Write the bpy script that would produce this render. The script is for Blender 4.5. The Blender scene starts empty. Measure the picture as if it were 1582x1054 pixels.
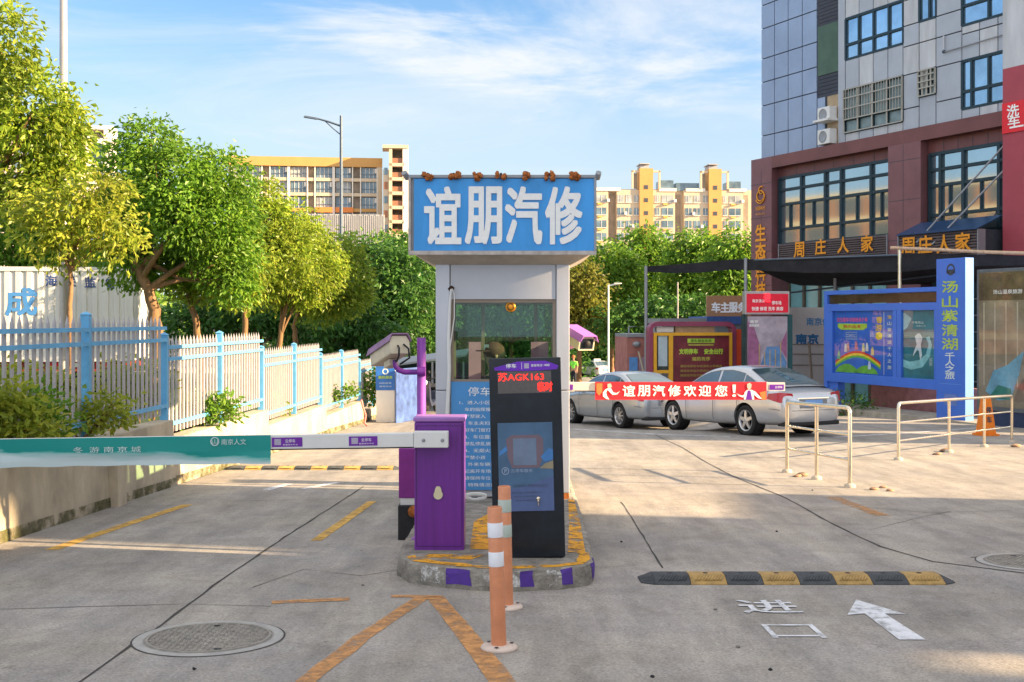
import bpy, math, random
from mathutils import Vector, Matrix
R = random.Random(11)
SC = bpy.context.scene
COL = SC.collection
rad = math.radians

# ------------------------------------------------------------------ camera, world, sun, exposure
F, HX, HY, CAMZ, SL = 1800.0, 791.0, 495.0, 1.6, 0.033
cam = bpy.data.objects.new('camera', bpy.data.cameras.new('camera'))
COL.objects.link(cam)
cam.location = (0, 0, CAMZ)
cam.rotation_euler = (rad(90), 0, 0)
cam.data.sensor_width = 36.0
cam.data.lens = 36.0 * F / 1582.0
cam.data.shift_y = (HY - 527.0) / 1582.0
cam.data.clip_end = 9000
SC.camera = cam

ELEV = rad(18.5)
AZ = Vector((0.975, -0.22, 0)).normalized()          # ground direction towards the sun
SUN = Vector((AZ.x * math.cos(ELEV), AZ.y * math.cos(ELEV), math.sin(ELEV)))
sun = bpy.data.objects.new('sun', bpy.data.lights.new('sun', 'SUN'))
COL.objects.link(sun)
sun.data.energy = 5.0
sun.data.angle = rad(0.5)
sun.data.color = (1.0, 0.74, 0.44)
sun.rotation_euler = (-SUN).to_track_quat('-Z', 'Y').to_euler()

world = bpy.data.worlds.new('World')
SC.world = world
world.use_nodes = True
nt = world.node_tree
nt.nodes.clear()
def _n(t, **kw):
    n = nt.nodes.new(t)
    for k, v in kw.items():
        setattr(n, k, v)
    return n
w_out = _n('ShaderNodeOutputWorld'); w_bg = _n('ShaderNodeBackground'); w_sky = _n('ShaderNodeTexSky')
w_sky.sky_type = 'NISHITA'
w_sky.sun_disc = False
w_sky.sun_elevation = ELEV
w_sky.sun_rotation = math.atan2(AZ.x, AZ.y)
w_sky.air_density = 1.0; w_sky.dust_density = 0.6; w_sky.ozone_density = 1.6
w_bg.inputs['Strength'].default_value = 0.075
tc = _n('ShaderNodeTexCoord'); sep = _n('ShaderNodeSeparateXYZ')
nt.links.new(tc.outputs['Generated'], sep.inputs[0])
def wmath(op, a, b=None):
    n = _n('ShaderNodeMath', operation=op)
    for i, v in enumerate((a, b)):
        if v is None: continue
        if isinstance(v, (int, float)): n.inputs[i].default_value = v
        else: nt.links.new(v, n.inputs[i])
    return n.outputs[0]
def wramp(v, a, b):
    n = _n('ShaderNodeMapRange'); n.interpolation_type = 'SMOOTHSTEP'
    nt.links.new(v, n.inputs[0]); n.inputs[1].default_value = a; n.inputs[2].default_value = b
    return n.outputs[0]
def wnoise(scale, sx, sy, sz, detail, dist, rot=0.12):
    m = _n('ShaderNodeMapping'); nt.links.new(tc.outputs['Generated'], m.inputs[0])
    m.inputs['Scale'].default_value = (sx, sy, sz); m.inputs['Rotation'].default_value = (0, rot, 0)
    n = _n('ShaderNodeTexNoise'); nt.links.new(m.outputs[0], n.inputs['Vector'])
    n.inputs['Scale'].default_value = scale; n.inputs['Detail'].default_value = detail
    n.inputs['Roughness'].default_value = 0.62; n.inputs['Distortion'].default_value = dist
    return n.outputs[0]
band = wmath('ADD', sep.outputs['Z'], wmath('MULTIPLY', sep.outputs['X'], 0.13))
up = wramp(band, 0.172, 0.208); dn = wramp(band, 0.262, 0.222)
bandm = wmath('MULTIPLY', up, dn)
bandm = wmath('MULTIPLY', bandm, wramp(sep.outputs['X'], -0.24, -0.08))
n1 = wnoise(5.0, 1.0, 1.0, 5.5, 9, 0.5); n2 = wnoise(3.0, 1.0, 1.0, 3.0, 8, 0.8, 0.3)
c1 = wmath('MULTIPLY', wramp(wmath('ADD', n1, wmath('MULTIPLY', bandm, 0.22)), 0.56, 0.86), 1.0)
c2 = wmath('MULTIPLY', wramp(n2, 0.38, 0.74), wramp(sep.outputs['Z'], 0.10, 0.24))
cloud = wmath('MINIMUM', wmath('ADD', wmath('MULTIPLY', c1, 0.72), wmath('MULTIPLY', c2, 0.8)), 0.92)
hazef = wmath('MULTIPLY', wramp(sep.outputs['Z'], 0.28, 0.04), 0.80)
tint = _n('ShaderNodeMixRGB', blend_type='MULTIPLY'); tint.inputs[0].default_value = 1.0
nt.links.new(w_sky.outputs[0], tint.inputs[1]); tint.inputs[2].default_value = (0.62, 0.76, 0.88, 1)
hz = _n('ShaderNodeMixRGB'); nt.links.new(hazef, hz.inputs[0]); nt.links.new(tint.outputs[0], hz.inputs[1])
hz.inputs[2].default_value = (2.75, 2.95, 3.1, 1)
mixc = _n('ShaderNodeMixRGB'); nt.links.new(cloud, mixc.inputs[0]); nt.links.new(hz.outputs[0], mixc.inputs[1])
mixc.inputs[2].default_value = (3.3, 3.42, 3.55, 1)
# bright unseen cloud added overhead and behind the viewpoint to lift the shade
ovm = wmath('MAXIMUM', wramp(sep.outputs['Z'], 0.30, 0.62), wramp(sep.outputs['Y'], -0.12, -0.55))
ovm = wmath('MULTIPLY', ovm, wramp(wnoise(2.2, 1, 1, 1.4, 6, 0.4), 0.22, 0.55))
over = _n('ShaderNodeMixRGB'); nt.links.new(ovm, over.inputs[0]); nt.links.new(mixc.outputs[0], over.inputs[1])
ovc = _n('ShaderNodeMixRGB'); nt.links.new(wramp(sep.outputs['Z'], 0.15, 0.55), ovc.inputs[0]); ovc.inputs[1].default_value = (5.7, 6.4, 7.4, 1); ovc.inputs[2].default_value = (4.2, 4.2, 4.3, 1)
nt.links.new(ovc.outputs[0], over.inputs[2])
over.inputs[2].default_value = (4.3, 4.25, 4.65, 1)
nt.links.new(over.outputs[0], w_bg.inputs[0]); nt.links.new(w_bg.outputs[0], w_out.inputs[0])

SC.view_settings.view_transform = 'Standard'
SC.view_settings.look = 'None'
SC.view_settings.exposure = 1.95
SC.view_settings.gamma = 1.0
SC.cycles.max_bounces = 7
SC.cycles.transparent_max_bounces = 12

# ------------------------------------------------------------------ helpers
def gz(y): return -SL * max(-12.0, min(y, 108.0))
def W(x, y, d):
    """world point seen at photo pixel (x, y) at distance d"""
    return Vector(((x - HX) / F * d, d, CAMZ + (HY - y) / F * d))
def GP(x, y, h=0.0):
    """point on the ground (raised by h) seen at photo pixel"""
    d = (CAMZ - h) * F / (y - HY - SL * F)
    return Vector(((x - HX) / F * d, d, -SL * d + h))

MATS = {}
def mat(name, col, rough=0.6, metal=0.0, var=0.18, scale=6.0, bump=0.0, spec=0.4, coat=0.0, emit=None, stretch=(1, 1, 1), col2=None, detail=6):
    if name in MATS: return MATS[name]
    m = bpy.data.materials.new(name); m.use_nodes = True
    t = m.node_tree; b = t.nodes['Principled BSDF']
    tcn = t.nodes.new('ShaderNodeTexCoord'); mp = t.nodes.new('ShaderNodeMapping')
    t.links.new(tcn.outputs['Object'], mp.inputs[0]); mp.inputs['Scale'].default_value = stretch
    nz = t.nodes.new('ShaderNodeTexNoise'); t.links.new(mp.outputs[0], nz.inputs['Vector'])
    nz.inputs['Scale'].default_value = scale; nz.inputs['Detail'].default_value = detail; nz.inputs['Roughness'].default_value = 0.65
    rp = t.nodes.new('ShaderNodeValToRGB'); t.links.new(nz.outputs[0], rp.inputs[0])
    c = Vector(col[:3])
    lo = c * (1 - var) if col2 is None else Vector(col2); hi = c * (1 + var)
    rp.color_ramp.elements[0].position = 0.3; rp.color_ramp.elements[1].position = 0.7
    rp.color_ramp.elements[0].color = (*lo, 1); rp.color_ramp.elements[1].color = (min(hi[0], 1), min(hi[1], 1), min(hi[2], 1), 1)
    t.links.new(rp.outputs[0], b.inputs['Base Color'])
    b.inputs['Roughness'].default_value = rough; b.inputs['Metallic'].default_value = metal
    b.inputs['Specular IOR Level'].default_value = spec
    b.inputs['Coat Weight'].default_value = coat; b.inputs['Coat Roughness'].default_value = 0.08
    if bump:
        n3 = t.nodes.new('ShaderNodeTexNoise'); t.links.new(tcn.outputs['Object'], n3.inputs['Vector'])
        n3.inputs['Scale'].default_value = scale * 7; n3.inputs['Detail'].default_value = 4
        bp = t.nodes.new('ShaderNodeBump'); t.links.new(n3.outputs[0], bp.inputs['Height'])
        bp.inputs['Strength'].default_value = bump; bp.inputs['Distance'].default_value = 0.02
        t.links.new(bp.outputs[0], b.inputs['Normal'])
    if emit:
        b.inputs['Emission Color'].default_value = (*emit[:3], 1); b.inputs['Emission Strength'].default_value = emit[3]
    MATS[name] = m
    return m

def mat_worn(name, col, hole=0.45, soft=0.12, scale=5.0, rough=0.8):
    """paint worn through to what lies under it"""
    if name in MATS: return MATS[name]
    m = mat(name, col, rough, var=0.15, scale=9)
    t = m.node_tree; b = t.nodes['Principled BSDF']; o = t.nodes['Material Output']
    g = t.nodes.new('ShaderNodeTexCoord'); nz = t.nodes.new('ShaderNodeTexNoise'); t.links.new(g.outputs['Object'], nz.inputs['Vector'])
    nz.inputs['Scale'].default_value = scale; nz.inputs['Detail'].default_value = 10; nz.inputs['Roughness'].default_value = 0.75
    mr = t.nodes.new('ShaderNodeMapRange'); t.links.new(nz.outputs[0], mr.inputs[0])
    mr.inputs[1].default_value = hole - soft; mr.inputs[2].default_value = hole + soft
    tr = t.nodes.new('ShaderNodeBsdfTransparent'); mx = t.nodes.new('ShaderNodeMixShader')
    t.links.new(mr.outputs[0], mx.inputs[0]); t.links.new(tr.outputs[0], mx.inputs[1]); t.links.new(b.outputs[0], mx.inputs[2])
    t.links.new(mx.outputs[0], o.inputs[0])
    return m

def mat_glass(name, tint=(0.75, 0.85, 0.85), refl=0.12, rough=0.01, top=0.95):
    if name in MATS: return MATS[name]
    m = bpy.data.materials.new(name); m.use_nodes = True; t = m.node_tree; t.nodes.clear()
    o = t.nodes.new('ShaderNodeOutputMaterial'); tr = t.nodes.new('ShaderNodeBsdfTransparent'); gl = t.nodes.new('ShaderNodeBsdfGlossy')
    tr.inputs[0].default_value = (*tint, 1); gl.inputs['Roughness'].default_value = rough; gl.inputs[0].default_value = (0.95, 0.97, 1, 1)
    lw = t.nodes.new('ShaderNodeLayerWeight'); lw.inputs[0].default_value = 0.25
    mr = t.nodes.new('ShaderNodeMapRange'); t.links.new(lw.outputs['Fresnel'], mr.inputs[0])
    mr.inputs[3].default_value = refl; mr.inputs[4].default_value = top
    nz = t.nodes.new('ShaderNodeTexNoise'); nz.inputs['Scale'].default_value = 1.3
    tcn = t.nodes.new('ShaderNodeTexCoord'); t.links.new(tcn.outputs['Object'], nz.inputs['Vector'])
    bp = t.nodes.new('ShaderNodeBump'); bp.inputs['Strength'].default_value = 0.04; t.links.new(nz.outputs[0], bp.inputs['Height'])
    t.links.new(bp.outputs[0], gl.inputs['Normal'])
    mx = t.nodes.new('ShaderNodeMixShader'); t.links.new(mr.outputs[0], mx.inputs[0]); t.links.new(tr.outputs[0], mx.inputs[1]); t.links.new(gl.outputs[0], mx.inputs[2])
    t.links.new(mx.outputs[0], o.inputs[0])
    MATS[name] = m
    return m

def mat_leaf(name, c1, c2, c3, trans=0.35):
    if name in MATS: return MATS[name]
    m = bpy.data.materials.new(name); m.use_nodes = True; t = m.node_tree; t.nodes.clear()
    o = t.nodes.new('ShaderNodeOutputMaterial'); geo = t.nodes.new('ShaderNodeNewGeometry')
    rp = t.nodes.new('ShaderNodeValToRGB'); t.links.new(geo.outputs['Random Per Island'], rp.inputs[0])
    rp.color_ramp.elements[0].color = (*c1, 1); rp.color_ramp.elements[1].color = (*c3, 1)
    e = rp.color_ramp.elements.new(0.55); e.color = (*c2, 1)
    tcn = t.nodes.new('ShaderNodeTexCoord'); nz = t.nodes.new('ShaderNodeTexNoise'); nz.inputs['Scale'].default_value = 1.1
    t.links.new(tcn.outputs['Object'], nz.inputs['Vector'])
    hs = t.nodes.new('ShaderNodeHueSaturation'); t.links.new(rp.outputs[0], hs.inputs['Color'])
    mr = t.nodes.new('ShaderNodeMapRange'); t.links.new(nz.outputs[0], mr.inputs[0]); mr.inputs[1].default_value = 0.3; mr.inputs[2].default_value = 0.7
    mr.inputs[3].default_value = 0.7; mr.inputs[4].default_value = 1.35
    t.links.new(mr.outputs[0], hs.inputs['Value'])
    b = t.nodes.new('ShaderNodeBsdfPrincipled'); b.inputs['Roughness'].default_value = 0.42; b.inputs['Specular IOR Level'].default_value = 0.4
    tl = t.nodes.new('ShaderNodeBsdfTranslucent'); t.links.new(hs.outputs[0], b.inputs['Base Color']); t.links.new(hs.outputs[0], tl.inputs[0])
    mx = t.nodes.new('ShaderNodeMixShader'); mx.inputs[0].default_value = trans
    t.links.new(b.outputs[0], mx.inputs[1]); t.links.new(tl.outputs[0], mx.inputs[2]); t.links.new(mx.outputs[0], o.inputs[0])
    MATS[name] = m
    return m

_TXT = {}
def glyphs(s, bold=0.0):
    k = (s, bold)
    if k not in _TXT:
        c = bpy.data.curves.new('lettering_source', 'FONT'); c.body = s; c.offset = bold; c.resolution_u = 3
        o = bpy.data.objects.new('lettering_source', c); COL.objects.link(o)
        bpy.context.view_layer.update()
        me = bpy.data.meshes.new_from_object(o.evaluated_get(bpy.context.evaluated_depsgraph_get()))
        vs = [v.co.copy() for v in me.vertices]; fs = [tuple(p.vertices) for p in me.polygons]
        bpy.data.objects.remove(o); bpy.data.curves.remove(c); bpy.data.meshes.remove(me)
        x0 = min(v.x for v in vs); x1 = max(v.x for v in vs); y0 = min(v.y for v in vs); y1 = max(v.y for v in vs)
        _TXT[k] = ([((v.x - (x0 + x1) / 2) / (x1 - x0), (v.y - (y0 + y1) / 2) / (y1 - y0)) for v in vs], fs)
    return _TXT[k]

def frame(o, xd, yd):
    """local x along xd, y along yd, z outwards"""
    xd = Vector(xd).normalized(); yd = Vector(yd).normalized(); zd = xd.cross(yd)
    m = Matrix((xd, yd, zd)).transposed().to_4x4(); m.translation = Vector(o)
    return m
def facing_us(o): return frame(o, (1, 0, 0), (0, 0, 1))
def placed(loc, rz=0.0): return Matrix.Translation(Vector(loc)) @ Matrix.Rotation(rz, 4, 'Z')

class MB:
    def __init__(s, M=None):
        s.v = []; s.f = []; s.fm = []; s.sm = []; s.mats = []; s.M = M
    def _mi(s, m):
        if m not in s.mats: s.mats.append(m)
        return s.mats.index(m)
    def raw(s, vs, fs, m, smooth=False):
        b = len(s.v); i = s._mi(m)
        for v in vs:
            v = Vector(v).to_3d(); s.v.append(s.M @ v if s.M is not None else v)
        for f in fs:
            s.f.append(tuple(b + k for k in f)); s.fm.append(i); s.sm.append(smooth)
        return s
    def box(s, x0, x1, y0, y1, z0, z1, m):
        vs = [(x, y, z) for z in (z0, z1) for y in (y0, y1) for x in (x0, x1)]
        return s.raw(vs, [(0, 2, 3, 1), (4, 5, 7, 6), (0, 1, 5, 4), (2, 6, 7, 3), (0, 4, 6, 2), (1, 3, 7, 5)], m)
    def hexa(s, p, m):
        """8 corners: bottom ring of 4 then top ring of 4"""
        return s.raw(p, [(3, 2, 1, 0), (4, 5, 6, 7), (0, 1, 5, 4), (1, 2, 6, 5), (2, 3, 7, 6), (3, 0, 4, 7)], m)
    def poly(s, pts, m): return s.raw(pts, [tuple(range(len(pts)))], m)
    def prism(s, pts, a0, a1, m, axis='z', smooth=False):
        def P(p, a): return (p[0], p[1], a) if axis == 'z' else ((p[0], a, p[1]) if axis == 'y' else (a, p[0], p[1]))
        n = len(pts); vs = [P(p, a0) for p in pts] + [P(p, a1) for p in pts]
        s.raw(vs, [tuple(range(n))[::-1], tuple(range(n, 2 * n))], m)
        return s.raw(vs, [(i, (i + 1) % n, n + (i + 1) % n, n + i) for i in range(n)], m, smooth)
    def tube(s, pts, r, m, n=10, cap=True):
        pts = [Vector(p) for p in pts]; rs = r if isinstance(r, (list, tuple)) else [r] * len(pts)
        vs = []; fs = []; ref = None
        for i, p in enumerate(pts):
            t = ((pts[min(i + 1, len(pts) - 1)] - p).normalized() + (p - pts[max(i - 1, 0)]).normalized()).normalized()
            if ref is None: ref = Vector((0, 0, 1)) if abs(t.z) < 0.9 else Vector((1, 0, 0))
            u = t.cross(ref).normalized(); w = u.cross(t).normalized(); ref = w
            for k in range(n):
                a = 2 * math.pi * k / n
                vs.append(p + (u * math.cos(a) + w * math.sin(a)) * rs[i])
        for i in range(len(pts) - 1):
            for k in range(n):
                fs.append((i * n + k, i * n + (k + 1) % n, (i + 1) * n + (k + 1) % n, (i + 1) * n + k))
        s.raw(vs, fs, m, True)
        if cap: s.raw(vs[:n], [tuple(range(n))[::-1]], m); s.raw(vs[-n:], [tuple(range(n))], m)
        return s
    def lathe(s, prof, o, m, n=24, axis='z'):
        vs = []; fs = []
        for r, h in prof:
            for k in range(n):
                a = 2 * math.pi * k / n; c, d = r * math.cos(a), r * math.sin(a)
                p = (c, d, h) if axis == 'z' else ((c, h, d) if axis == 'y' else (h, c, d))
                vs.append(Vector(o) + Vector(p))
        for i in range(len(prof) - 1):
            for k in range(n):
                fs.append((i * n + k, i * n + (k + 1) % n, (i + 1) * n + (k + 1) % n, (i + 1) * n + k))
        return s.raw(vs, fs, m, True)
    def text(s, txt, cx, cy, w, h, m, z=0.003, bold=0.0, sk=0.0, d=0.0015):
        """lettering in the local xy plane, fitted into w x h round (cx, cy), raised to z"""
        vs, fs = glyphs(txt, 0.0); em = h / 0.93; offs = [(0, 0)]
        if bold > 0.0101: offs += [(bold * em * dx, bold * em * dy) for dx, dy in ((1, 0), (-1, 0), (0, 1), (0, -1), (.92, .92), (-.92, .92), (.92, -.92), (-.92, -.92))]
        for k, (ox, oy) in enumerate(offs):
            s.raw([(cx + x * w + sk * y * h + ox, cy + y * h + oy, z + k * 0.00012) for x, y in vs], fs, m)
        return s
    def blob(s, c, r, m, n=10, k=6, jit=0.12):
        c = Vector(c); vs = []; fs = []
        for i in range(k + 1):
            th = math.pi * i / k
            for j in range(n):
                a = 2 * math.pi * j / n; q = 1 + R.uniform(-jit, jit)
                vs.append(c + Vector((math.sin(th) * math.cos(a) * r[0] * q, math.sin(th) * math.sin(a) * r[1] * q, math.cos(th) * r[2] * q)))
        for i in range(k):
            for j in range(n):
                fs.append((i * n + j, (i + 1) * n + j, (i + 1) * n + (j + 1) % n, i * n + (j + 1) % n))
        return s.raw(vs, fs, m, True)
    def build(s, name, parent=None, bevel=0.0, label=None, kind=None, sharp=None):
        inv = parent['_inv'] if False else (PM[parent.name].inverted() if parent is not None else None)
        base = None
        if parent is None:
            xs = [v.x for v in s.v]; ys = [v.y for v in s.v]
            base = Vector(((min(xs) + max(xs)) / 2, (min(ys) + max(ys)) / 2, min(v.z for v in s.v)))
            inv = Matrix.Translation(-base)
        me = bpy.data.meshes.new(name)
        me.from_pydata([tuple(inv @ v) for v in s.v], [], s.f)
        for m in s.mats: me.materials.append(m)
        me.polygons.foreach_set('material_index', s.fm); me.polygons.foreach_set('use_smooth', s.sm)
        me.update()
        if sharp is not None: me.set_sharp_from_angle(angle=sharp)
        o = bpy.data.objects.new(name, me); COL.objects.link(o)
        if parent is not None: o.parent = parent; PM[o.name] = PM[parent.name]
        else: o.location = base; PM[o.name] = Matrix.Translation(base)
        if bevel:
            b = o.modifiers.new('bevel', 'BEVEL'); b.width = bevel; b.segments = 2; b.limit_method = 'ANGLE'; b.angle_limit = rad(40)
        if label: o['label'] = label
        if kind: o['kind'] = kind
        return o
PM = {}
def thing(name, label, cat, loc, rz=0.0, group=None):
    o = bpy.data.objects.new(name, None); COL.objects.link(o); o.empty_display_size = 0.2
    o.location = loc; o.rotation_euler = (0, 0, rz); PM[o.name] = placed(loc, rz)
    o['label'] = label; o['category'] = cat
    if group: o['group'] = group
    return o
def tag(o, label, cat, group=None):
    o['label'] = label; o['category'] = cat
    if group: o['group'] = group
    return o
def dup(root, M, label=None):
    """copy of a thing with its parts and their sub-parts"""
    def cp(o, par):
        c = o.copy(); COL.objects.link(c)
        if par is not None: c.parent = par
        for ch in [x for x in bpy.data.objects if x.parent == o and x != c]: cp(ch, c)
        return c
    kids = [x for x in bpy.data.objects if x.parent == root]
    r = root.copy(); COL.objects.link(r); r.matrix_basis = M
    for k in kids: cp(k, r)
    if label: r['label'] = label
    PM[r.name] = M
    return r
def rotated_x(m, a): return m @ Matrix.Rotation(a, 4, 'X')

# ------------------------------------------------------------------ materials
ALU = mat('brushed aluminium', (0.52, 0.53, 0.56), 0.42, 0.35, var=0.08, scale=3, stretch=(1, 1, 0.2))
STEEL = mat('stainless steel tube', (0.72, 0.64, 0.52), 0.22, 0.95, var=0.10, scale=12)
GREYMETAL = mat('grey painted metal', (0.30, 0.31, 0.33), 0.5, 0.3, var=0.1)
DARKMETAL = mat('dark lamp metal', (0.10, 0.13, 0.17), 0.45, 0.4, var=0.1)
RUST = mat('orange rust', (0.42, 0.13, 0.03), 0.9, var=0.5, scale=30, bump=0.4)
BLACK = mat('black rubber', (0.018, 0.018, 0.02), 0.7, var=0.3, scale=20)
BLACKGLOSS = mat('black glossy sheet', (0.012, 0.017, 0.024), 0.18, var=0.5, scale=3, spec=0.45)
WHITE = mat('white enamel', (0.72, 0.71, 0.68), 0.4, var=0.06, scale=4)
WHITEPRINT = mat('white print', (0.88, 0.87, 0.84), 0.6, var=0.06, scale=20)
PURPLE = mat('purple powder coat', (0.155, 0.02, 0.26), 0.36, var=0.2, scale=6, coat=0.15, stretch=(2.5, 2.5, .18))
PURPLELIGHT = mat('faded purple coat', (0.30, 0.08, 0.42), 0.4, var=0.2, scale=8)
VIOLET = mat('violet print', (0.16, 0.02, 0.34), 0.4, var=0.08)
BLUESIGN = mat('faded blue banner', (0.05, 0.32, 0.74), 0.5, var=0.14, scale=2.5, stretch=(1.6, 1, 0.35))
FENCEBLUE = mat('fence blue paint', (0.13, 0.40, 0.66), 0.45, var=0.14, scale=7)
PICKET = mat('picket off white', (0.43, 0.395, 0.395), 0.5, var=0.1, scale=9)
CONC = mat('old concrete', (0.36, 0.32, 0.26), 0.9, var=0.32, scale=3.2, bump=0.35)
KERBC = mat('kerb concrete', (0.26, 0.235, 0.20), 0.95, var=0.45, scale=9, bump=0.7)
KYELLOW = mat_worn('kerb yellow paint', (0.72, 0.33, 0.015), 0.47, 0.05, 7)
KPURPLE = mat_worn('kerb purple paint', (0.075, 0.03, 0.24), 0.36, 0.04, 14)
KWHITE = mat_worn('kerb white paint', (0.55, 0.53, 0.5), 0.52, 0.06, 14)
ROADYEL = mat_worn('road yellow paint', (0.62, 0.36, 0.07), 0.42, 0.14, 6)
ROADORG = mat_worn('road orange paint', (0.54, 0.26, 0.09), 0.43, 0.16, 9)
ROADWHITE = mat_worn('road white paint', (0.66, 0.66, 0.68), 0.40, 0.12, 8)
CRACK = mat('crack filled with dirt', (0.055, 0.048, 0.045), 1.0, var=0.4, scale=14)
ORANGE = mat('orange plastic', (0.66, 0.26, 0.13), 0.5, var=0.14, scale=9)
CONEORANGE = mat('cone orange', (0.80, 0.20, 0.01), 0.5, var=0.1, scale=9)
BROWNWOOD = mat('brown wood', (0.25, 0.09, 0.04), 0.5, var=0.2, scale=5)
PINK = mat('pink board', (0.62, 0.28, 0.46), 0.6, var=0.08)
DARKCLOTH = mat('dark cloth', (0.03, 0.028, 0.03), 0.9, var=0.3, scale=20)
GLASS = mat_glass('booth glass', (0.72, 0.84, 0.78), 0.015, .01, .4)
RED = mat('red print', (0.72, 0.018, 0.03), 0.55, var=0.08)
GOLD = mat('gold lettering', (0.80, 0.32, 0.02), 0.35, 0.3, var=0.15, scale=9)

def ground_material():
    m = bpy.data.materials.new('worn concrete paving'); m.use_nodes = True; t = m.node_tree; b = t.nodes['Principled BSDF']
    g = t.nodes.new('ShaderNodeTexCoord')
    def nz(sc, det, st=(1, 1, 1), dist=0.0):
        mp = t.nodes.new('ShaderNodeMapping'); t.links.new(g.outputs['Object'], mp.inputs[0]); mp.inputs['Scale'].default_value = st
        n = t.nodes.new('ShaderNodeTexNoise'); t.links.new(mp.outputs[0], n.inputs['Vector']); n.inputs['Scale'].default_value = sc
        n.inputs['Detail'].default_value = det; n.inputs['Roughness'].default_value = 0.7; n.inputs['Distortion'].default_value = dist
        return n.outputs[0]
    def ramp(v, stops):
        r = t.nodes.new('ShaderNodeValToRGB'); t.links.new(v, r.inputs[0])
        for i, (p, c) in enumerate(stops):
            e = r.color_ramp.elements[i] if i < 2 else r.color_ramp.elements.new(p)
            e.position = p; e.color = (*c, 1)
        return r.outputs[0]
    def mul(a, b2, f=1.0):
        x = t.nodes.new('ShaderNodeMixRGB'); x.blend_type = 'MULTIPLY'; x.inputs[0].default_value = f
        t.links.new(a, x.inputs[1]); t.links.new(b2, x.inputs[2]); return x.outputs[0]
    base = ramp(nz(0.55, 8, (1, 1, 1), 0.4), [(0.3, (0.325, 0.310, 0.286)), (0.72, (0.478, 0.448, 0.408))])
    streak = ramp(nz(1.6, 6, (1.8, 0.35, 1)), [(0.34, (0.72, 0.72, 0.74)), (0.62, (1.04, 1.02, 1.0))])
    blot = ramp(nz(2.6, 8, (1, 1, 1), 0.8), [(0.30, (0.72, 0.71, 0.70)), (0.52, (1.0, 1.0, 1.0))])
    grain = ramp(nz(70, 6), [(0.30, (0.52, 0.51, 0.50)), (0.68, (1.26, 1.26, 1.26))])
    tint = ramp(nz(0.9, 6, (1, 1, 1), 0.6), [(0.35, (0.98, 0.97, 1.0)), (0.65, (1.03, 1.0, 0.94))])
    tyre = ramp(nz(2.4, 5, (1.0, 0.07, 1)), [(0.36, (0.80, 0.795, 0.79)), (0.56, (1.0, 1.0, 1.0))])
    vor = t.nodes.new('ShaderNodeTexVoronoi'); t.links.new(g.outputs['Object'], vor.inputs['Vector']); vor.inputs['Scale'].default_value = 38
    agg = ramp(vor.outputs['Distance'], [(0.12, (0.80, 0.79, 0.78)), (0.5, (1.04, 1.04, 1.04))])
    spots = ramp(nz(9, 4), [(0.25, (0.38, 0.36, 0.35)), (0.34, (1, 1, 1))])
    c = mul(mul(mul(mul(mul(mul(mul(base, streak), blot, 0.8), grain, 0.8), spots, 0.8), tint), tyre, 0.7), agg, 0.7)
    t.links.new(c, b.inputs['Base Color']); b.inputs['Roughness'].default_value = 0.82; b.inputs['Specular IOR Level'].default_value = 0.25
    bp = t.nodes.new('ShaderNodeBump'); bp.inputs['Strength'].default_value = 0.35; bp.inputs['Distance'].default_value = 0.01
    t.links.new(nz(60, 6), bp.inputs['Height']); t.links.new(bp.outputs[0], b.inputs['Normal'])
    return m
GROUND = ground_material()
GRASSY = mat('rough grass earth', (0.05, 0.085, 0.02), 0.95, var=0.5, scale=2.5, bump=0.6)

# ------------------------------------------------------------------ setting
def sheet(name, xs, ys, hf, m):
    mb = MB(); vs = [(x, y, hf(x, y)) for y in ys for x in xs]; n = len(xs)
    mb.raw(vs, [(j * n + i, j * n + i + 1, (j + 1) * n + i + 1, (j + 1) * n + i) for j in range(len(ys) - 1) for i in range(n - 1)], m)
    return mb.build(name, kind='structure')
def dip(x, y):
    a = max(0.0, 1 - abs(x - 2.8) / 2.6); b = max(0.0, 1 - abs(y - 31.5) / 5.5)
    a = min(1.0, a * 2.2); b = min(1.0, b * 2.2); return -0.20 * a * a * (3 - 2 * a) * b * b * (3 - 2 * b)
def far_rise(y):
    t = max(0.0, min(1.0, (y - 110) / 25.0)); return 5.6 * t * t * (3 - 2 * t)
sheet('ground', [-3000, -300, -40, -5] + [i * .4 for i in range(0, 17)] + [8, 40, 300, 3000], [-60, -12, 0, 10, 20, 24] + [25 + i * .5 for i in range(26)] + [40, 70, 108, 112, 117, 123, 129, 135, 400, 1200, 4000],
      lambda x, y: gz(y) + far_rise(y) + dip(x, y), GROUND)
FX = lambda y: -4.49 + 0.038 * (y - 12.5)          # line of the fence on the left
def verge_h(x, y): return gz(y) + 0.62
sheet('verge', [-160, -60, -20, -9, -6, -4.75], [-12, 0, 6, 12, 18, 24, 30, 36, 44, 60, 80],
      lambda x, y: verge_h(x, y), GRASSY)

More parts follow.
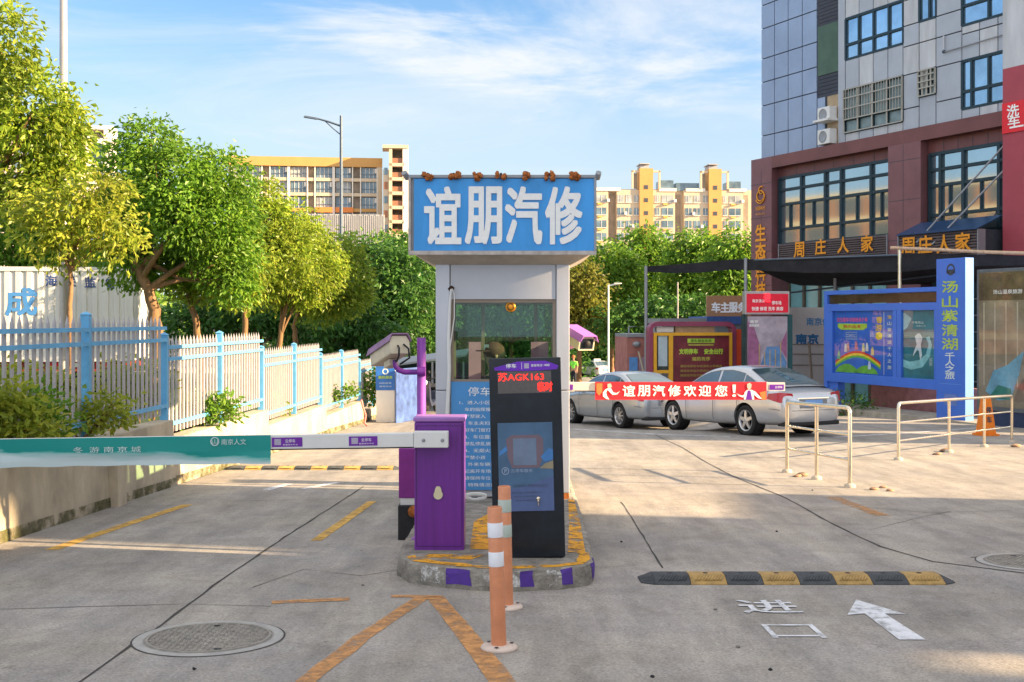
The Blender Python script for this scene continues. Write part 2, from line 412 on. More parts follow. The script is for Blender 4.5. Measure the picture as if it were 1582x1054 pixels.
def strip(name, pts, w, m, wob=0.0, up=0.004, w2=None):
    """painted line or joint through ground pixels"""
    P = [GP(*p) for p in pts]; Q = []
    for a, b in zip(P, P[1:]):
        n = max(2, int((b - a).length / 0.25)) if wob else 1
        for i in range(n): Q.append(a.lerp(b, i / n))
    Q.append(P[-1]); vs = []
    for i, q in enumerate(Q):
        t = (Q[min(i + 1, len(Q) - 1)] - Q[max(i - 1, 0)]); t.z = 0; t.normalize(); s = Vector((t.y, -t.x, 0))
        ww = w if w2 is None else w + (w2 - w) * i / max(1, len(Q) - 1)
        o = R.uniform(-wob, wob); ww *= 1 + (R.uniform(-0.4, 0.4) if ww < .04 else (R.uniform(-.08, .08) if wob else 0))
        for sg in (-1, 1):
            v = q + s * (sg * ww / 2 + o); vs.append((v.x, v.y, gz(v.y) + up))
    mb = MB(); mb.raw(vs, [(2 * i, 2 * i + 1, 2 * i + 3, 2 * i + 2) for i in range(len(Q) - 1)], m)
    return mb.build(name, kind='structure')
strip('road_marking', [(80, 850), (185, 814), (290, 780)], 0.12, ROADYEL)
strip('road_marking', [(488, 836), (575, 775)], 0.10, ROADYEL)
strip('road_marking', [(652, 924), (560, 985), (470, 1056)], 0.105, ROADORG, 0.006)
strip('road_marking', [(670, 922), (716, 975), (778, 1056)], 0.125, ROADORG, 0.004)
strip('road_marking', [(420, 931), (540, 927)], 0.10, ROADORG, 0.02)
strip('road_marking', [(604, 922), (680, 922)], 0.08, ROADORG, 0.01)
strip('road_marking', [(1285, 768), (1365, 798)], 0.16, mat_worn('faint orange paint', (0.5, 0.25, 0.09), 0.52, 0.16, 6))
strip('road_marking', [(882, 663), (1010, 671), (1130, 675)], 0.12, ROADWHITE)
strip('road_marking', [(1290, 676), (1420, 668), (1582, 656)], 0.12, ROADWHITE)
strip('road_marking', [(410, 758), (445, 748)], 0.12, ROADWHITE, 0.02)
strip('road_marking', [(470, 756), (520, 746)], 0.12, ROADWHITE, 0.02)
for pts, w in [([(120, 1056), (250, 965), (330, 905), (440, 830), (562, 752)], 0.018),
               ([(1012, 672), (1055, 692), (1087, 712), (1130, 735), (1215, 770), (1290, 812), (1360, 845), (1440, 868), (1584, 886)], 0.022),
               ([(960, 776), (985, 815), (1024, 878)], 0.012), ([(1240, 790), (1330, 783), (1440, 793), (1582, 788)], 0.008),
               ([(1500, 862), (1582, 855)], 0.012), ([(0, 942), (120, 938), (280, 934), (420, 937)], 0.007), ([(390, 908), (470, 880), (560, 890), (620, 880)], 0.006),
               ([(345, 775), (480, 772), (612, 771)], 0.008), ([(1340, 820), (1420, 800), (1470, 790)], 0.006)]:
    strip('pavement_joint', pts, w, CRACK, 0.006, 0.003)

# painted arrow and characters on the road
mb = MB(frame(Vector((2.26, 6.62, gz(6.62) + 0.005)), (1, 0, 0), Vector((0, 1, -SL))))
mb.poly([(-0.06, 0), (0.09, 0), (0.075, 0.68), (0.20, 0.66), (0.02, 1.10), (-0.17, 0.64), (-0.05, 0.68)], ROADWHITE)
mb.build('road_marking', kind='structure')
mb = MB(frame(Vector((1.65, 6.83, gz(6.83) + 0.005)), (1, 0, 0), Vector((0, 1, -SL))))
mb.text('进', 0.0, 0.68, 0.37, 0.38, ROADWHITE, 0, 0.012); mb.text('口', 0.0, 0.0, 0.31, 0.34, ROADWHITE, 0, 0.0)
mb.build('road_marking', kind='structure')

# ------------------------------------------------------------------ retaining wall and fence on the left
def wall_top(i):                                    # level of each two-panel section of wall, stepping down
    return [0.62, 0.62, 0.36, 0.33, 0.12, 0.09, -0.09, -0.12, -0.24, -0.26][i]
post_y = [6.4, 9.5, 12.6, 15.0, 17.4, 19.8, 22.3, 24.7, 27.0, 29.4, 31.6]
PCOL = mat('retaining wall render', (0.46, 0.385, 0.28), 0.92, var=0.3, scale=2.2, bump=0.4, stretch=(1, 1, 0.6))
MOSS = mat_worn('green moss stain', (0.11, 0.105, 0.035), 0.56, 0.14, 4)
mb = MB(); mm = MB()
# fence sections: post pairs in the photo give base and top level of each section
base_px = [(145, 677), (261, 648), (345, 653), (406, 632), (453, 639), (491, 624), (522, 634), (547, 618), (573, 625)]
top_px = [(145, 487), (261, 487), (345, 515), (406, 511), (453, 532), (491, 528), (522, 543), (547, 538), (573, 549)]
H1 = 1.30
deps = [H1 * F / (b[1] - t[1]) for b, t in zip(base_px, top_px)]
deps = [12.3, 14.75, 17.2, 19.6, 22.1, 24.5, 26.9, 29.3, 31.7]
# section k spans from a post to the second next one; its top is level
sec = [(5.0, 14.75, CAMZ + (HY - 487) / F * 13.6), (14.75, 19.6, CAMZ + (HY - 513) / F * 18.4), (19.6, 24.5, CAMZ + (HY - 530) / F * 23.3),
       (24.5, 29.3, CAMZ + (HY - 540) / F * 28.1), (29.3, 33.5, CAMZ + (HY - 551) / F * 31.7)]
fence = thing('picket_fence', 'white picket fence with pale blue posts and rails on the retaining wall', 'fence', (FX(14.75), 14.75, sec[0][2] - H1))
for a, b, zt in sec:
    zb = zt - 1.30
    xa, xb = FX(a), FX(b)
    n = max(1, int(round((b - a) / 0.5)))
    mb.hexa([(xa - 0.13, a, gz(a) - 0.3), (xa + 0.16, a, gz(a) - 0.3), (xb + 0.16, b, gz(b) - 0.3), (xb - 0.13, b, gz(b) - 0.3),
             (xa - 0.13, a, zb - 0.02), (xa + 0.12, a, zb - 0.02), (xb + 0.12, b, zb - 0.02), (xb - 0.13, b, zb - 0.02)], PCOL)
    ys = [a, (a + b) / 2, b] if a > 6 else [5.0, 7.4, 9.85, 12.3, 14.75]
    for p, q in zip(ys, ys[1:]):
        pn = MB(); m_ = int((q - p - 0.12) / 0.148)
        for k in range(m_):
            y = p + 0.10 + (q - p - 0.2) * (k + 0.5) / m_; x = FX(y)
            w, v = 0.011, 0.024
            pn.box(x - w, x + w, y - v, y + v, zb + 0.04, zt - 0.09, PICKET)
            pn.raw([(x - w, y - v, zt - .09), (x + w, y - v, zt - .09), (x + w, y + v, zt - .09), (x - w, y + v, zt - .09), (x, y, zt - 0.01)],
                   [(0, 1, 4), (1, 2, 4), (2, 3, 4), (3, 0, 4)], PICKET)
        for h in (0.16, 0.99, 1.14):
            pn.hexa([(FX(p) + 0.0145, p + .04, zb + h - .022), (FX(p) + 0.05, p + .04, zb + h - .022), (FX(q) + 0.05, q - .04, zb + h - .022), (FX(q) + 0.0145, q - .04, zb + h - .022),
                     (FX(p) + 0.0145, p + .04, zb + h + .022), (FX(p) + 0.05, p + .04, zb + h + .022), (FX(q) + 0.05, q - .04, zb + h + .022), (FX(q) + 0.0145, q - .04, zb + h + .022)], FENCEBLUE)
        pn.build('panel', fence)
    for y in ys[:-1] if b < 33 else ys:
        x = FX(y); pm = MB()
        pm.box(x - 0.045, x + 0.045, y - 0.04, y + 0.04, zb - 0.05, zt + 0.0, FENCEBLUE)
        pm.raw([(x - .055, y - .05, zt), (x + .055, y - .05, zt), (x + .055, y + .05, zt), (x - .055, y + .05, zt), (x, y, zt + .035)], [(0, 1, 4), (1, 2, 4), (2, 3, 4), (3, 0, 4), (3, 2, 1, 0)], FENCEBLUE)
        pm.build('post', fence)
        if 8 < y < 15: pass
    mm.hexa([(xa + .161, a, gz(a)), (xa + .168, a, gz(a)), (xb + .168, b, gz(b)), (xb + .161, b, gz(b)),
             (xa + .157, a, gz(a) + .12), (xa + .160, a, gz(a) + .12), (xb + .160, b, gz(b) + .10), (xb + .157, b, gz(b) + .10)], MOSS)
# buttress where the wall steps
for y in (12.7,):
    mb.box(FX(y) + 0.1, FX(y) + 0.24, y - 0.14, y + 0.14, gz(y) - 0.2, sec[0][2] - 1.36, PCOL)
rw = mb.build('retaining_wall', bevel=0.012); tag(rw, 'stained concrete retaining wall stepping down under the picket fence', 'wall')
PM[rw.name] = Matrix.Translation(rw.location)
mm.build('moss', rw)

# ------------------------------------------------------------------ traffic island
IZ = lambda y: gz(y) + 0.145
outl = [(-0.86, 15.4), (-0.86, 9.2), (-0.83, 8.62), (-0.72, 8.33), (-0.46, 8.16), (-0.2, 8.05), (0.05, 8.03), (0.33, 8.10), (0.52, 8.22), (0.585, 8.42), (0.63, 10.0), (0.70, 14.0), (0.71, 15.4)]
isl = thing('traffic_island', 'raised concrete island with flaking yellow and purple paint under the guard booth', 'traffic island', (0, 8.1, gz(8.1)))
mb = MB(); n = len(outl)
def jit(p, s): return (p[0] + R.uniform(-s, s), p[1] + R.uniform(-s, s))
fine = []
for a, b in zip(outl, outl[1:]):
    k = max(1, int(math.hypot(a[0] - b[0], a[1] - b[1]) / 0.09))
    for i in range(k): fine.append((a[0] + (b[0] - a[0]) * i / k, a[1] + (b[1] - a[1]) * i / k))
fine.append(outl[-1]); n = len(fine)
rings = []
for (o, h, s) in ((0.02, -0.05, 0.0), (0.022, 0.03, 0.012), (0.012, 0.10, 0.010), (0.0, 0.135, 0.008), (-0.03, 0.145, 0.004)):
    ring = []
    for x, y in fine:
        c = Vector((x - (-0.1), y - 9.4, 0)) if y < 9.4 else Vector((1 if x > 0 else -1, 0, 0))
        c.normalize(); q = jit((x + c.x * o, y + c.y * o), s)
        ring.append((q[0], q[1], gz(y) + h + R.uniform(-s, s) * 0.6))
    rings.append(ring)
vs = [v for r in rings for v in r]; fs = []
for r in range(4):
    for i in range(n - 1): fs.append((r * n + i, (r + 1) * n + i, (r + 1) * n + i + 1, r * n + i + 1))
mb.raw(vs, fs, KERBC)
mb.raw(rings[-1], [tuple(range(n))[::-1]], KERBC)
mb.build('kerb', isl)
def kerb_patch(i0, i1, m, name):
    p = MB(); vs = []; fs = []
    for r in range(1, 4):
        for i in range(i0, i1 + 1):
            v = Vector(rings[r][i]); c = Vector((v.x + 0.1, v.y - 9.4, 0)); c.normalize(); vs.append(v + c * 0.005 + Vector((0, 0, 0.001)))
    k = i1 - i0 + 1
    for r in range(2):
        for i in range(k - 1): fs.append((r * k + i, (r + 1) * k + i, (r + 1) * k + i + 1, r * k + i + 1))
    p.raw(vs, fs, m); p.build(name, isl)
def idx(x): # kerb index on the front edge nearest to x
    return min((i for i in range(n) if fine[i][1] < 8.6), key=lambda i: abs(fine[i][0] - x))
for a, b in ((-0.42, -0.26), (0.06, 0.19), (0.34, 0.47)): kerb_patch(idx(a), max(idx(b), idx(a) + 1), KPURPLE, 'painted_block')
kerb_patch(idx(0.54), min(idx(0.54) + 3, n - 1), KPURPLE, 'painted_block')
for a, b in ((-0.62, -0.43), (-0.14, 0.0), (0.20, 0.33)): kerb_patch(idx(a), max(idx(b), idx(a) + 1), KWHITE, 'painted_block')
mb = MB(); vs = []
ed = [i for i in range(n) if fine[i][1] < 8.75 and fine[i][0] > -0.8]
for i in ed:
    x, y = fine[i]; c = Vector((x + 0.1, y - 9.4, 0)); c.normalize()
    for o in (0.03, 0.13 + R.uniform(-0.03, 0.05)): vs.append((x - c.x * o, y - c.y * o, IZ(y - c.y * o) + 0.004))
mb.raw(vs, [(2 * i, 2 * i + 2, 2 * i + 3, 2 * i + 1) for i in range(len(ed) - 1)], KYELLOW)
def blot(pts):
    mb.poly([(x, y, IZ(y) + 0.0045) for x, y in pts], KYELLOW)
blot([(0.42, 8.75), (0.55, 8.75), (0.60, 10.2), (0.64, 12.0), (0.58, 12.0), (0.5, 10.2)])
blot([(-0.32, 8.9), (0.0, 8.8), (0.02, 9.6), (-0.2, 11.0), (-0.34, 10.4)])
blot([(-0.70, 8.5), (-0.3, 8.42), (-0.2, 8.62), (-0.6, 8.66)])
mb.build('yellow_paint', isl)

# ------------------------------------------------------------------ guard booth
BX0, BX1, BY, BB = -0.793, 0.598, 12.1, 13.75
zb0 = IZ(BY) + 0.0
booth = thing('guard_booth', 'small grey metal guard booth with a big blue rooftop sign', 'guard booth', (-0.1, BY + 0.8, zb0))
PANEL = mat('booth sheet metal', (0.52, 0.53, 0.56), 0.45, 0.15, var=0.06, scale=2)
zt, zh, zs = 2.20, 1.82, 0.95
for nm, bxs in (('front_panel', (BX0 + .15, BX1 - .14, BY + .03, BY + .09, zb0 + .02, zs)), ('header_panel', (BX0 + .155, BX1 - .145, BY + .012, BY + .09, zh, zt)),
                ('side_panel', (BX0 + .02, BX0 + .06, BY + .15, BB - .1, zb0, zs)), ('side_panel', (BX1 - .06, BX1 - .02, BY + .15, BB - .1, zb0, zs)),
                ('side_panel', (BX0 + .02, BX0 + .06, BY + .15, BB - .1, zh, zt)), ('side_panel', (BX1 - .06, BX1 - .02, BY + .15, BB - .1, zh, zt)),
                ('back_panel', (BX0 + .1, BX1 - .1, BB - .06, BB - .02, zb0, zs - .1)), ('back_panel', (BX0 + .1, BX1 - .1, BB - .06, BB - .02, zh, zt)),
                ('ceiling_panel', (BX0 + .065, BX1 - .065, BY + .1, BB - .07, zt - .08, zt - .02)), ('base_plate', (BX0 + .065, BX1 - .065, BY + .1, BB - .07, zb0 - .05, zb0 + .03))):
    mb = MB(); mb.box(*bxs, GREYMETAL if nm == 'base_plate' else PANEL); mb.build(nm, booth)
for x0, x1, y0, y1 in ((BX0, BX0 + .148, BY, BY + .15), (BX1 - .138, BX1, BY, BY + .15), (BX0, BX0 + .1, BB - .1, BB), (BX1 - .1, BX1, BB - .1, BB)):
    mb = MB(); mb.box(x0, x1, y0, y1, zb0 + .06, .868, ALU); mb.box(x0, x1, y0, y1, .874, zt, ALU)
    mb.box(x0 + .004, x1 - .004, y0 + .004, y1 - .004, zb0 - .02, zb0 + .06, RUST); mb.build('corner_post', booth, bevel=0.008)
FR = mat('window frame bronze', (0.30, 0.23, 0.17), 0.45, 0.3, var=0.1)
def window(x0, x1, y, z0, z1, bars, side=False, fw=.035):
    f = MB(); g = MB()
    B = (lambda a0, a1, c0, c1, w: f.box(a0, a1, y - w, y + w, c0, c1, FR)) if not side else (lambda a0, a1, c0, c1, w: f.box(y - w, y + w, a0, a1, c0, c1, FR))
    B(x0, x1, z1 - fw, z1, .02); B(x0, x1, z0, z0 + fw, .02); B(x0, x0 + fw, z0 + fw, z1 - fw, .018); B(x1 - fw, x1, z0 + fw, z1 - fw, .018)
    for b in bars: B(b - .02, b + .02, z0 + fw, z1 - fw, .016)
    o = f.build('window', booth)
    if side: g.box(y - .003, y + .003, x0 + fw, x1 - fw, z0 + fw, z1 - fw, GLASS)
    else: g.box(x0 + fw, x1 - fw, y - .003, y + .003, z0 + fw, z1 - fw, GLASS)
    g.build('pane', o)
window(BX0 + .15, BX1 - .14, BY + .06, zs, zh, [])
window(BX0 + .1, BX1 - .1, BB - .04, zs - .1, zh, [-0.34, 0.28])
window(BY + .15, BB - .1, BX0 + .04, zs, zh, [12.9], True); window(BY + .15, BB - .1, BX1 - .04, zs, zh, [12.9], True)
# roof sign box
SX0, SX1, SY, SYB = -1.045, 0.852, 11.75, 14.15
sz0, sz1 = CAMZ + (HY - 391) / F * SY, CAMZ + (HY - 272) / F * SY
mb = MB()
mb.box(SX0 + .02, SX1 - .02, SY + .03, SYB, sz0 + .02, sz1 - .02, GREYMETAL)
soff = mat('soffit sheet', (0.50, 0.44, 0.36), 0.7, var=0.15)
mb.hexa([(BX0 - .02, BY - .02, sz0 - .10), (BX1 + .02, BY - .02, sz0 - .10), (BX1 + .02, BB + .02, sz0 - .10), (BX0 - .02, BB + .02, sz0 - .10),
         (SX0 + .015, SY + .02, sz0 + .015), (SX1 - .015, SY + .02, sz0 + .015), (SX1 - .015, SYB - .02, sz0 + .015), (SX0 + .015, SYB - .02, sz0 + .015)], soff)
sign = mb.build('roof_sign', booth, label='blue roof sign box with four big white characters and rusty lamps along its top')
mb = MB(); fr = mat('sign edge trim', (0.46, 0.41, 0.37), 0.55, 0.2, var=0.25, scale=14)
mb.box(SX0, SX1, SY - .01, SY + .05, sz0 - .02, sz0 + .022, fr); mb.box(SX0, SX1, SY - .006, SY + .05, sz1 - .02, sz1 + .012, GREYMETAL)
mb.box(SX0, SX0 + .025, SY - .008, SY + .05, sz0 + .022, sz1 - .02, fr); mb.box(SX1 - .025, SX1, SY - .008, SY + .05, sz0 + .022, sz1 - .02, GREYMETAL)
for x in (SX0 - .02, SX1 + .0): mb.tube([(x + .01, SY + .03, sz1 - .02), (x + (-.02 if x < 0 else .02), SY - .03, sz1 + .03)], .03, GREYMETAL)
mb.build('trim', sign, bevel=0.004)
# wrinkled banner sheet
mb = MB(); nx, nz_ = 60, 16; vs = []
for j in range(nz_ + 1):
    for i in range(nx + 1):
        u, v = i / nx, j / nz_
        y = SY + .006 - .0025 * math.sin(u * 37 + 2 * math.sin(v * 3)) * (0.3 + v * .7) - .003 * math.sin(u * 13 + v * 5)
        vs.append((SX0 + .055 + u * (SX1 - SX0 - .075), y, sz0 + .024 + v * (sz1 - sz0 - .05)))
mb.raw(vs, [(j * (nx + 1) + i, j * (nx + 1) + i + 1, (j + 1) * (nx + 1) + i + 1, (j + 1) * (nx + 1) + i) for j in range(nz_) for i in range(nx)], BLUESIGN, True)
mb.build('banner', sign)
mb = MB(facing_us((0, SY + .001, 0)))
for ch, px in (('谊', 684), ('朋', 747), ('汽', 809), ('修', 871)):
    mb.text(ch, (px - HX) / F * SY, CAMZ + (HY - (333)) / F * SY, 54 / F * SY, 86 / F * SY, WHITEPRINT, 0.004, 0.021)
mb.build('lettering', sign)
for px in (661, 701, 738, 774, 813, 849, 889):
    mb = MB(); x = (px - HX) / F * SY; sc = R.uniform(.7, 1.0)
    for k in range(6): mb.blob((x + R.uniform(-.05, .05) * sc, SY - .02 + R.uniform(-.03, .02), sz1 - .005 + R.uniform(-.025, .03)), (.032 * sc, .03, .026), RUST, 8, 5, .35)
    mb.tube([(x, SY + .05, sz1), (x, SY - .02, sz1 + .02)], .012, BLACK); mb.build('lamp', sign)
# inside: shelf, board, emblem on the glass
mb = MB(); mb.box(BX0 + .12, BX1 - .1, BB - .5, BB - .08, .86, .90, BROWNWOOD); mb.box(.02, BX1 - .1, BB - .42, BB - .38, .9, 1.13, mat('orange brown shelf', (.40, .13, .06), .6))
mb.box(-.1, .38, BY + .25, BY + .62, .72, .75, BROWNWOOD); mb.build('desk', booth)
mb = MB(); mb.box(-.50, -.36, BB - .3, BB - .26, zb0 + .1, 1.35, PINK); mb.box(.22, .42, BB - .22, BB - .2, .9, 1.35, PINK); mb.build('board', booth)
mb = MB(); mb.lathe([(0, -.004), (.055, -.004), (.055, .004), (0, .004)], ((789 - HX) / F * 12.1, BY + .05, 1.74), GOLD, 24, 'y'); mb.lathe([(.028, -.006), (.036, -.006), (.036, .002)], ((789 - HX) / F * 12.1, BY + .05, 1.74), BLACK, 20, 'y'); mb.build('round_sticker', booth)
mb = MB(); mb.box(.04, BX1 - .16, BY + .12, BY + .17, .985, 1.2, BLACK); mb.box(.2, .28, BY + .17, BY + .3, .75, 1.1, BLACK); mo = mb.build('monitor', bevel=.006); tag(mo, 'black computer monitor standing on the desk inside the booth window', 'monitor')
# cable on the booth front
mb = MB(); pts = [(697, 447), (695, 470), (693, 520), (694, 570), (691, 640), (690, 700)]
mb.tube([W(x, y, BY - .02) for x, y in pts], [.012, .016, .02, .02, .022, .022], WHITE)
mb.tube([W(x, y, BY - .03) for x, y in ((698, 446), (702, 455), (702, 490), (697, 525), (694, 545))], .006, WHITE)
mb.blob(W(697, 446, BY - .005), (.03, .02, .028), mat('burnt hole', (.05, .025, .015), 1), 10, 6, .2)
tag(mb.build('cable'), 'white cable hanging down the left side of the booth front', 'cable')
# rules board on the booth
nb = thing('notice_board', 'blue rules board with white writing fixed under the booth window', 'notice board', (-.2, BY, -.2))
x0, x1, y0, y1 = (697 - HX) / F * BY, .42, CAMZ + (HY - 757) / F * BY, CAMZ + (HY - 590) / F * BY
mb = MB(); mb.box(x0, x1, BY + .0, BY + .025, y0, y1, mat('blue board face', (.07, .27, .58), .5, var=.08, scale=2)); mb.build('panel', nb)
mb = MB(facing_us((0, BY, 0)))
def bt(s, px, py, w, h, b=.004): mb.text(s, (px + w / 2 - HX) / F * BY, CAMZ + (HY - py) / F * BY, w / F * BY, h / F * BY, WHITEPRINT, .003, b)
bt('停车须知', 723, 605, 72, 14)
for i, l in enumerate(['1、进入小区的', '车的指挥慢行', '严禁驶入', '2、车主夫妇应锁', '好车门窗灯', '3、车位露天停', '严禁乱停乱放', '4、无烟火源', '严禁小孩', '5、外来车辆登', '记离开车场', '请保持车位', '6、特殊情况请']):
    bt(l, 715 + (3 if i % 3 else -5), 622 + i * 10.6, len(l) * 8.0, 5.8)
mb.build('lettering', nb)
mb = MB(); 
for k in range(3): mb.tube([W(735 + 16 * math.cos(a / 3 + k), 768 + 4 * math.sin(a / 3 + k) - k, 11.8) for a in range(18)], .012, WHITE, 6)
tag(mb.build('cable_coil'), 'coiled white cable lying on the island beside the booth', 'cable')

# ------------------------------------------------------------------ left barrier
g0 = IZ(8.85)
bar = thing('barrier_gate', 'purple barrier cabinet with a white boom reaching left across the road', 'barrier gate', (-.553, 9.0, g0), rad(0))
mb = MB(); cx0, cx1, cz1 = -.742, -.364, CAMZ + (HY - 652) / F * 8.85
mb.box(cx0, cx1, 8.85, 9.15, g0 - .01, cz1, PURPLE); mb.build('cabinet', bar, bevel=.012)
mb = MB()
for xs_ in (cx0 + .018, cx1 - .018): mb.box(xs_ - .0015, xs_ + .0015, 8.8485, 8.851, g0 + .03, cz1 - .03, BLACK)
for zs_ in (g0 + .03, cz1 - .03): mb.box(cx0 + .018, cx1 - .018, 8.8485, 8.851, zs_ - .0015, zs_ + .0015, BLACK)
mb.build('door_seam', bar)
mb = MB(); mb.box(cx0 - .008, cx1 + .008, 8.838, 9.16, cz1 + .002, cz1 + .034, mat('pinkish purple lid', (.34, .15, .44), .45, var=.2)); mb.build('lid', bar, bevel=.008)  # lid a paler, pinker purple than the cabinet
mb = MB(); p = W(677, 762, 8.845)
mb.M = facing_us(p); mb.prism([(math.cos(a) * .035, math.sin(a) * .035 - .012) for a in [rad(140 + 26 * i) for i in range(11)]] + [(.022, .035), (.012, .052), (-.012, .052), (-.022, .035)], 0, .012, mat('cream plastic', (.70, .62, .40), .4)); mb.build('lock_cover', bar, bevel=.004)
bz = CAMZ + (HY - 679) / F * 8.75
mb = MB(); mb.box((640 - HX) / F * 8.75, (693 - HX) / F * 8.75, 8.70, 8.80, bz - .058, bz + .062, WHITE)
for px in (655, 684): mb.lathe([(0, -.012), (.012, -.012), (.014, 0)], ((px - HX) / F * 8.75, 8.70, bz - .002), GREYMETAL, 10, 'y')
mb.build('bracket', bar, bevel=.006)
tilt = math.atan2(-11, 650) * 0.9
TB = Matrix.Translation(Vector(((660 - HX) / F * 8.75, 8.75, bz))) @ Matrix.Rotation(tilt, 4, 'Y')
mb = MB(TB); L = 4.15; mb.box(-L, -.10, -.035, .035, -.052, .052, WHITE); mb.box(-L, -.1, -.02, .02, -.062, -.052, BLACK)
boom = mb.build('boom', bar, bevel=.006)
TEAL = bpy.data.materials.new('worn teal banner'); TEAL.use_nodes = True
t_ = TEAL.node_tree; b_ = t_.nodes['Principled BSDF']; g_ = t_.nodes.new('ShaderNodeTexCoord'); s_ = t_.nodes.new('ShaderNodeSeparateXYZ')
t_.links.new(g_.outputs['Generated'], s_.inputs[0])
n_ = t_.nodes.new('ShaderNodeTexNoise'); n_.inputs['Scale'].default_value = 2.2; n_.inputs['Detail'].default_value = 9
m_ = t_.nodes.new('ShaderNodeMapping'); m_.inputs['Scale'].default_value = (0.9, 1, 7); t_.links.new(g_.outputs['Object'], m_.inputs[0]); t_.links.new(m_.outputs[0], n_.inputs['Vector'])
a_ = t_.nodes.new('ShaderNodeMath'); a_.operation = 'MULTIPLY_ADD'; t_.links.new(n_.outputs[0], a_.inputs[0]); a_.inputs[1].default_value = 0.55; t_.links.new(s_.outputs['Z'], a_.inputs[2])
w_ = t_.nodes.new('ShaderNodeMath'); w_.operation = 'MULTIPLY_ADD'; t_.links.new(s_.outputs['X'], w_.inputs[0]); w_.inputs[1].default_value = 0.34; t_.links.new(a_.outputs[0], w_.inputs[2])
r_ = t_.nodes.new('ShaderNodeValToRGB'); t_.links.new(w_.outputs[0], r_.inputs[0]); e_ = r_.color_ramp.elements
e_[0].position = .80; e_[0].color = (.55, .66, .66, 1); e_[1].position = 1.2; e_[1].color = (.0, .27, .24, 1)
x_ = e_.new(.95); x_.color = (.24, .50, .48, 1); x_ = e_.new(1.04) if False else e_.new(.995); x_.color = (.02, .33, .29, 1)
t_.links.new(r_.outputs[0], b_.inputs['Base Color']); b_.inputs['Roughness'].default_value = .45
mb = MB(TB); sx = lambda px: (px - 660) / F * 8.75
xa, xb = sx(-220), sx(420); nx = 70; vs = []
for j in range(9):
    for i in range(nx + 1):
        u = i / nx; v = j / 8
        vs.append((xa + (xb - xa) * u, -.042 - .004 * math.sin(u * 40) - .006 * math.sin(u * 11 + v * 2) * (1 - v) - (.018 if v < .3 else .0) * math.sin(u * 7), -.158 + v * .212 + .003 * math.sin(u * 50) * (v == 0)))
mb.raw(vs, [(j * (nx + 1) + i, j * (nx + 1) + i + 1, (j + 1) * (nx + 1) + i + 1, (j + 1) * (nx + 1) + i) for j in range(8) for i in range(nx)], TEAL, True)
ban = mb.build('banner', boom, label='torn and faded teal banner')
FADEDW = mat('faded white print', (.60, .68, .66), .6, var=.1)
mb = MB(TB @ facing_us((0, -.056, 0)))
def bl(s, px, py, w, h, m=FADEDW, b=.006): mb.text(s, sx(px), (686 - py) / F * 8.75, w / F * 8.75, h / F * 8.75, m, .004, b)
for ch, px in (('冬', 125), ('游', 150), ('南', 172), ('京', 193), ('城', 214)): bl(ch, px, 693, 15, 9)
bl('南京人文', 364, 684, 38, 9)
mb.lathe([(.026, .004), (.033, .004)], (sx(335), (686 - 683) / F * 8.75, 0), FADEDW, 20)
bl('山', 335, 683, 9, 7)
mb.build('lettering', ban)
for px, w in ((445, 47), (562, 44)):
    mb = MB(TB @ facing_us((0, -.036, 0))); mb.box(sx(px - w / 2), sx(px + w / 2), -.036, .034, 0, .002, VIOLET)
    mb.text('云停车', sx(px + 5), .008, .075, .026, WHITEPRINT, .004, .01); mb.text('智慧停车平台', sx(px + 5), -.02, .11, .011, WHITEPRINT, .004)
    mb.box(sx(px - w / 2 + 4), sx(px - w / 2 + 14), -.022, .024, .002, .003, mat('grey sticker square', (.42, .38, .48), .6)); mb.build('sticker', boom)

# camera pole behind it
pole = thing('camera_pole', 'short purple pole with a bent arm standing behind the barrier cabinet', 'pole', ((651 - HX) / F * 9.4, 9.4, IZ(9.4)))
px_ = (651 - HX) / F * 9.4
mb = MB(); mb.tube([(px_, 9.4, IZ(9.4)), (px_, 9.4, CAMZ + (HY - 522) / F * 9.4)], .036, PURPLELIGHT, 16); mb.lathe([(0.08, 0), (.08, .012), (0, .012)], (px_, 9.4, IZ(9.4)), PURPLELIGHT, 16); mb.build('shaft', pole)
mb = MB(); mb.tube([W(x, y, 9.36) for x, y in ((655, 574), (640, 575), (625, 575), (616, 572), (611, 566), (610, 556))], [.022] * 5 + [.018], PURPLE, 12); mb.tube([W(645, 574, 9.36), W(657, 574, 9.36)], .04, PURPLE); mb.build('arm', pole)
def camera(name, label, M, body, top, L=.40, w=.085, h=.075, lens=True):
    """housing along local +x (front), origin at its middle"""
    c = thing(name, label, 'camera', M.translation); 
    b = MB(M); prof = [(-w, -h), (w, -h), (w, h * .45), (w * .72, h), (-w * .72, h), (-w, h * .45)]
    b.prism(prof, -L / 2, L / 2, body, 'x'); b.build('housing', c, bevel=.012)
    b = MB(M); pr2 = [(-w * 1.14, h * .35), (-w * .8, h * 1.12), (w * .8, h * 1.12), (w * 1.14, h * .35), (w * 1.2, h * .35), (w * .86, h * 1.25), (-w * .86, h * 1.25), (-w * 1.2, h * .35)]
    b.prism(pr2, -L / 2 - .02, L / 2 + .06, top, 'x'); b.build('sunshield', c, bevel=.004)
    b = MB(M); b.box(L / 2 + .001, L / 2 + .006, -w * .8, w * .8, -h * .75, h * .6, BLACKGLOSS); b.lathe([(0, .03), (.035, .03), (.04, 0)], (L / 2, 0, 0), BLACK, 16, 'x'); b.build('lens', c)
    return c
CREAM = mat('camera cream', (.60, .52, .38), .5, var=.15)
ax = (W(582, 556, 9.75) - W(617, 533, 9.3)).normalized(); zz = Vector((0, 0, 1)); yy = zz.cross(ax).normalized(); zz = ax.cross(yy)
Mc = Matrix((ax, yy, zz)).transposed().to_4x4(); Mc.translation = W(602, 543, 9.45)
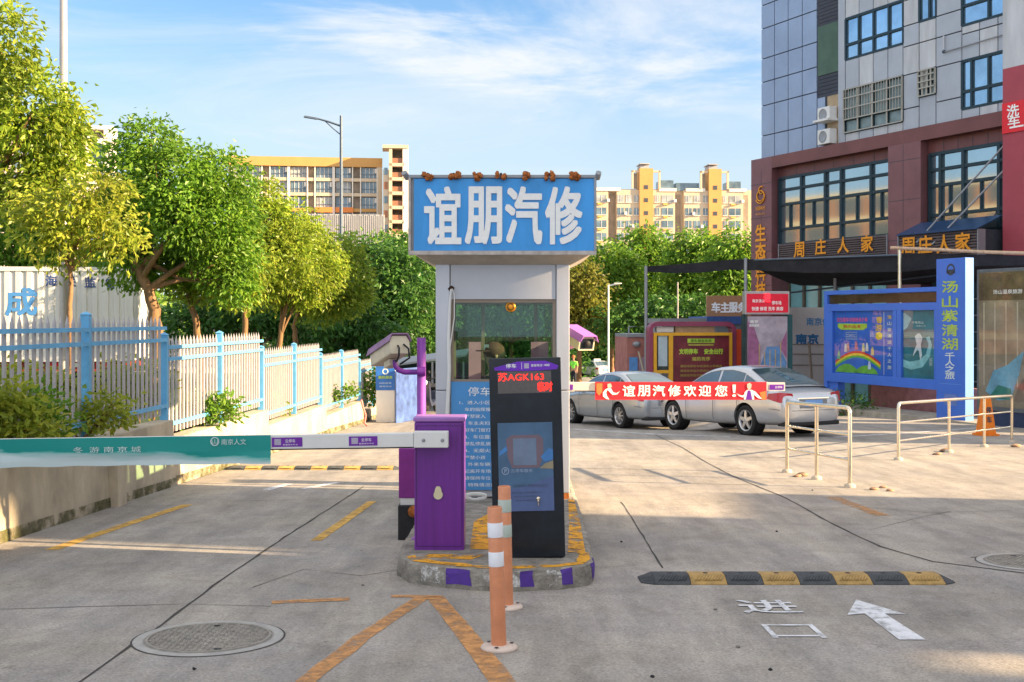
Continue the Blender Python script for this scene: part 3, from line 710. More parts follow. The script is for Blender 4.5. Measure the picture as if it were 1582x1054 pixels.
cmr = camera('security_camera', 'dirty cream camera seen from behind on the bent arm of the purple pole', Mc, CREAM, mat('dusty purple shield', (.25, .13, .25), .5, var=.3), .46, .082, .072)
mb = MB(Mc); mb.tube([(-.235, .02, -.01), (-.28, .03, -.04), (-.27, .035, -.1), (-.2, .03, -.13), (-.1, .0, -.1)], .008, BLACK, 8); mb.tube([(-.235, -.03, .0), (-.30, -.04, -.05), (-.28, -.05, -.12), (-.15, -.02, -.14)], .008, BLACK, 8); mb.build('cable', cmr)
mb = MB(Mc); mb.box(-.06, .06, -.04, .04, -.13, -.074, CREAM); mb.build('mount', cmr, bevel=.006)
# second purple cabinet
cab = thing('control_cabinet', 'narrow purple control cabinet on a black plinth behind the barrier', 'cabinet', ((628 - HX) / F * 10.3, 10.4, gz(10.3)))
cx = (629 - HX) / F * 10.3; za = CAMZ + (HY - 693) / F * 10.3; zb_ = CAMZ + (HY - 770) / F * 10.3
mb = MB(); mb.box(cx - .075, cx + .19, 10.3, 10.6, zb_, za, mat('magenta coat', (.22, .02, .22), .4, var=.15)); mb.build('body', cab, bevel=.008)
mb = MB(); mb.box(cx - .06, cx + .18, 10.31, 10.6, zb_ - .06, zb_, WHITE); mb.build('base_rail', cab)
mb = MB(); mb.box(cx - .08, cx + .2, 10.28, 10.62, gz(10.3) - .02, zb_ - .06, BLACK); mb.build('plinth', cab, bevel=.01)
mb = MB(); mb.lathe([(.0, -.02), (.05, -.02), (.05, .02), (0, .02)], (cx + .06, 10.26, zb_ - .11), RUST, 14, 'y'); mb.build('rusty_flange', cab)

# ------------------------------------------------------------------ payment kiosk
ky, kz = 8.5, IZ(8.5)
KM = Matrix.Translation(Vector(((818 - HX) / F * ky, ky, kz))) @ Matrix.Rotation(rad(-1.5), 4, 'Z') @ Matrix.Rotation(rad(-1.4), 4, 'Y')
kiosk = thing('payment_kiosk', 'tall black payment kiosk with a red number display and a blue poster', 'kiosk', KM.translation)
KH = 1.46; kw = .262
mb = MB(KM); mb.box(-kw + .005, kw - .005, .012, .24, 0, KH - .005, mat('kiosk black steel', (.02, .022, .028), .4, .2)); mb.build('body', kiosk, bevel=.006)
mb = MB(KM); mb.box(-kw, kw, 0, .010, .01, KH, BLACKGLOSS); mb.build('front_glass', kiosk)
KF = KM @ facing_us((0, -.001, 0))
mb = MB(KF); hdr = [(-.22, KH - .085), (-.1, KH - .092), (.1, KH - .092), (.235, KH - .085), (.245, KH - .06), (.225, KH - .05), (.15, KH - .022), (-.05, KH - .024), (-.12, KH - .04), (-.225, KH - .065)]
mb.prism(hdr, .0, .002, mat('bright violet strip', (.15, .02, .48), .35, var=.1)); hd = mb.build('header', kiosk)
mb = MB(KF); mb.text('停车', -.10, KH - .055, .075, .03, WHITEPRINT, .004, .02); mb.box(-.024, -.021, KH - .08, KH - .03, .002, .003, WHITEPRINT); mb.box(-.005, .03, KH - .075, KH - .038, .002, .003, mat('grey sticker square', (.4, .38, .5), .6))
mb.text('客服电话：', .09, KH - .054, .09, .018, WHITEPRINT, .004, .012); mb.text('400', .16, KH - .054, .04, .016, WHITEPRINT, .004, .02)
mb.build('lettering', hd)
mb = MB(KF); mb.box(-.20, .19, KH - .255, KH - .095, .0, .003, mat('display screen', (.115, .10, .095), .5, var=.15, scale=40)); ds = mb.build('display', kiosk)
LED = mat('red led', (.5, .01, .005), .5, emit=(1.0, .02, .012, .8))
mb = MB(KF); mb.text('苏AGK163', -.03, KH - .135, .335, .062, LED, .005, .008); mb.text('临时', .145, KH - .21, .105, .068, LED, .005, .014); mb.build('lettering', ds)
PO1 = mat('kiosk poster blue', (.065, .135, .235), .3, var=.22, scale=4)
mb = MB(KF); mb.box(-.21, .19, .345, .99, .0, .003, PO1)
mb.prism([(-.15, .87), (-.11, .90), (.09, .90), (.12, .87), (.12, .76), (.09, .66), (-.11, .66), (-.14, .74)], .003, .004, mat('poster brown shape', (.17, .12, .15), .4, var=.1))
mb.prism([(-.10, .875), (.07, .875), (.07, .68), (-.10, .68)], .004, .005, mat('poster grey screen', (.15, .20, .29), .35, var=.2))
mb.prism([(.1, .74), (.16, .80), (.19, .79), (.19, .72), (.13, .70)], .004, .005, mat('poster bright blue', (.06, .21, .5), .4)); mb.prism([(.13, .69), (.19, .71), (.19, .65), (.09, .655)], .004, .005, mat('poster ochre', (.30, .25, .16), .4))
mb.prism([(-.2, .78), (-.15, .82), (-.14, .79), (-.2, .75)], .004, .005, mat('poster bright blue', (.06, .21, .5), .4))
mb.prism([(-.21, .345), (.19, .345), (.19, .60), (.0, .53), (-.21, .49)], .003, .0042, mat('poster indigo', (.085, .125, .27), .35, var=.15))
po = mb.build('poster', kiosk)
PPRINT = mat('pale poster print', (.30, .38, .52), .5, var=.1); DPRINT = mat('dark poster print', (.07, .09, .16), .5, var=.1)
mb = MB(KF); mb.lathe([(.022, .005), (.028, .005)], (-.16, .64, 0), PPRINT, 20); mb.text('P', -.158, .64, .018, .028, PPRINT, .006, .02); mb.text('云停车服务', -.04, .64, .16, .026, PPRINT, .005)
mb.text('扫码停车 缴费便捷出行', .02, .53, .25, .022, DPRINT, .006, .006)
for k in range(3): mb.text('停车场出入请减速慢行听从指挥'[k:k + 11 - k], -.01, .48 - k * .028, .22 - k * .03, .013, DPRINT, .006)
mb.build('lettering', po)
mb = MB(KF); mb.lathe([(0, .02), (.014, .018), (.016, .003)], (.075, .435, 0), STEEL, 14); mb.box(.071, .079, .385, .425, .004, .01, STEEL); mb.blob((.075, .42, .02), (.011, .011, .02), STEEL); mb.build('lock', kiosk)

# ------------------------------------------------------------------ bollards
def bollard(px, py, label, lean, old):
    p = GP(px, py); M = placed(p)
    b = thing('bollard', label, 'bollard', p, 0, 'orange and white bollards before the island')
    c = mat('bollard base pale' , (.62, .50, .42), .6, var=.15)
    m = MB(M); m.lathe([(0, 0), (.10, 0), (.103, .012), (.095, .022), (.05, .028), (0, .028)], (0, 0, 0), c, 28)
    for a in (20, 140, 260): m.lathe([(0, .030), (.012, .030)], (.075 * math.cos(rad(a)), .075 * math.sin(rad(a)), 0), BLACK, 10)
    m.build('base', b)
    ML = M @ Matrix.Rotation(rad(lean), 4, 'Y')
    m = MB(ML); m.lathe([(.042, .02), (.041, .4), (.0405, .78), (.036, .785), (.036, .74), (0, .74)], (0, 0, 0), ORANGE, 28); m.build('post', b)
    bandm = mat('bollard white band', (.80, .80, .84), .35, var=.05) if not old else mat('bollard greenish band', (.44, .50, .44), .5, var=.15)
    for h0, h1 in ((.62, .70), (.46, .54)): m = MB(ML); m.lathe([(.0425, h0), (.0428, h0 + .001), (.0424, h1 - .001), (.0418, h1)], (0, 0, 0), bandm, 28); m.build('reflective_band', b)
bollard(771, 1003, 'near orange bollard with clean white bands on a round bolted base', -1.8, False)
bollard(783, 940, 'orange bollard with greenish bands half hidden behind the nearer bollard', -1.2, True)

# ------------------------------------------------------------------ speed humps
def hump(name, label, x0, x1, y, n, w=.36, h=.052, old=False):
    o = thing(name, label, 'speed hump', ((x0 + x1) / 2, y, gz(y)))
    BK = mat('hump black rubber', (.055, .06, .065), .75, var=.3, scale=14, bump=.5); YL = mat('hump yellow rubber', (.40, .25, .08), .7, var=.3, scale=14, bump=.5)
    pr = [(-w / 2, .008), (-w / 2 + .06, .034), (-.06, h), (.06, h), (w / 2 - .06, .034), (w / 2, .008), (w / 2, -.01), (-w / 2, -.01)]
    T = Matrix.Translation(Vector((0, y, gz(y)))) @ Matrix.Rotation(-math.atan(SL), 4, 'X')
    L = (x1 - x0 - .10) / n
    for i in range(n):
        a = x0 + .05 + i * L; m = MB(T); mm_ = YL if i % 2 else BK
        m.prism(pr, a + .002, a + L - .002, mm_, 'x')
        for k in range(9):                              # tread ribs
            q = a + .03 + (L - .06) * k / 9
            m.hexa([(q, -.15, .026), (q + .012, -.15, .026), (q + .05, -.07, h - .006), (q + .038, -.07, h - .006), (q, -.15, .034), (q + .012, -.15, .034), (q + .05, -.07, h + .001), (q + .038, -.07, h + .001)], mm_)
        m.lathe([(0, h + .003), (.018, h + .003), (.02, h)], (a + L / 2, 0, 0), BLACK, 12)
        m.build('module', o, bevel=.004)
    for s, xe in ((-1, x0 + .05), (1, x1 - .05)):
        m = MB(T); k = len(pr); m.raw([(xe, p[0], p[1]) for p in pr] + [(xe + s * .09, p[0] * .62, min(p[1], .012)) for p in pr], [(i, (i + 1) % k, k + (i + 1) % k, k + i) for i in range(k)] + [tuple(range(k, 2 * k))], BK); m.build('end_cap', o)
hump('speed_hump', 'black and yellow rubber speed hump across the right lane', .96, 3.12, 8.42, 8)
p0, p1 = GP(345, 727), GP(618, 721)
hump('speed_hump', 'worn yellow speed hump across the left lane near the wall', p0.x, p1.x, 16.9, 10, .32, .045)

# ------------------------------------------------------------------ manholes
def manhole(c, r, label):
    o = thing('manhole_cover', label, 'manhole cover', (c.x, c.y, gz(c.y)))
    T = Matrix.Translation(Vector((c.x, c.y, gz(c.y)))) @ Matrix.Rotation(-math.atan(SL), 4, 'X')
    IRON = mat('cast iron', (.30, .275, .24), .65, .25, var=.3, scale=12, bump=.3)
    m = MB(T); m.lathe([(r, -.02), (r, .003), (r * .99, .006), (r * .87, .006), (r * .86, .002), (r * .86, -.03)], (0, 0, 0), mat('manhole ring', (.36, .345, .325), .7, .1, var=.2, scale=10), 56); m.build('ring', o)
    m = MB(T); R2 = r * .845; m.lathe([(0, .006), (R2, .006), (R2, -.03)], (0, 0, 0), IRON, 56)
    k = int(R2 / .034)
    for i in range(-k, k + 1):
        for j in range(-k, k + 1):
            x, y = i * .034, j * .034
            if math.hypot(x, y) < R2 - .03:
                if (i + j) % 2: m.box(x - .014, x + .014, y - .005, y + .005, .004, .0105, IRON)
                else: m.box(x - .005, x + .005, y - .014, y + .014, .004, .0105, IRON)
    m.lathe([(R2 - .02, .006), (R2 - .02, .011), (R2 - .004, .011), (R2 - .004, .006)], (0, 0, 0), IRON, 56)
    m.box(.1, .14, -R2 + .06, -R2 + .08, .008, .0115, BLACK); m.box(-.04, .0, R2 - .09, R2 - .07, .008, .0115, BLACK)
    m.build('lid', o)
    m = MB(T); m.lathe([(r * 1.0, .0025), (r * 1.025, .0025)], (0, 0, 0), CRACK, 56); m.build('seam', o)
manhole(GP(323, 986), .42, 'round iron manhole cover in the left lane foreground')
manhole(GP(1592, 869), .40, 'iron manhole cover cut by the right edge of the photo')

# ------------------------------------------------------------------ steel railings
def railing(name, label, pts, h, posts):
    o = thing(name, label, 'railing', pts[0]); a, b = Vector(pts[0]), Vector(pts[1]); d = (b - a).normalized(); upv = Vector((0, 0, 1))
    m = MB(); r = .026; c = .07
    path = [a, a + upv * (h - c)] + [a + upv * (h - c + c * math.sin(t)) + d * (c - c * math.cos(t)) for t in (.4, .8, 1.2, 1.57)]
    path += [b + upv * (h - c + c * math.sin(t)) - d * (c - c * math.cos(t)) for t in (1.57, 1.2, .8, .4)] + [b + upv * (h - c), b]
    m.tube(path, r, STEEL, 14); m.build('frame', o)
    for k, f in enumerate(posts): q = a.lerp(b, f); m = MB(); m.tube([q, q + upv * (h - r)], r * .92, STEEL, 14); m.build('post', o)
    for f in (.34, .66): m = MB(); m.tube([a + upv * h * f, b + upv * h * f], r * .62, STEEL, 10); m.build('rail', o)
    for f in [0, 1] + posts: q = a.lerp(b, f); m = MB(); m.lathe([(.075, -.01), (.07, .03), (.035, .05), (0, .05)], q, mat('mortar lump', (.5, .43, .34), .95, var=.2, bump=.4), 12); m.build('footing', o)
railing('steel_railing', 'short stainless railing with three posts nearest the speed hump', [GP(1216, 730), GP(1313, 753)], .99, [.5])
railing('steel_railing', 'longer stainless railing with four posts in front of the blue pillar', [GP(1388, 711), GP(1563, 684)], .90, [.40, .72])

# ------------------------------------------------------------------ right barrier boom
rb = thing('barrier_gate', 'barrier behind the booth whose boom carries the red welcome banner', 'barrier gate', (.25, 14.5, IZ(14.5)))
mb = MB(); mb.box(.06, .42, 14.3, 14.6, IZ(14.5), IZ(14.5) + 1.12, PURPLE); mb.build('cabinet', rb, bevel=.01)
rz_ = CAMZ + (HY - 597) / F * 14.2
CREAMW = mat('sunlit boom enamel', (.66, .62, .55), .4, var=.08)
mb = MB(); mb.box(.2, (1187 - HX) / F * 14.2, 14.17, 14.23, rz_ - .052, rz_ + .052, CREAMW); rboom = mb.build('boom', rb, bevel=.006)
mb = MB(); qx = lambda px: (px - HX) / F * 14.2
qz = lambda py: CAMZ + (HY - py) / F * 14.2
mb.box(qx(919), qx(1183), 14.155, 14.165, qz(617.5), qz(590), RED)
rban = mb.build('banner', rboom, label='bright red banner with white welcome characters')
mb = MB(facing_us((0, 14.153, 0)))
for ch, px in zip('谊朋汽修欢迎您', (971, 994, 1017, 1041, 1065, 1088, 1113)): mb.text(ch, qx(px), qz(603.5), 18.5 / F * 14.2, 16.5 / F * 14.2, WHITEPRINT, .003, .022)
mb.text('！', qx(1133), qz(603.5), 5 / F * 14.2, 18 / F * 14.2, WHITEPRINT, .003, .02)
SKIN_P = mat('printed skin tone', (.75, .50, .40), .6, var=.1)
def pg(pts, m, z): mb.prism([(qx(a), qz(b)) for a, b in pts][::-1], z, z + .001, m)
pg([(935, 601), (931, 606), (931, 612), (936, 616), (941, 617), (937, 611), (936, 606), (938, 602)], WHITEPRINT, .003)
pg([(936, 600), (943, 599), (947, 606), (952, 607), (957, 604), (953, 609), (946, 610)], WHITEPRINT, .004)
pg([(938, 593), (943, 592), (945, 597), (941, 600), (938, 598)], SKIN_P, .005)
pg([(1148, 617), (1149, 606), (1153, 602), (1160, 602), (1166, 605), (1176, 616), (1170, 615), (1163, 609), (1164, 617)], WHITEPRINT, .003)
pg([(1150, 608), (1146, 611), (1139, 609), (1136, 607), (1141, 612), (1147, 614)], WHITEPRINT, .0035)
pg([(1154, 603), (1158, 603), (1161, 617), (1151, 617)], VIOLET, .0045); pg([(1153, 593), (1157, 591), (1160, 594), (1159, 600), (1155, 602), (1153, 598)], SKIN_P, .005)
pg([(921, 592), (930, 592), (930, 605), (925, 611), (921, 606)], mat('orange print', (.8, .2, .05), .6), .0028); pg([(1172, 606), (1182, 604), (1182, 617), (1176, 617)], mat('orange print', (.8, .2, .05), .6), .0028)
mb.build('print', rban)
mb = MB(facing_us((0, 14.168, 0))); mb.box(qx(1186), qx(1212), qz(604), qz(591), -.06, -.002, CREAMW); mb.box(qx(1188), qx(1210), qz(602), qz(594), 0, .003, VIOLET); mb.text('云停车', qx(1202), qz(598), .09, .03, WHITEPRINT, .005, .01)
mb.box(qx(880), qx(885), qz(602), qz(594), 0, .003, VIOLET); mb.build('sticker', rboom)
# purple camera right of the booth
ax = Vector((.40, -.88, -.26)).normalized(); zz = Vector((0, 0, 1)); yy = zz.cross(ax).normalized(); zz = ax.cross(yy)
Mc = Matrix((ax, yy, zz)).transposed().to_4x4(); Mc.translation = W(894, 523, 13.6)
c2 = camera('security_camera', 'purple topped camera pointing forward beside the right booth post', Mc, CREAM, mat('lilac camera shield', (.36, .13, .50), .45, var=.12), .42, .10, .085)
mb = MB(); mb.tube([W(868, 560, 13.95), W(868, 538, 13.95), W(880, 536, 13.85), W(889, 533, 13.7)], .03, PINK, 12); mb.tube([(W(868, 0, 13.95).x, 13.95, IZ(13.9)), W(868, 545, 13.95)], .03, PURPLE, 12); mb.build('bracket', c2)

# ------------------------------------------------------------------ cars
def eval_mesh(o):
    bpy.context.view_layer.update()
    return bpy.data.meshes.new_from_object(o.evaluated_get(bpy.context.evaluated_depsgraph_get()))
TYRE = mat('tyre rubber', (.015, .015, .016), .8, var=.3, scale=20); ALLOY = mat('alloy rim', (.55, .56, .58), .3, .8, var=.08)
CARGLASS = mat('car window glass', (.03, .075, .10), .05, .25, var=.3, scale=1.5, spec=.9, coat=.8)
TAIL = mat('tail lamp red', (.42, .01, .02), .2, var=.15, coat=.5); LAMPC = mat('clear lamp', (.6, .62, .65), .15, .3); PLATE = mat('blue number plate', (.16, .34, .72), .4, var=.06); CHROME = mat('chrome', (.7, .7, .72), .12, 1.0, var=.05)
def car(name, label, M, paint, group, L=4.8, Wd=.90, front=.92, wb=2.74, zroof=1.45, rear_end=-2.45, detail=True):
    o = thing(name, label, 'car', M.translation, 0, group)
    ax_r, ax_f = -wb / 2, wb / 2; fe = rear_end + L
    st = [(rear_end, .60, .34, .72), (rear_end + .03, .74, .30, .86), (rear_end + .16, .83, .26, .955), (rear_end + .5, .875, .24, 1.0), (ax_r, .90, .22, .985), (-.7, .905, .20, .955), (-.1, .905, .19, .94), (.55, .90, .19, .93),
          (1.0, .90, .20, .91), (ax_f, .895, .22, .865), (ax_f + .4, .87, .22, .80), (fe - .22, .80, .22, .72), (fe - .06, .68, .26, .64), (fe, .52, .32, .55)]
    rings = []
    for x, w, zb, ztp in st:
        w = w * Wd / .9; zmid = zb + (ztp - zb) * .55
        half = [(0, zb), (.78 * w, zb), (.94 * w, zb + .05), (.985 * w, zb + .18), (w, zmid), (.985 * w, ztp - .12), (.955 * w, ztp - .035), (.87 * w, ztp + .0), (.5 * w, ztp + .022), (0, ztp + .03)]
        rings.append([(x, y, z) for y, z in half] + [(x, -y, z) for y, z in half[1:-1][::-1]])
    n = len(rings[0]); vs = [v for r in rings for v in r]
    fs = [(i * n + k, i * n + (k + 1) % n, (i + 1) * n + (k + 1) % n, (i + 1) * n + k) for i in range(len(rings) - 1) for k in range(n)] + [tuple(range(n))[::-1], tuple(range((len(rings) - 1) * n, len(rings) * n))]
    me = bpy.data.meshes.new('car_source'); me.from_pydata(vs, [], fs); me.polygons.foreach_set('use_smooth', [True] * len(fs)); t = bpy.data.objects.new('car_source', me); COL.objects.link(t)
    sd = t.modifiers.new('s', 'SUBSURF'); sd.levels = sd.render_levels = 2
    cut = MB()
    for xa in (ax_r, ax_f):
        for sg in (-1, 1): cut.lathe([(0, sg * .58), (.365, sg * .58), (.365, sg * 1.2), (0, sg * 1.2)], (xa, 0, .335), BLACK, 40, 'y')
    cm = bpy.data.meshes.new('cut_source'); cm.from_pydata([tuple(v) for v in cut.v], [], cut.f); co = bpy.data.objects.new('cut_source', cm); COL.objects.link(co)
    import bmesh
    bmx = bmesh.new(); bmx.from_mesh(cm); bmesh.ops.remove_doubles(bmx, verts=bmx.verts, dist=1e-4); bmesh.ops.recalc_face_normals(bmx, faces=bmx.faces); bmx.to_mesh(cm); bmx.free()
    bo = t.modifiers.new('b', 'BOOLEAN'); bo.operation = 'DIFFERENCE'; bo.object = co; bo.solver = 'EXACT'
    body = eval_mesh(t); bpy.data.objects.remove(t); bpy.data.objects.remove(co)
    mb = MB(M); mb.raw([v.co for v in body.vertices], [tuple(p.vertices) for p in body.polygons], paint, True)
    # cabin
    xs = [1.12, 1.0, .85, .6, .35, .12, -.15, -.5, -.85, -1.1, -1.35, -1.6, -1.85, -2.0]
    def zr(x):
        P = [(1.12, .90), (.85, 1.05), (.35, 1.31), (.05, zroof - .045), (-.35, zroof), (-.75, zroof - .01), (-1.1, zroof - .06), (-1.45, zroof - .19), (-1.8, zroof - .34), (-2.05, .99)]
        for (x1, z1), (x0, z0) in zip(P, P[1:]):
            if x0 <= x <= x1: return z0 + (z1 - z0) * (x - x0) / (x1 - x0)
        return P[-1][1]
    yw = lambda z: (.835 - .46 * max(0, z - .93)) * Wd / .9
    rg = []
    for x in xs:
        z = zr(x); zt_ = max(z - .05, .90)
        half = [(yw(.86), .86), (yw(.90 + (zt_ - .9) * .35), .90 + (zt_ - .9) * .35), (yw(zt_), zt_), (yw(z) - .07, z - .005), (yw(z) * .5, z + .012), (0, z + .018)]
        rg.append([(x, y, q) for y, q in half] + [(x, -y, q) for y, q in half[:-1][::-1]])
    k = len(rg[0]); mb.raw([v for r in rg for v in r], [(i * k + j, i * k + j + 1, (i + 1) * k + j + 1, (i + 1) * k + j) for i in range(len(rg) - 1) for j in range(k - 1)], paint, True)
    bd = mb.build('body', o, sharp=rad(50))
    def sidewin(a, b, name, fa=0, fb=0):
        for sg in (-1, 1):
            m = MB(M); nn = 10; lo = []; hi = []
            for i in range(nn + 1):
                x = a + (b - a) * i / nn; z0 = .955 + .02 * (a - x) / 2; z1 = max(zr(x) - .085, z0 + .004)
                lo.append((x, sg * (yw(z0) + .006), z0)); hi.append((x, sg * (yw(z1) + .006), z1))
            m.raw(lo + hi, [(i, i + 1, nn + 2 + i, nn + 1 + i) for i in range(nn)], CARGLASS, True); m.build(name, o)
    sidewin(.82, -.25, 'front_side_window'); sidewin(-.33, -1.12, 'rear_side_window'); sidewin(-1.16, -1.58, 'quarter_window')
    def topglass(x0, x1, name):
        m = MB(M); nn, kk = 8, 8; v = []
        for i in range(nn + 1):
            x = x0 + (x1 - x0) * i / nn; z = zr(x); yy_ = yw(z) - .10 - .02 * (abs(i - nn / 2) / nn)
            for j in range(kk + 1):
                u = -1 + 2 * j / kk; v.append((x, u * yy_, z + .026 - .016 * abs(u)))
        m.raw(v, [(i * (kk + 1) + j, i * (kk + 1) + j + 1, (i + 1) * (kk + 1) + j + 1, (i + 1) * (kk + 1) + j) for i in range(nn) for j in range(kk)], CARGLASS, True); m.build(name, o)
    topglass(-1.12, -1.93, 'rear_window'); topglass(1.0, .16, 'windscreen')
    for xa in (ax_r, ax_f):
        for sg in (-1, 1):
            y1 = sg * (Wd - .03); y0 = sg * (Wd - .25)
            m = MB(M); m.lathe([(0, y0), (.30, y0), (.325, y0 + sg * .03), (.325, y1 - sg * .03), (.305, y1), (.222, y1 - sg * .004), (.215, y1 - sg * .03), (.21, y0 + sg * .04), (0, y0 + sg * .04)], (xa, 0, .325), TYRE, 36, 'y'); w = m.build('wheel', o)
            m = MB(M); m.lathe([(.222, y1 - sg * .004), (.205, y1 - sg * .006), (.20, y1 - sg * .03), (.19, y1 - sg * .05)], (xa, 0, .325), ALLOY, 36, 'y')
            nsp = 5 if detail else 9
            for q in range(nsp):
                a = 2 * math.pi * q / nsp + .3; c, s_ = math.cos(a), math.sin(a); hw = .042 if nsp == 5 else .022
                pts = []
                for r, wd, yy_ in ((.03, hw, y1 - sg * .004), (.205, hw * .72, y1 - sg * .012)):
                    for t_ in (-1, 1): pts.append((xa + c * r - s_ * wd * t_, yy_, .325 + s_ * r + c * wd * t_))
                for r, wd, yy_ in ((.03, hw, y1 - sg * .05), (.205, hw * .72, y1 - sg * .05)):
                    for t_ in (-1, 1): pts.append((xa + c * r - s_ * wd * t_, yy_, .325 + s_ * r + c * wd * t_))
                m.raw(pts, [(0, 1, 3, 2), (0, 4, 5, 1), (2, 3, 7, 6), (0, 2, 6, 4), (1, 5, 7, 3)], ALLOY)
            m.lathe([(0, y1 + sg * .0), (.035, y1 - sg * .002), (.05, y1 - sg * .03)], (xa, 0, .325), ALLOY, 20, 'y'); m.build('rim', w)
            m = MB(M); m.lathe([(0, sg * .60), (.362, sg * .60), (.362, sg * (Wd - .055))], (xa, 0, .335), BLACK, 32, 'y'); m.build('wheel_arch', o)
    for sg in (-1, 1):
        m = MB(M); e = rear_end
        m.raw([(e + .012, sg * .50, .74), (e + .10, sg * .80, .72), (e + .42, sg * .872, .80), (e + .36, sg * .862, .90), (e + .1, sg * .78, .93), (e + .05, sg * .5, .90)], [(0, 1, 4, 5), (1, 2, 3, 4)], TAIL, True); m.build('tail_light', o)
        m = MB(M); m.raw([(fe - .05, sg * .52, .58), (fe - .22, sg * .80, .60), (fe - .45, sg * .86, .72), (fe - .2, sg * .72, .735), (fe - .06, sg * .5, .66)], [(0, 1, 3, 4), (1, 2, 3)], LAMPC); m.build('headlight', o)
        m = MB(M); m.blob((.78, sg * (Wd + .07), 1.0), (.06, .11, .075), paint, 12, 8, 0); m.box(.75, .80, min(sg * .8, sg * (Wd + .03)), max(sg * .8, sg * (Wd + .03)), .95, .985, BLACK); m.build('mirror', o)
        for xh in (.0, -.98): m = MB(M); m.box(xh - .1, xh + .1, min(sg * .90, sg * .925), max(sg * .90, sg * .925), .835, .862, paint if name == 'parked_car' else CHROME); m.build('door_handle', o, bevel=.006)
        m = MB(M)                                       # door shut lines
        for xh in (.72, -.27, -1.1): m.tube([(xh, sg * .893, .30), (xh, sg * .9045, .5), (xh, sg * .9035, .66), (xh - .0, sg * .895, .84), (xh, sg * .87, .93)], .005, BLACK, 6)
        m.build('door_seam', o)
    m = MB(M); e = rear_end; m.box(e - .012, e + .03, -.23, .23, .635, .765, PLATE); m.build('number_plate', o)
    m = MB(M); m.box(e - .006, e + .02, -.36, .36, .60, .78, mat('plate recess', (.22, .23, .25), .5)); m.build('plate_recess', o, bevel=.01)
    m = MB(M)
    def sk(y, z): return (e + .012 + .10 * max(0, (abs(y) - .5) / .3) ** 2 + .35 * max(0, z - .9) , y, z)
    m.tube([sk(-.64, .985), (e + .16, -.66, .93), (e + .06, -.6, .80), (e + .015, -.55, .62), (e + .004, 0, .575), (e + .015, .55, .62), (e + .06, .6, .80), (e + .16, .66, .93)], .0055, BLACK, 6)
    m.tube([(e + .34, -.875, .60), (e + .14, -.80, .575), (e + .01, -.55, .555), (e - .003, 0, .55), (e + .01, .55, .555), (e + .14, .80, .575), (e + .34, .875, .60)], .005, BLACK, 6)
    m.build('trunk_seam', o)
    for sg in (-1, 1): m = MB(M); m.box(e + .02, e + .06, min(sg * .45, sg * .62), max(sg * .45, sg * .62), .40, .43, TAIL); m.build('reflector', o)
    for sg in (-1, 1):                                  # black trim under the side glass and along the sill
        m = MB(M); m.tube([(x, sg * (yw(.945) + .008), .945 + .01 * (-x)) for x in (.9, .5, 0, -.5, -1, -1.55)], .009, BLACK, 6); m.tube([(x, sg * (yw(max(zr(x) - .07, .95)) + .004), max(zr(x) - .07, .95)) for x in (.9, .6, .35, .1, -.2, -.6, -.9, -1.15, -1.4, -1.6)], .008, CHROME, 6); m.build('window_trim', o)
    m = MB(M); m.box(e + .0, e + .06, -.42, .42, .785, .812, CHROME); m.build('trunk_trim', o, bevel=.005)
    m = MB(M); m.box(e + .02, e + .3, -.70, .70, .24, .33, BLACK); m.build('rear_valance', o, bevel=.02)
    return o
SILVER = mat('silver metallic paint', (.52, .53, .56), .24, .6, var=.04, scale=2, coat=.5); CARWHITE = mat('white car paint', (.72, .73, .75), .3, 0, var=.03, coat=.5); CARDARK = mat('dark blue car paint', (.05, .09, .15), .3, .3, var=.05, coat=.5)
def car_matrix(rear, front):
    d = Vector(front) - Vector(rear); mid = (Vector(rear) + Vector(front)) / 2; yaw = math.atan2(d.y, d.x)
    T = placed((mid.x, mid.y, gz(mid.y)), yaw); pitch = math.atan(-SL * math.sin(yaw))
    return T @ Matrix.Rotation(-pitch, 4, 'Y')
# wheel contact seen in the photo is the near (left) side wheels: shift to the car's middle line
def side_shift(p, q, w=.79):
    d = (Vector(q) - Vector(p)); d.z = 0; d.normalize(); s = Vector((d.y, -d.x, 0)) * w
    return Vector(p) + s, Vector(q) + s
r_, f_ = side_shift(GP(1148, 672), W(1049, 664, 26.55)); car('parked_car', 'silver saloon car nearest the railings with its boot towards us', car_matrix(r_, f_), SILVER, 'silver saloon cars parked along the kerb', L=4.55, wb=2.62, Wd=.88)
r_, f_ = side_shift(W(960, 660, 30.2), W(884, 653, 32.6)); CM1 = car_matrix(r_, f_); CM1.translation.z -= .19; car('parked_car', 'grey silver saloon car half hidden behind the red banner and the booth', CM1, mat('grey silver paint', (.42, .46, .50), .26, .55, var=.04, scale=2, coat=.5), 'silver saloon cars parked along the kerb', L=4.55, wb=2.62, Wd=.88, detail=False)
T = placed((7.4, 103, gz(103)), rad(108)); car('parked_car', 'white taxi sedan parked far off beside the hedge', T, CARWHITE, 'cars parked by the hedge', detail=False)
mb = MB(T); mb.box(-.4, -.1, -.3, .3, 1.46, 1.6, WHITE); mb.build('roof_sign', bpy.data.objects[[o.name for o in bpy.data.objects if o.get('label', '').startswith('white taxi')][0]], bevel=.02)
T = placed((10.4, 104.5, gz(104)), rad(112)); car('parked_car', 'dark blue car partly behind the pink hut', T, CARDARK, 'cars parked by the hedge', detail=False)
T = placed((W(905, 0, 139).x, 139, gz(139) + far_rise(139)), rad(178)); car('passing_car', 'white car on the far road seen through the trees right of the booth', T, CARWHITE, 'cars on the far road', detail=False)

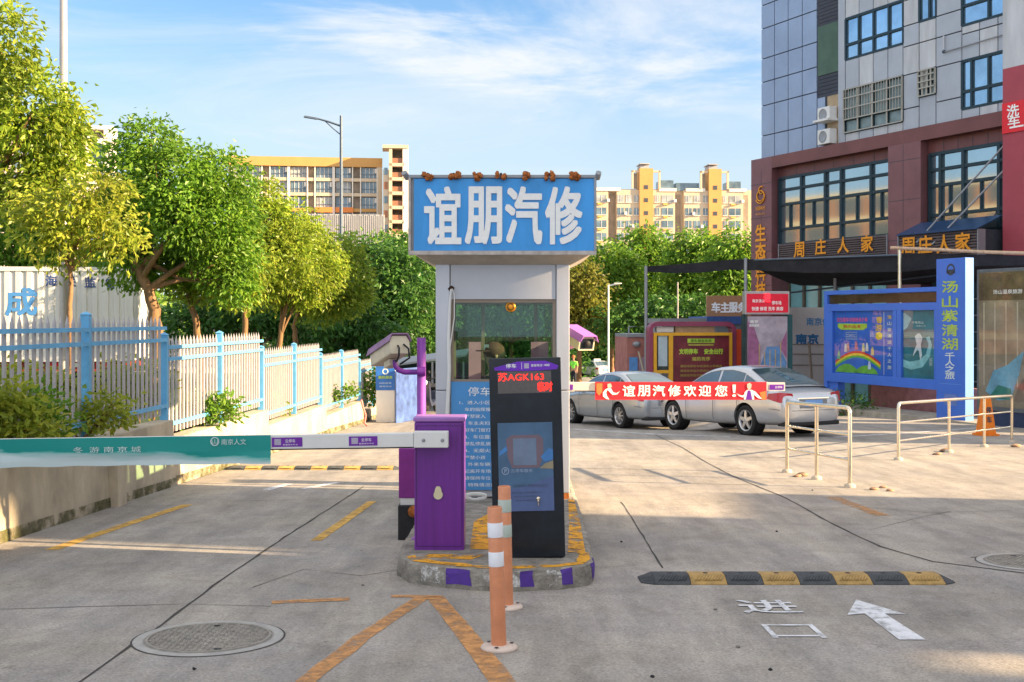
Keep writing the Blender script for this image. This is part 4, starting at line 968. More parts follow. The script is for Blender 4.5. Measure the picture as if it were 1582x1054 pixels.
# ------------------------------------------------------------------ people
def skin(name, pts, edges, radii, m, parent, M, root=0, sub=2):
    me = bpy.data.meshes.new('figure_source'); me.from_pydata(pts, edges, []); o = bpy.data.objects.new('figure_source', me); COL.objects.link(o)
    o.modifiers.new('k', 'SKIN'); s = o.modifiers.new('s', 'SUBSURF'); s.levels = s.render_levels = sub
    for i, v in enumerate(me.skin_vertices[0].data):
        r = radii[i]; v.radius = (r, r) if not isinstance(r, tuple) else r; v.use_root = (i == root)
    e = eval_mesh(o); bpy.data.objects.remove(o)
    b = MB(M); b.raw([v.co for v in e.vertices], [tuple(p.vertices) for p in e.polygons], m, True); return b.build(name, parent)
SKIN = mat('skin', (.42, .25, .17), .6, var=.08); HAIR = mat('dark hair', (.015, .012, .01), .7)
def hand_chain(P, E, Rr, wrist, d, side):
    """palm and five bent fingers"""
    w = len(P); d = Vector(d).normalized(); s = d.cross(Vector((0, 1, 0))).normalized() * side; P.append(tuple(Vector(P[wrist]) + d * .06)); E.append((wrist, w)); Rr.append(.026)
    for k, (o, l) in enumerate(((-.028, .075), (-.01, .085), (.01, .08), (.028, .06))):
        a = Vector(P[w]) + s * o + d * .03; b = a + d * l * .55 + Vector((0, -.012, 0)); c = b + d * l * .4 + Vector((0, -.02, 0))
        i = len(P); P += [tuple(a), tuple(b), tuple(c)]; E += [(w, i), (i, i + 1), (i + 1, i + 2)]; Rr += [.009, .0085, .007]
    i = len(P); P += [tuple(Vector(P[wrist]) + d * .03 - s * .035), tuple(Vector(P[wrist]) + d * .075 - s * .05)]; E += [(wrist, i), (i, i + 1)]; Rr += [.01, .008]
def person(label, M, sit, top, legs, cap, capfront=None):
    o = thing('person', label, 'person', M.translation, 0)
    hip = .93 if not sit else .50
    P = [(0, 0, hip), (0, 0, hip + .22), (0, .01, hip + .46), (0, .0, hip + .56), (0, -.02, hip + .64), (0, -.03, hip + .74), (0, -.02, hip + .80)]
    Rr = [(.15, .11), (.145, .10), (.17, .10), .055, .065, (.075, .092), .06]; E = [(0, 1), (1, 2), (2, 3), (3, 4), (4, 5), (5, 6)]
    for sg in (-1, 1):
        i = len(P); fwd = -.30 if sit else -.06
        P += [(sg * .19, 0, hip + .47), (sg * .25, -.02, hip + .22), (sg * .24, fwd, hip + (.18 if sit else -.02))]; Rr += [.06, .045, .033]; E += [(2, i), (i, i + 1), (i + 1, i + 2)]
        hand_chain(P, E, Rr, i + 2, (0, -1, -.1) if sit else (0, -.15, -1), sg)
        i = len(P)
        if sit: P += [(sg * .10, -.02, hip), (sg * .12, -.45, hip + .02), (sg * .12, -.45, .08), (sg * .12, -.60, .04)]
        else: P += [(sg * .09, 0, hip - .06), (sg * .10, -.03 * sg, .50), (sg * .11, .02 * sg, .08), (sg * .12, -.13 + .02 * sg, .035)]
        Rr += [.095, .062, .042, .04]; E += [(0, i), (i, i + 1), (i + 1, i + 2), (i + 2, i + 3)]
    body = skin('body', P, E, Rr, SKIN, o, M)
    hz_ = hip + .735
    b = MB(M); b.blob((0, -.118, hz_ + .0), (.014, .022, .02), SKIN, 8, 6, 0)
    for sg in (-1, 1): b.blob((sg * .032, -.108, hz_ + .028), (.012, .008, .008), HAIR, 8, 6, 0); b.blob((sg * .082, -.02, hz_ + .01), (.012, .022, .03), SKIN, 8, 6, 0)
    b.raw([(-.025, -.118, hz_ - .045), (.025, -.118, hz_ - .045), (.02, -.12, hz_ - .053), (-.02, -.12, hz_ - .053)], [(0, 1, 2, 3)], mat('lips', (.3, .1, .09), .5)); b.build('face', o)
    b = MB(M); b.blob((0, .012, hz_ + .03), (.095, .115, .10), HAIR, 16, 10, .02); b.build('hair', o)
    TP = [P[0], P[1], P[2], (0, 0, hip + .52)]; TE = [(0, 1), (1, 2), (2, 3)]; TR = [(.165, .125), (.16, .115), (.19, .12), .075]
    for sg in (-1, 1):
        q = Vector((sg * .25, -.02, hip + .22)); i = len(TP); TP += [(sg * .19, 0, hip + .47), tuple(q)] + ([(sg * .24, -.26, hip + .185)] if sit else []); TE += [(2, i), (i, i + 1)] + ([(i + 1, i + 2)] if sit else []); TR += [.075, .06] + ([.048] if sit else [])
    skin('jacket', TP, TE, TR, top, o, M)
    LP = [(0, 0, hip + .05), (0, 0, hip)]; LE = [(0, 1)]; LR = [(.15, .115), (.155, .12)]
    for sg in (-1, 1):
        i = len(LP)
        LP += ([(sg * .10, -.02, hip), (sg * .12, -.45, hip + .02), (sg * .12, -.45, .12)] if sit else [(sg * .09, 0, hip - .06), (sg * .10, -.03 * sg, .50), (sg * .11, .02 * sg, .10)]); LR += [.11, .078, .06]; LE += [(1, i), (i, i + 1), (i + 1, i + 2)]
    skin('trousers', LP, LE, LR, legs, o, M)
    b = MB(M)
    for sg in (-1, 1):
        fx, fy = (sg * .12, -.5) if sit else (sg * .115, -.05); b.blob((fx, fy - .02, .045), (.05, .14, .05), BLACK, 12, 6, 0)
    b.build('shoe', o)
    if cap:
        b = MB(M); b.blob((0, -.01, hz_ + .06), (.105, .125, .10), cap, 20, 10, 0); b.prism([(-.08, -.1), (-.07, -.19), (-.03, -.215), (.03, -.215), (.07, -.19), (.08, -.1)], hz_ + .055, hz_ + .066, cap)
        if capfront: b.raw([(x, y * 1.02, z) for x, y, z in [(-.06, -.106, hz_ + .07), (.06, -.106, hz_ + .07), (.055, -.095, hz_ + .13), (-.055, -.095, hz_ + .13), (0, -.135, hz_ + .07), (0, -.118, hz_ + .13)]], [(0, 4, 5, 3), (4, 1, 2, 5)], capfront)
        b.build('cap', o)
    return o
person('person in a fluorescent green vest standing far off by the parked white taxi', placed((W(886, 0, 69).x, 69, gz(69)), rad(-20)), False, mat('fluorescent vest', (.22, .80, .08), .6), mat('dark trousers', (.02, .025, .04), .9), mat('orange cap', (.5, .12, .05), .7))
person('seated person in dark clothes and a brown cap inside the booth window', placed(((764 - HX) / F * 12.75, 12.78, .0) if False else ((764 - HX) / F * 12.75, 12.78, CAMZ + (HY - 547) / F * 12.75 - .50 - .76), rad(-62)), True, DARKCLOTH, mat('dark trousers', (.02, .025, .04), .9), mat('brown cap', (.09, .035, .025), .8), WHITEPRINT)
ch = thing('office_chair', 'black office chair under the seated person inside the booth', 'chair', ((764 - HX) / F * 12.75, 12.8, zb0 + .03))
mb = MB(); qx0 = (764 - HX) / F * 12.75; sh = CAMZ + (HY - 547) / F * 12.75 - .50 - .76 + .37
mb.box(qx0 - .22, qx0 + .22, 12.56, 13.0, sh - .06, sh, DARKCLOTH); mb.build('seat', ch, bevel=.02)
mb = MB(); mb.tube([(qx0, 12.78, zb0 + .05), (qx0, 12.78, sh - .05)], .03, BLACK); mb.build('stem', ch)
mb = MB()
for a in range(5): mb.tube([(qx0, 12.78, zb0 + .09), (qx0 + .25 * math.cos(a * 1.257), 12.78 + .25 * math.sin(a * 1.257), zb0 + .05)], .02, BLACK)
mb.build('base', ch)
mb = MB(); mb.box(qx0 + .19, qx0 + .235, 12.6, 12.98, sh + .1, sh + .5, DARKCLOTH); mb.tube([(qx0 + .21, 12.79, sh - .03), (qx0 + .24, 12.79, sh + .2)], .02, BLACK); mb.build('backrest', ch, bevel=.02)

# ------------------------------------------------------------------ big building on the right (facade given by a line)
C0 = Vector(((1160 - HX) / F * 46.0, 46.0, 0)); U = Vector((.439, -.898, 0)).normalized(); NRM = Vector((U.y, -U.x, 0))   # NRM faces us
def fs(px, off=0.0):
    """distance along the facade of pixel column px (facade plane moved out by off)"""
    k = (px - HX) / F; c = C0 + NRM * off
    return (k * c.y - c.x) / (U.x - k * U.y)
def fz(px, py, off=0.0):
    d = (C0 + NRM * off + U * fs(px, off)).y
    return CAMZ + (HY - py) / F * d
FT = frame(C0, U, (0, 0, 1))
GZ0 = gz(40) - .5
tower = thing('tower_building', 'grey panelled tower with a maroon two storey base and large shop windows', 'building', (C0.x, C0.y, gz(46)))
MAROON = mat('maroon cladding', (.17, .06, .055), .42, .1, var=.16, scale=1.2); MAROON2 = mat('maroon cladding lilac', (.20, .085, .09), .4, .1, var=.12, scale=1.5); CRIMSON = mat('crimson pier cladding', (.36, .055, .075), .5, var=.08, scale=2)
BLUEGREY = mat('blue grey panel', (.29, .36, .49), .38, .25, var=.10, scale=.8); LILAC = mat('lilac grey panel', (.40, .43, .48), .5, .1, var=.10, scale=.9); LILAC2 = mat('pale stained panel', (.49, .50, .52), .55, .05, var=.22, scale=1.6, stretch=(1, 1, .2))
DARKJ = mat('dark joint', (.05, .055, .07), .6); TEALFR = mat('teal window frame', (.018, .042, .055), .4, .3, var=.1)
WINBLUE = mat('facade window glass', (.03, .055, .075), .05, var=.3, scale=.7, spec=.9, coat=.8)
WINMIR = mat('mirror window glass', (.34, .42, .46), .05, .85, var=.08, scale=.6)
PT = fz(1160, 248)                                          # top of the maroon base
S1 = fs(1192); S2 = fs(1372); S3 = fs(1424); S4 = fs(1562); SEND = fs(1562) + 4.0
def B(mb, s0, s1, z0, z1, d0, d1, m): mb.box(s0, s1, z0, z1, d0, d1, m)   # in the facade frame: along, up, outwards
# core of the base and tower
mb = MB(FT); B(mb, .02, SEND, GZ0, PT - .02, -14, -1.1, MAROON)
B(mb, .02, S1 + .0, GZ0, PT, -1.1, 0, MAROON2); B(mb, S2, S3 - .05, GZ0, PT - .45, -1.1, 0, MAROON2)
B(mb, S1, S2, PT - .45, PT, -1.1, 0, MAROON); B(mb, S2, S4, PT - .449, PT, -1.099, .002, MAROON)
wz1 = fz(1205, 274); wz0 = fz(1205, 377)
B(mb, S1, S2, wz1, PT - .45, -1.1, -.35, MAROON); B(mb, S3 - .05, S4, wz1, PT - .45, -1.1, -.35, MAROON)
B(mb, S1, S2, 3.55, wz0, -1.1, -.35, MAROON); B(mb, S3 - .05, S4, 3.55, wz0, -1.1, -.35, MAROON)
for k in range(7):
    z = GZ0 + .8 + k * 1.32; B(mb, 0, S1, z, z + .02, 0, .004, DARKJ); B(mb, S2 + .01, S3 - .06, z, z + .02, 0, .004, DARKJ)
for s in (S1 * .5, S2 + (S3 - S2) * .45): B(mb, s, s + .015, GZ0, PT - .46, 0, .004, DARKJ)
for k in range(1, 6):
    for a, b in ((S1, S2), (S3, S4)): s = a + (b - a) * k / 6; B(mb, s, s + .02, wz1, PT - .46, -.349, -.344, DARKJ)
mb.build('base', tower)
mb = MB(FT); B(mb, S4, SEND, GZ0, fz(1566, 108), -2, .35, CRIMSON); B(mb, S4, SEND, fz(1566, 108), 24, -2, .35, LILAC2); mb.build('pier', tower)
# shop floor glass at street level
mb = MB(FT); B(mb, S1, S2, GZ0, 3.55, -1.0, -.9, mat('pale teal shop glass', (.22, .46, .48), .15, .1, var=.25, scale=.6))
for k in range(8): s = S1 + (S2 - S1) * k / 7; B(mb, s - .05, s + .05, GZ0, 3.55, -.9, -.8, mat('brown mullion', (.12, .09, .06), .5))
B(mb, S3, S4, GZ0, 3.55, -1.0, -.9, WINBLUE); mb.build('shop_front', tower)
def big_window(s0, s1, z0, z1, cols, rows, d, small=()):
    f = MB(FT); g = MB(FT); fw = .055
    B(g, s0, s1, z0, z1, d - .05, d - .04, WINMIR)
    for c in cols: s = s0 + (s1 - s0) * c; B(f, s - fw, s + fw, z0, z1, d - .04, d + .05, TEALFR)
    for r in rows: z = z0 + (z1 - z0) * r; B(f, s0, s1, z - fw * .9, z + fw * .9, d - .039, d + .04, TEALFR)
    for s_, r0, r1 in small: s = s0 + (s1 - s0) * s_; B(f, s - .03, s + .03, z0 + (z1 - z0) * r0, z0 + (z1 - z0) * r1, d - .038, d + .03, TEALFR)
    o = f.build('window', tower); g.build('pane', o)
big_window(fs(1205, -.3), S2 - .02, wz0, wz1, (0, .21, .43, .57, .82, 1), (0, .23, .60, .82, 1), -.3, ((.32, .23, .6), (.70, .23, .6), (.90, .23, .6), (.10, .23, .6)))
big_window(fs(1437, -.3), S4, wz0 - .1, wz1 - .05, (0, .13, .40, .80, 1.0), (0, .23, .60, .80, 1), -.3, ((.24, .23, .6), (.60, .23, .6)))
# louvred shop signs with gold characters
SLAT = mat('dark brown slats', (.09, .06, .055), .6, var=.2, scale=4)
def slat_sign(s0, s1, z0, z1, d, chars, roof):
    o = MB(FT); n = 9
    for k in range(n): z = z0 + (z1 - z0) * k / n; o.hexa([FT.inverted() @ (FT @ Vector(p)) for p in [(s0, z, d), (s1, z, d), (s1, z, d - .05), (s0, z, d - .05), (s0, z + (z1 - z0) / n * .72, d - .03), (s1, z + (z1 - z0) / n * .72, d - .03), (s1, z + (z1 - z0) / n * .72, d - .06), (s0, z + (z1 - z0) / n * .72, d - .06)]], SLAT)
    B(o, s0 - .03, s0, z0, z1, d - .3, d + .01, GREYMETAL); B(o, s1, s1 + .03, z0, z1, d - .3, d + .01, GREYMETAL); B(o, s0, s1, z0, z1, d - .4, d - .07, DARKJ)
    if roof:
        rf_ = mat('blue awning sheet', (.018, .06, .15), .4, .2, var=.15); v = [(s0 - .05, z1 + .02, d + .05), (s1 + .05, z1 + .02, d + .05), (s1 + .05, z1 + .45, d - 1.0), (s0 - .05, z1 + .45, d - 1.0)]
        o.hexa([(a, b - .03, c) for a, b, c in v] + v, rf_); B(o, s0, s1, z0, z1, -.34, d - .4, DARKJ)
    q = o.build('shop_sign', tower); t = MB(FT)
    for c, s, z, w in chars: t.text(c, s, z, w, w * .98, GOLD, d + .02, .022)
    t.build('lettering', q)
o_ = .05
slat_sign(fs(1203, o_), S2 - .03, fz(1205, 406, o_), fz(1205, 377, o_), o_, [(c, fs(px, o_), fz(px, py, o_), .56) for c, px, py in (('周', 1235, 386), ('庄', 1268, 381.5), ('人', 1303, 378.5), ('家', 1340, 376.5))], False)
o_ = 1.1
slat_sign(fs(1388, o_), fs(1510, o_), fz(1390, 402, o_), fz(1390, 364, o_), o_, [(c, fs(px, o_), fz(px, py, o_), .56) for c, px, py in (('周', 1403, 381), ('庄', 1430, 378), ('人', 1459, 377), ('家', 1488, 374))], True)
mb = MB(FT)
for a, b in (((1562, 213), (1416, 375)), ((1564, 250), (1440, 378))):
    mb.tube([(fs(a[0]), fz(*a), .0), (fs(b[0], 1.1), fz(b[0], b[1], 1.1), 1.1)], .03, GREYMETAL)
mb.build('stay_rod', tower)
# vertical gold sign on the corner pier
vs_ = thing('vertical_sign', 'vertical gold character sign on the maroon corner pier', 'sign', FT @ Vector((S1 / 2, fz(1176, 480), .02)))
mb = MB(FT); sx_ = S1 / 2
for ch_, py in (('生', 360), ('态', 388), ('科', 421), ('技', 448)): mb.text(ch_, sx_, fz(1174, py), .60, .62, GOLD, .03, .03)
mb.text('田园风光', sx_, fz(1174, 322), .58, .15, GOLD, .03, .012); mb.text('ECOLOGY', sx_, fz(1174, 331), .56, .06, GOLD, .03, .011)
for a0, a1, r, cx_, cy_ in ((20, 330, .20, 0, .02), (60, 300, .14, .05, .24), (200, 400, .24, -.02, -.03)):
    mb.tube([(sx_ + cx_ + r * math.cos(rad(a)) * 1.1, fz(1174, 304) + cy_ + r * math.sin(rad(a)), .03) for a in range(a0, a1, 18)], .028, GOLD, 6)
mb.build('lettering', vs_)
# tower cladding
def panels(mb, s0, s1, z0, z1, ns, hs, m, d, skip=None, m2=None):
    w = (s1 - s0) / ns; z = z0; r = 0
    while z < z1:
        h = hs[r % len(hs)]; t = min(z + h, z1)
        for k in range(ns):
            a, b = s0 + k * w, s0 + (k + 1) * w
            if skip and any(a < q[1] - .05 and b > q[0] + .05 and z < q[3] - .05 and t > q[2] + .05 for q in skip): continue
            B(mb, a + .02, b - .02, z + .02, t - .02, d - .06, d, (m2 if m2 and R.random() < .4 else m))
        z = t; r += 1
TS0 = fs(1176, -.25); TSA = fs(1262, -.25); TSB = fs(1295, -.25); TS4 = S4; TZ1 = 24.0; D_ = -.25
mb = MB(FT); B(mb, TS0, TS4, PT, TZ1, -12, D_ - .07, DARKJ)
panels(mb, TS0, TSA, PT, TZ1, 4, (.92, 1.18, .92, .92, 1.18, .92), BLUEGREY, D_)
W1 = (fs(1306, D_), fs(1395, D_), fz(1306, 93, D_), fz(1306, 30, D_)); W2 = (fs(1305, D_), fs(1395, D_), fz(1305, 206, D_), fz(1305, 140, D_))
W3 = (fs(1420, D_), fs(1446, D_), fz(1420, 34, D_), fz(1420, -6, D_)); W4 = (fs(1420, D_), fs(1446, D_), fz(1420, 150, D_), fz(1420, 111, D_))
W5 = (fs(1486, D_), S4 - .02, fz(1487, 40, D_), fz(1487, -20, D_)); W6 = (fs(1486, D_), S4 - .02, fz(1487, 169, D_), fz(1487, 95, D_))
wins = [W1, W2, W3, W4, W5, W6]
def fill(s0, s1, zs, ns, m, m2):
    for a, b in zip(zs, zs[1:]):
        panels(mb, s0, s1, a, b, ns, (b - a,), m, D_, wins, m2)
z_a = [PT, W2[2], W2[3], W1[2], W1[3], W1[3] + 1.1, W1[3] + 2.4, W1[3] + 3.6, TZ1]
B(mb, TSB, W1[0] - .02, PT, TZ1, D_ - .06, D_, LILAC)
fill(W1[0], W1[1], z_a, 4, LILAC2, LILAC)
z_b = [PT, fz(1420, 150, D_) - .3, W4[3], W4[3] + .95, W3[2], W3[3], W3[3] + 1.2, W3[3] + 2.4, TZ1]
fill(W1[1], W3[0], z_b, 1, LILAC, LILAC2); fill(W3[0], W3[1], [PT, W4[2], W4[3], W4[3] + .95, W3[2], W3[3], W3[3] + 1.2, TZ1], 1, LILAC2, LILAC); fill(W3[1], W5[0], z_b, 1, LILAC, LILAC)
fill(W5[0], S4, [PT, W6[2], W6[3], W6[3] + .85, W5[2], W5[3], W5[3] + 1.2, TZ1], 3, LILAC2, LILAC)
mb.build('tower_wall', tower)
mb = MB(FT); LV = mat('slate louvre', (.075, .09, .13), .5, .1, var=.15, scale=1); GN = mat('dark green panel', (.06, .115, .075), .45, var=.25, scale=1)
zc1, zc2, zc3 = fz(1264, 152, D_), fz(1264, 118, D_), fz(1264, 42, D_)
def louv(z0, z1):
    n = int((z1 - z0) / .12)
    for k in range(n): z = z0 + (z1 - z0) * k / n; mb.hexa([(TSA, z, D_ - .05), (TSB, z, D_ - .05), (TSB, z, D_ - .09), (TSA, z, D_ - .09), (TSA, z + .1, D_ - .01), (TSB, z + .1, D_ - .01), (TSB, z + .1, D_ - .05), (TSA, z + .1, D_ - .05)], LV)
louv(zc1, zc2); louv(zc3, zc3 + 1.3); louv(zc3 + 2.8, TZ1); B(mb, TSA + .03, TSB - .03, zc2, zc3, D_ - .05, D_ - .02, GN); B(mb, TSA + .03, TSB - .03, zc3 + 1.3, zc3 + 2.8, D_ - .05, D_ - .02, GN)
niche = mat('ochre niche wall', (.40, .30, .19), .8, var=.2); B(mb, TSA + .5, TSB, PT, zc1, D_ - .12, D_ - .06, niche); B(mb, TSA, TSA + .4, PT, zc1, D_ - .06, D_ - .03, BLUEGREY)
B(mb, TSA + .3, TSB - .02, fz(1278, 190, D_), fz(1278, 188, D_) + .03, D_ - .06, D_ + .45, WHITE); mb.build('service_column', tower)
for py in (192, 226):
    z = fz(1280, py, D_); a_ = thing('air_conditioner', ['white air conditioner unit on the upper ledge of the tower niche', 'white air conditioner unit low in the tower niche above the maroon base'][py > 200], 'air conditioner', FT @ Vector((TSB - .5, z, D_)))
    mb = MB(FT); B(mb, TSB - .75, TSB - .1, z + .04, z + .58, D_ - .04, D_ + .32, WHITE); mb.build('case', a_, bevel=.02)
    mb = MB(FT); mb.lathe([(0, D_ + .325), (.2, D_ + .325), (.21, D_ + .33), (.19, D_ + .335)], (TSB - .45, z + .31, 0), GREYMETAL, 24); mb.build('fan_grille', a_)
def tower_window(w, cols, rows, sill=True, barred=False):
    s0, s1, z0, z1 = w; f = MB(FT); g = MB(FT)
    B(g, s0, s1, z0, z1, D_ - .069, D_ - .055, mat('tower sky window', (.30, .44, .56), .06, .8, var=.35, scale=.5) if not barred else mat('curtained window', (.20, .27, .28), .3, var=.3, scale=2))
    for c in cols: s = s0 + (s1 - s0) * c; B(f, s - .04, s + .04, z0, z1, D_ - .055, D_ + .01, TEALFR)
    for r in rows: z = z0 + (z1 - z0) * r; B(f, s0, s1, z - .045, z + .045, D_ - .054, D_ + .006, TEALFR)
    o = f.build('window', tower); g.build('pane', o)
    if barred:
        b = MB(FT); n = int((s1 - s0) / .13); IR = mat('window bars', (.40, .38, .33), .5, .3, var=.1)
        for k in range(n + 1): s = s0 + (s1 - s0) * k / n; B(b, s - .012, s + .012, z0 + (z1 - z0) * .3, z1, D_ + .06, D_ + .08, IR)
        for r in (0, .3, .55, .8, 1): z = z0 + (z1 - z0) * r; B(b, s0, s1, z - .02, z + .02, D_ + .05, D_ + .09, IR)
        for k in range(5): s = s0 + (s1 - s0) * k / 4; B(b, s - .03, s + .03, z0, z1, D_ + .03, D_ + .06, IR)
        b.build('bars', o)
tower_window(W1, (0, .24, .5, .76, 1), (0, .36, 1)); tower_window(W2, (0, .25, .5, .75, 1), (0, .3, 1), barred=True); tower_window(W3, (0, .6, 1), (0, 1)); tower_window(W4, (0, .5, 1), (0, .5, 1), barred=True)
tower_window(W5, (0, .5, 1), (0, .5, .98)); tower_window(W6, (0, .18, .5, 1), (0, .36, 1))
mb = MB(FT); pz = fz(1460, 80, D_); mb.tube([(fs(1460, D_), pz - .02, D_ + .06), (S4 - .05, fz(1562, 51, D_), D_ + .06)], .02, GREYMETAL); mb.tube([(fs(1460, D_), pz, D_ + .06), (fs(1460, D_), pz + .5, D_ + .06)], .03, LILAC2); mb.blob((fs(1460, D_), pz, D_ + .06), (.06, .06, .06), DARKMETAL); mb.build('pipe', tower)
# red banner on the pier
rs = thing('wall_banner', 'bright red vertical banner on the crimson pier at the right edge of the photo', 'banner', FT @ Vector((S4, fz(1566, 205, .4), .4)))
mb = MB(FT); B(mb, S4 + .02, S4 + 1.3, fz(1566, 204, .4), fz(1566, 157, .4), .37, .40, RED); mb.build('panel', rs)
mb = MB(FT); mb.text('洗', S4 + .42, fz(1566, 171, .4), .42, .36, WHITEPRINT, .41, .02); mb.text('车', S4 + .45, fz(1566, 187, .4), .42, .30, WHITEPRINT, .41, .02); B(mb, S4 + .3, S4 + .8, fz(1566, 198, .4), fz(1566, 198, .4) + .05, .41, .412, WHITEPRINT); mb.build('lettering', rs)

# ------------------------------------------------------------------ unseen block added beyond the right edge to shade the foreground
nbh = thing('driveway_shade_block', 'unseen concrete block added beyond the right edge to shade the driveway', 'building', (21, 2, gz(2)), 0)
PA = Vector((.22, .975, 0)).normalized(); AA = Vector((AZ.x, AZ.y, 0)).normalized(); PA = Vector((-AA.y, AA.x, 0))
MN = Matrix((AA, PA, Vector((0, 0, 1)))).transposed().to_4x4(); WALLN = mat('shade block render', (.40, .37, .33), .85, var=.12, scale=.6)
def nblock(p0, p1, h0, h1, depth=9.0): m = MB(MN); m.box(22, 22 + depth, p0, p1, h0, h1, WALLN); m.build('wall', nbh)
nblock(-24, 6.32, -1, 15); nblock(6.322, 6.72, -1, 6.62, .4); nblock(6.322, 6.72, 6.98, 15, .4); nblock(6.722, 8.50, -1, 15); nblock(8.502, 9.12, -1, 8.4); nblock(8.502, 9.12, 12.5, 15); nblock(9.122, 11.9, -1, 13); nblock(11.902, 14.15, -1, 7.1)  # heights and slots shaped to leave strips of light on the ground
cbn = thing('car_shade_block', 'unseen plain block added beyond the right edge to shade the parked cars', 'light blocker', MN @ Vector((16, 24.6, -.8)))  # added out of view only to keep sun off the cars
m = MB(MN); m.box(14, 18, 23.2, 26.2, -1.2, 5.5, WALLN); m.build('wall', cbn); m = MB(MN); m.box(13.8, 18.2, 23.1, 26.3, 5.502, 5.62, GREYMETAL); m.build('roof', cbn)
for k in range(2):
    for j in range(2): m = MB(MN); m.box(13.95, 13.998, 23.6 + k * 1.3, 24.5 + k * 1.3, .3 + j * 2.7, 1.5 + j * 2.7, WINBLUE); m.build('window', cbn)
for k in range(8):
    for j in range(3): m = MB(MN); m.box(21.94, 21.998, -20 + k * 3.2, -18.2 + k * 3.2, 1.2 + j * 3.6, 2.9 + j * 3.6, WINBLUE); m.build('window', nbh)
# orange block across the road, mirrored in the shop windows
ob = thing('apartment_block', 'orange brick apartment block beyond the left edge mirrored in the shop windows', 'building', (-70, 72, gz(72)))
OBR = mat('orange brick wall', (.24, .105, .05), .8, var=.15, scale=.4); OBW = mat('cream band', (.40, .32, .22), .8, var=.1)
mb = MB(placed((-70, 72, 0), rad(16))); mb.box(-8, 0, -28, 28, -3, 15, OBR)
for k in range(5): mb.box(0, .25, -28.2, 28.2, -.2 + k * 3.1, .4 + k * 3.1, OBW)
mb.box(-8.2, .3, -28.3, 28.3, 15, 15.6, OBW); mb.build('wall', ob)
for k in range(12):
    for j in range(5): m = MB(placed((-70, 72, 0), rad(16))); m.box(.0, .06, -26 + k * 4.5, -22.9 + k * 4.5, .7 + j * 3.1, 2.7 + j * 3.1, mat('matt dark window', (.06, .07, .08), .9, spec=.1)); m.build('window', ob)

# ------------------------------------------------------------------ distant buildings
CRM = mat('cream render', (.54, .43, .30), .85, var=.08, scale=.3); ORA = mat('orange yellow render', (.52, .28, .09), .85, var=.08, scale=.3); WHT = mat('pale render', (.66, .60, .52), .85, var=.06, scale=.3)
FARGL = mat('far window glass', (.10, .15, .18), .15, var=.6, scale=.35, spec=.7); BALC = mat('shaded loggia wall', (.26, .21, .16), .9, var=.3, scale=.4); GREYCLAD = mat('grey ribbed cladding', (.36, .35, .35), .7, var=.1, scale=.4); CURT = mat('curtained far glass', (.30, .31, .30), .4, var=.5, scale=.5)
def PXM(d, rz=0.0):
    """frame at distance d: x in photo px, z in photo px handled by helpers"""
    return d
def far_thing(name, label, px, d): p = W(px, 560, d); return thing(name, label, 'building', (p.x, d, -1))
class FarB:
    def __init__(s, t, d, rz): s.t = t; s.d = d; s.M = Matrix.Rotation(rz, 4, 'Z'); s.o = PM[t.name].translation; s.rz = rz
    def box(s, mb, x0, x1, y0, y1, n0, n1, m):
        """photo px rectangle (x0..x1, y0 top..y1 bottom) from depth n0 to n1 metres behind the front plane"""
        k = s.d / F; a, b = (x0 - HX) * k - s.o.x, (x1 - HX) * k - s.o.x
        mb.M = Matrix.Translation(Vector((s.o.x, s.o.y, 0))) @ s.M
        mb.box(a, b, n0, n1, CAMZ + (HY - y1) * k, CAMZ + (HY - y0) * k, m)
    def one(s, name, rects, m, n0, n1, parent=None):
        mb = MB()
        for r in rects: s.box(mb, *r, n0, n1, m)
        return mb.build(name, parent or s.t)
# slab block with loggias on the left
t = far_thing('apartment_block', 'long flat roofed orange and cream block with glazed loggias left of the booth', 480, 228); fb = FarB(t, 228, rad(7))
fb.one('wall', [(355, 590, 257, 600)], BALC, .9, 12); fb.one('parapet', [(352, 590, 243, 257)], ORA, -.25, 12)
bays = [(363, 377), (379, 405), (408, 418), (419, 445), (449, 474), (477, 486), (488, 513), (518, 542), (546, 556), (558, 582)]
rows = [(258, 274), (280, 297), (304, 321), (327, 344), (350, 366)]
mb = MB()
for x in (361, 377.5, 406, 418, 446.5, 475, 486.5, 515, 544, 556.5, 583): fb.box(mb, x - (2 if x in (446.5, 515, 583) else .9), x + (2 if x in (446.5, 515, 583) else .9), 257, 600, 0, 1.2, WHT)
for r0, r1 in rows: fb.box(mb, 357, 586, r1 + .5, r1 + 5.5, .1, 1.2, ORA if r1 > 300 else CRM)
fb.box(mb, 583, 590, 257, 600, -.2, 3, CRM); mb.build('pilaster', t)
for i, (r0, r1) in enumerate(rows):
    for j, (x0, x1) in enumerate(bays):
        if x1 - x0 < 12:
            continue
        g = MB(); fb.box(g, x0 + .5, x1 - .5, r0, r1, .5, .7, FARGL if (i * 7 + j * 3) % 4 else CURT); w = g.build('window', t)
        g = MB()
        for k in range(1, 4): q = x0 + (x1 - x0) * k / 4; fb.box(g, q - .35, q + .35, r0, r1, .42, .5, WHT)
        fb.box(g, x0, x1, r1 - 6, r1 - 5.4, .3, .4, DARKMETAL); 
        if (i + j) % 2: fb.box(g, x1 - 4, x1 - 1, r0 + 1, r0 + 8, .25, .5, WHT)
        g.build('frame', w)
fb.one('orange_balcony', [(487, 513, 320, 328), (518, 545, 320, 328)], mat('bright orange panel', (.70, .22, .05), .7), -.2, .2)
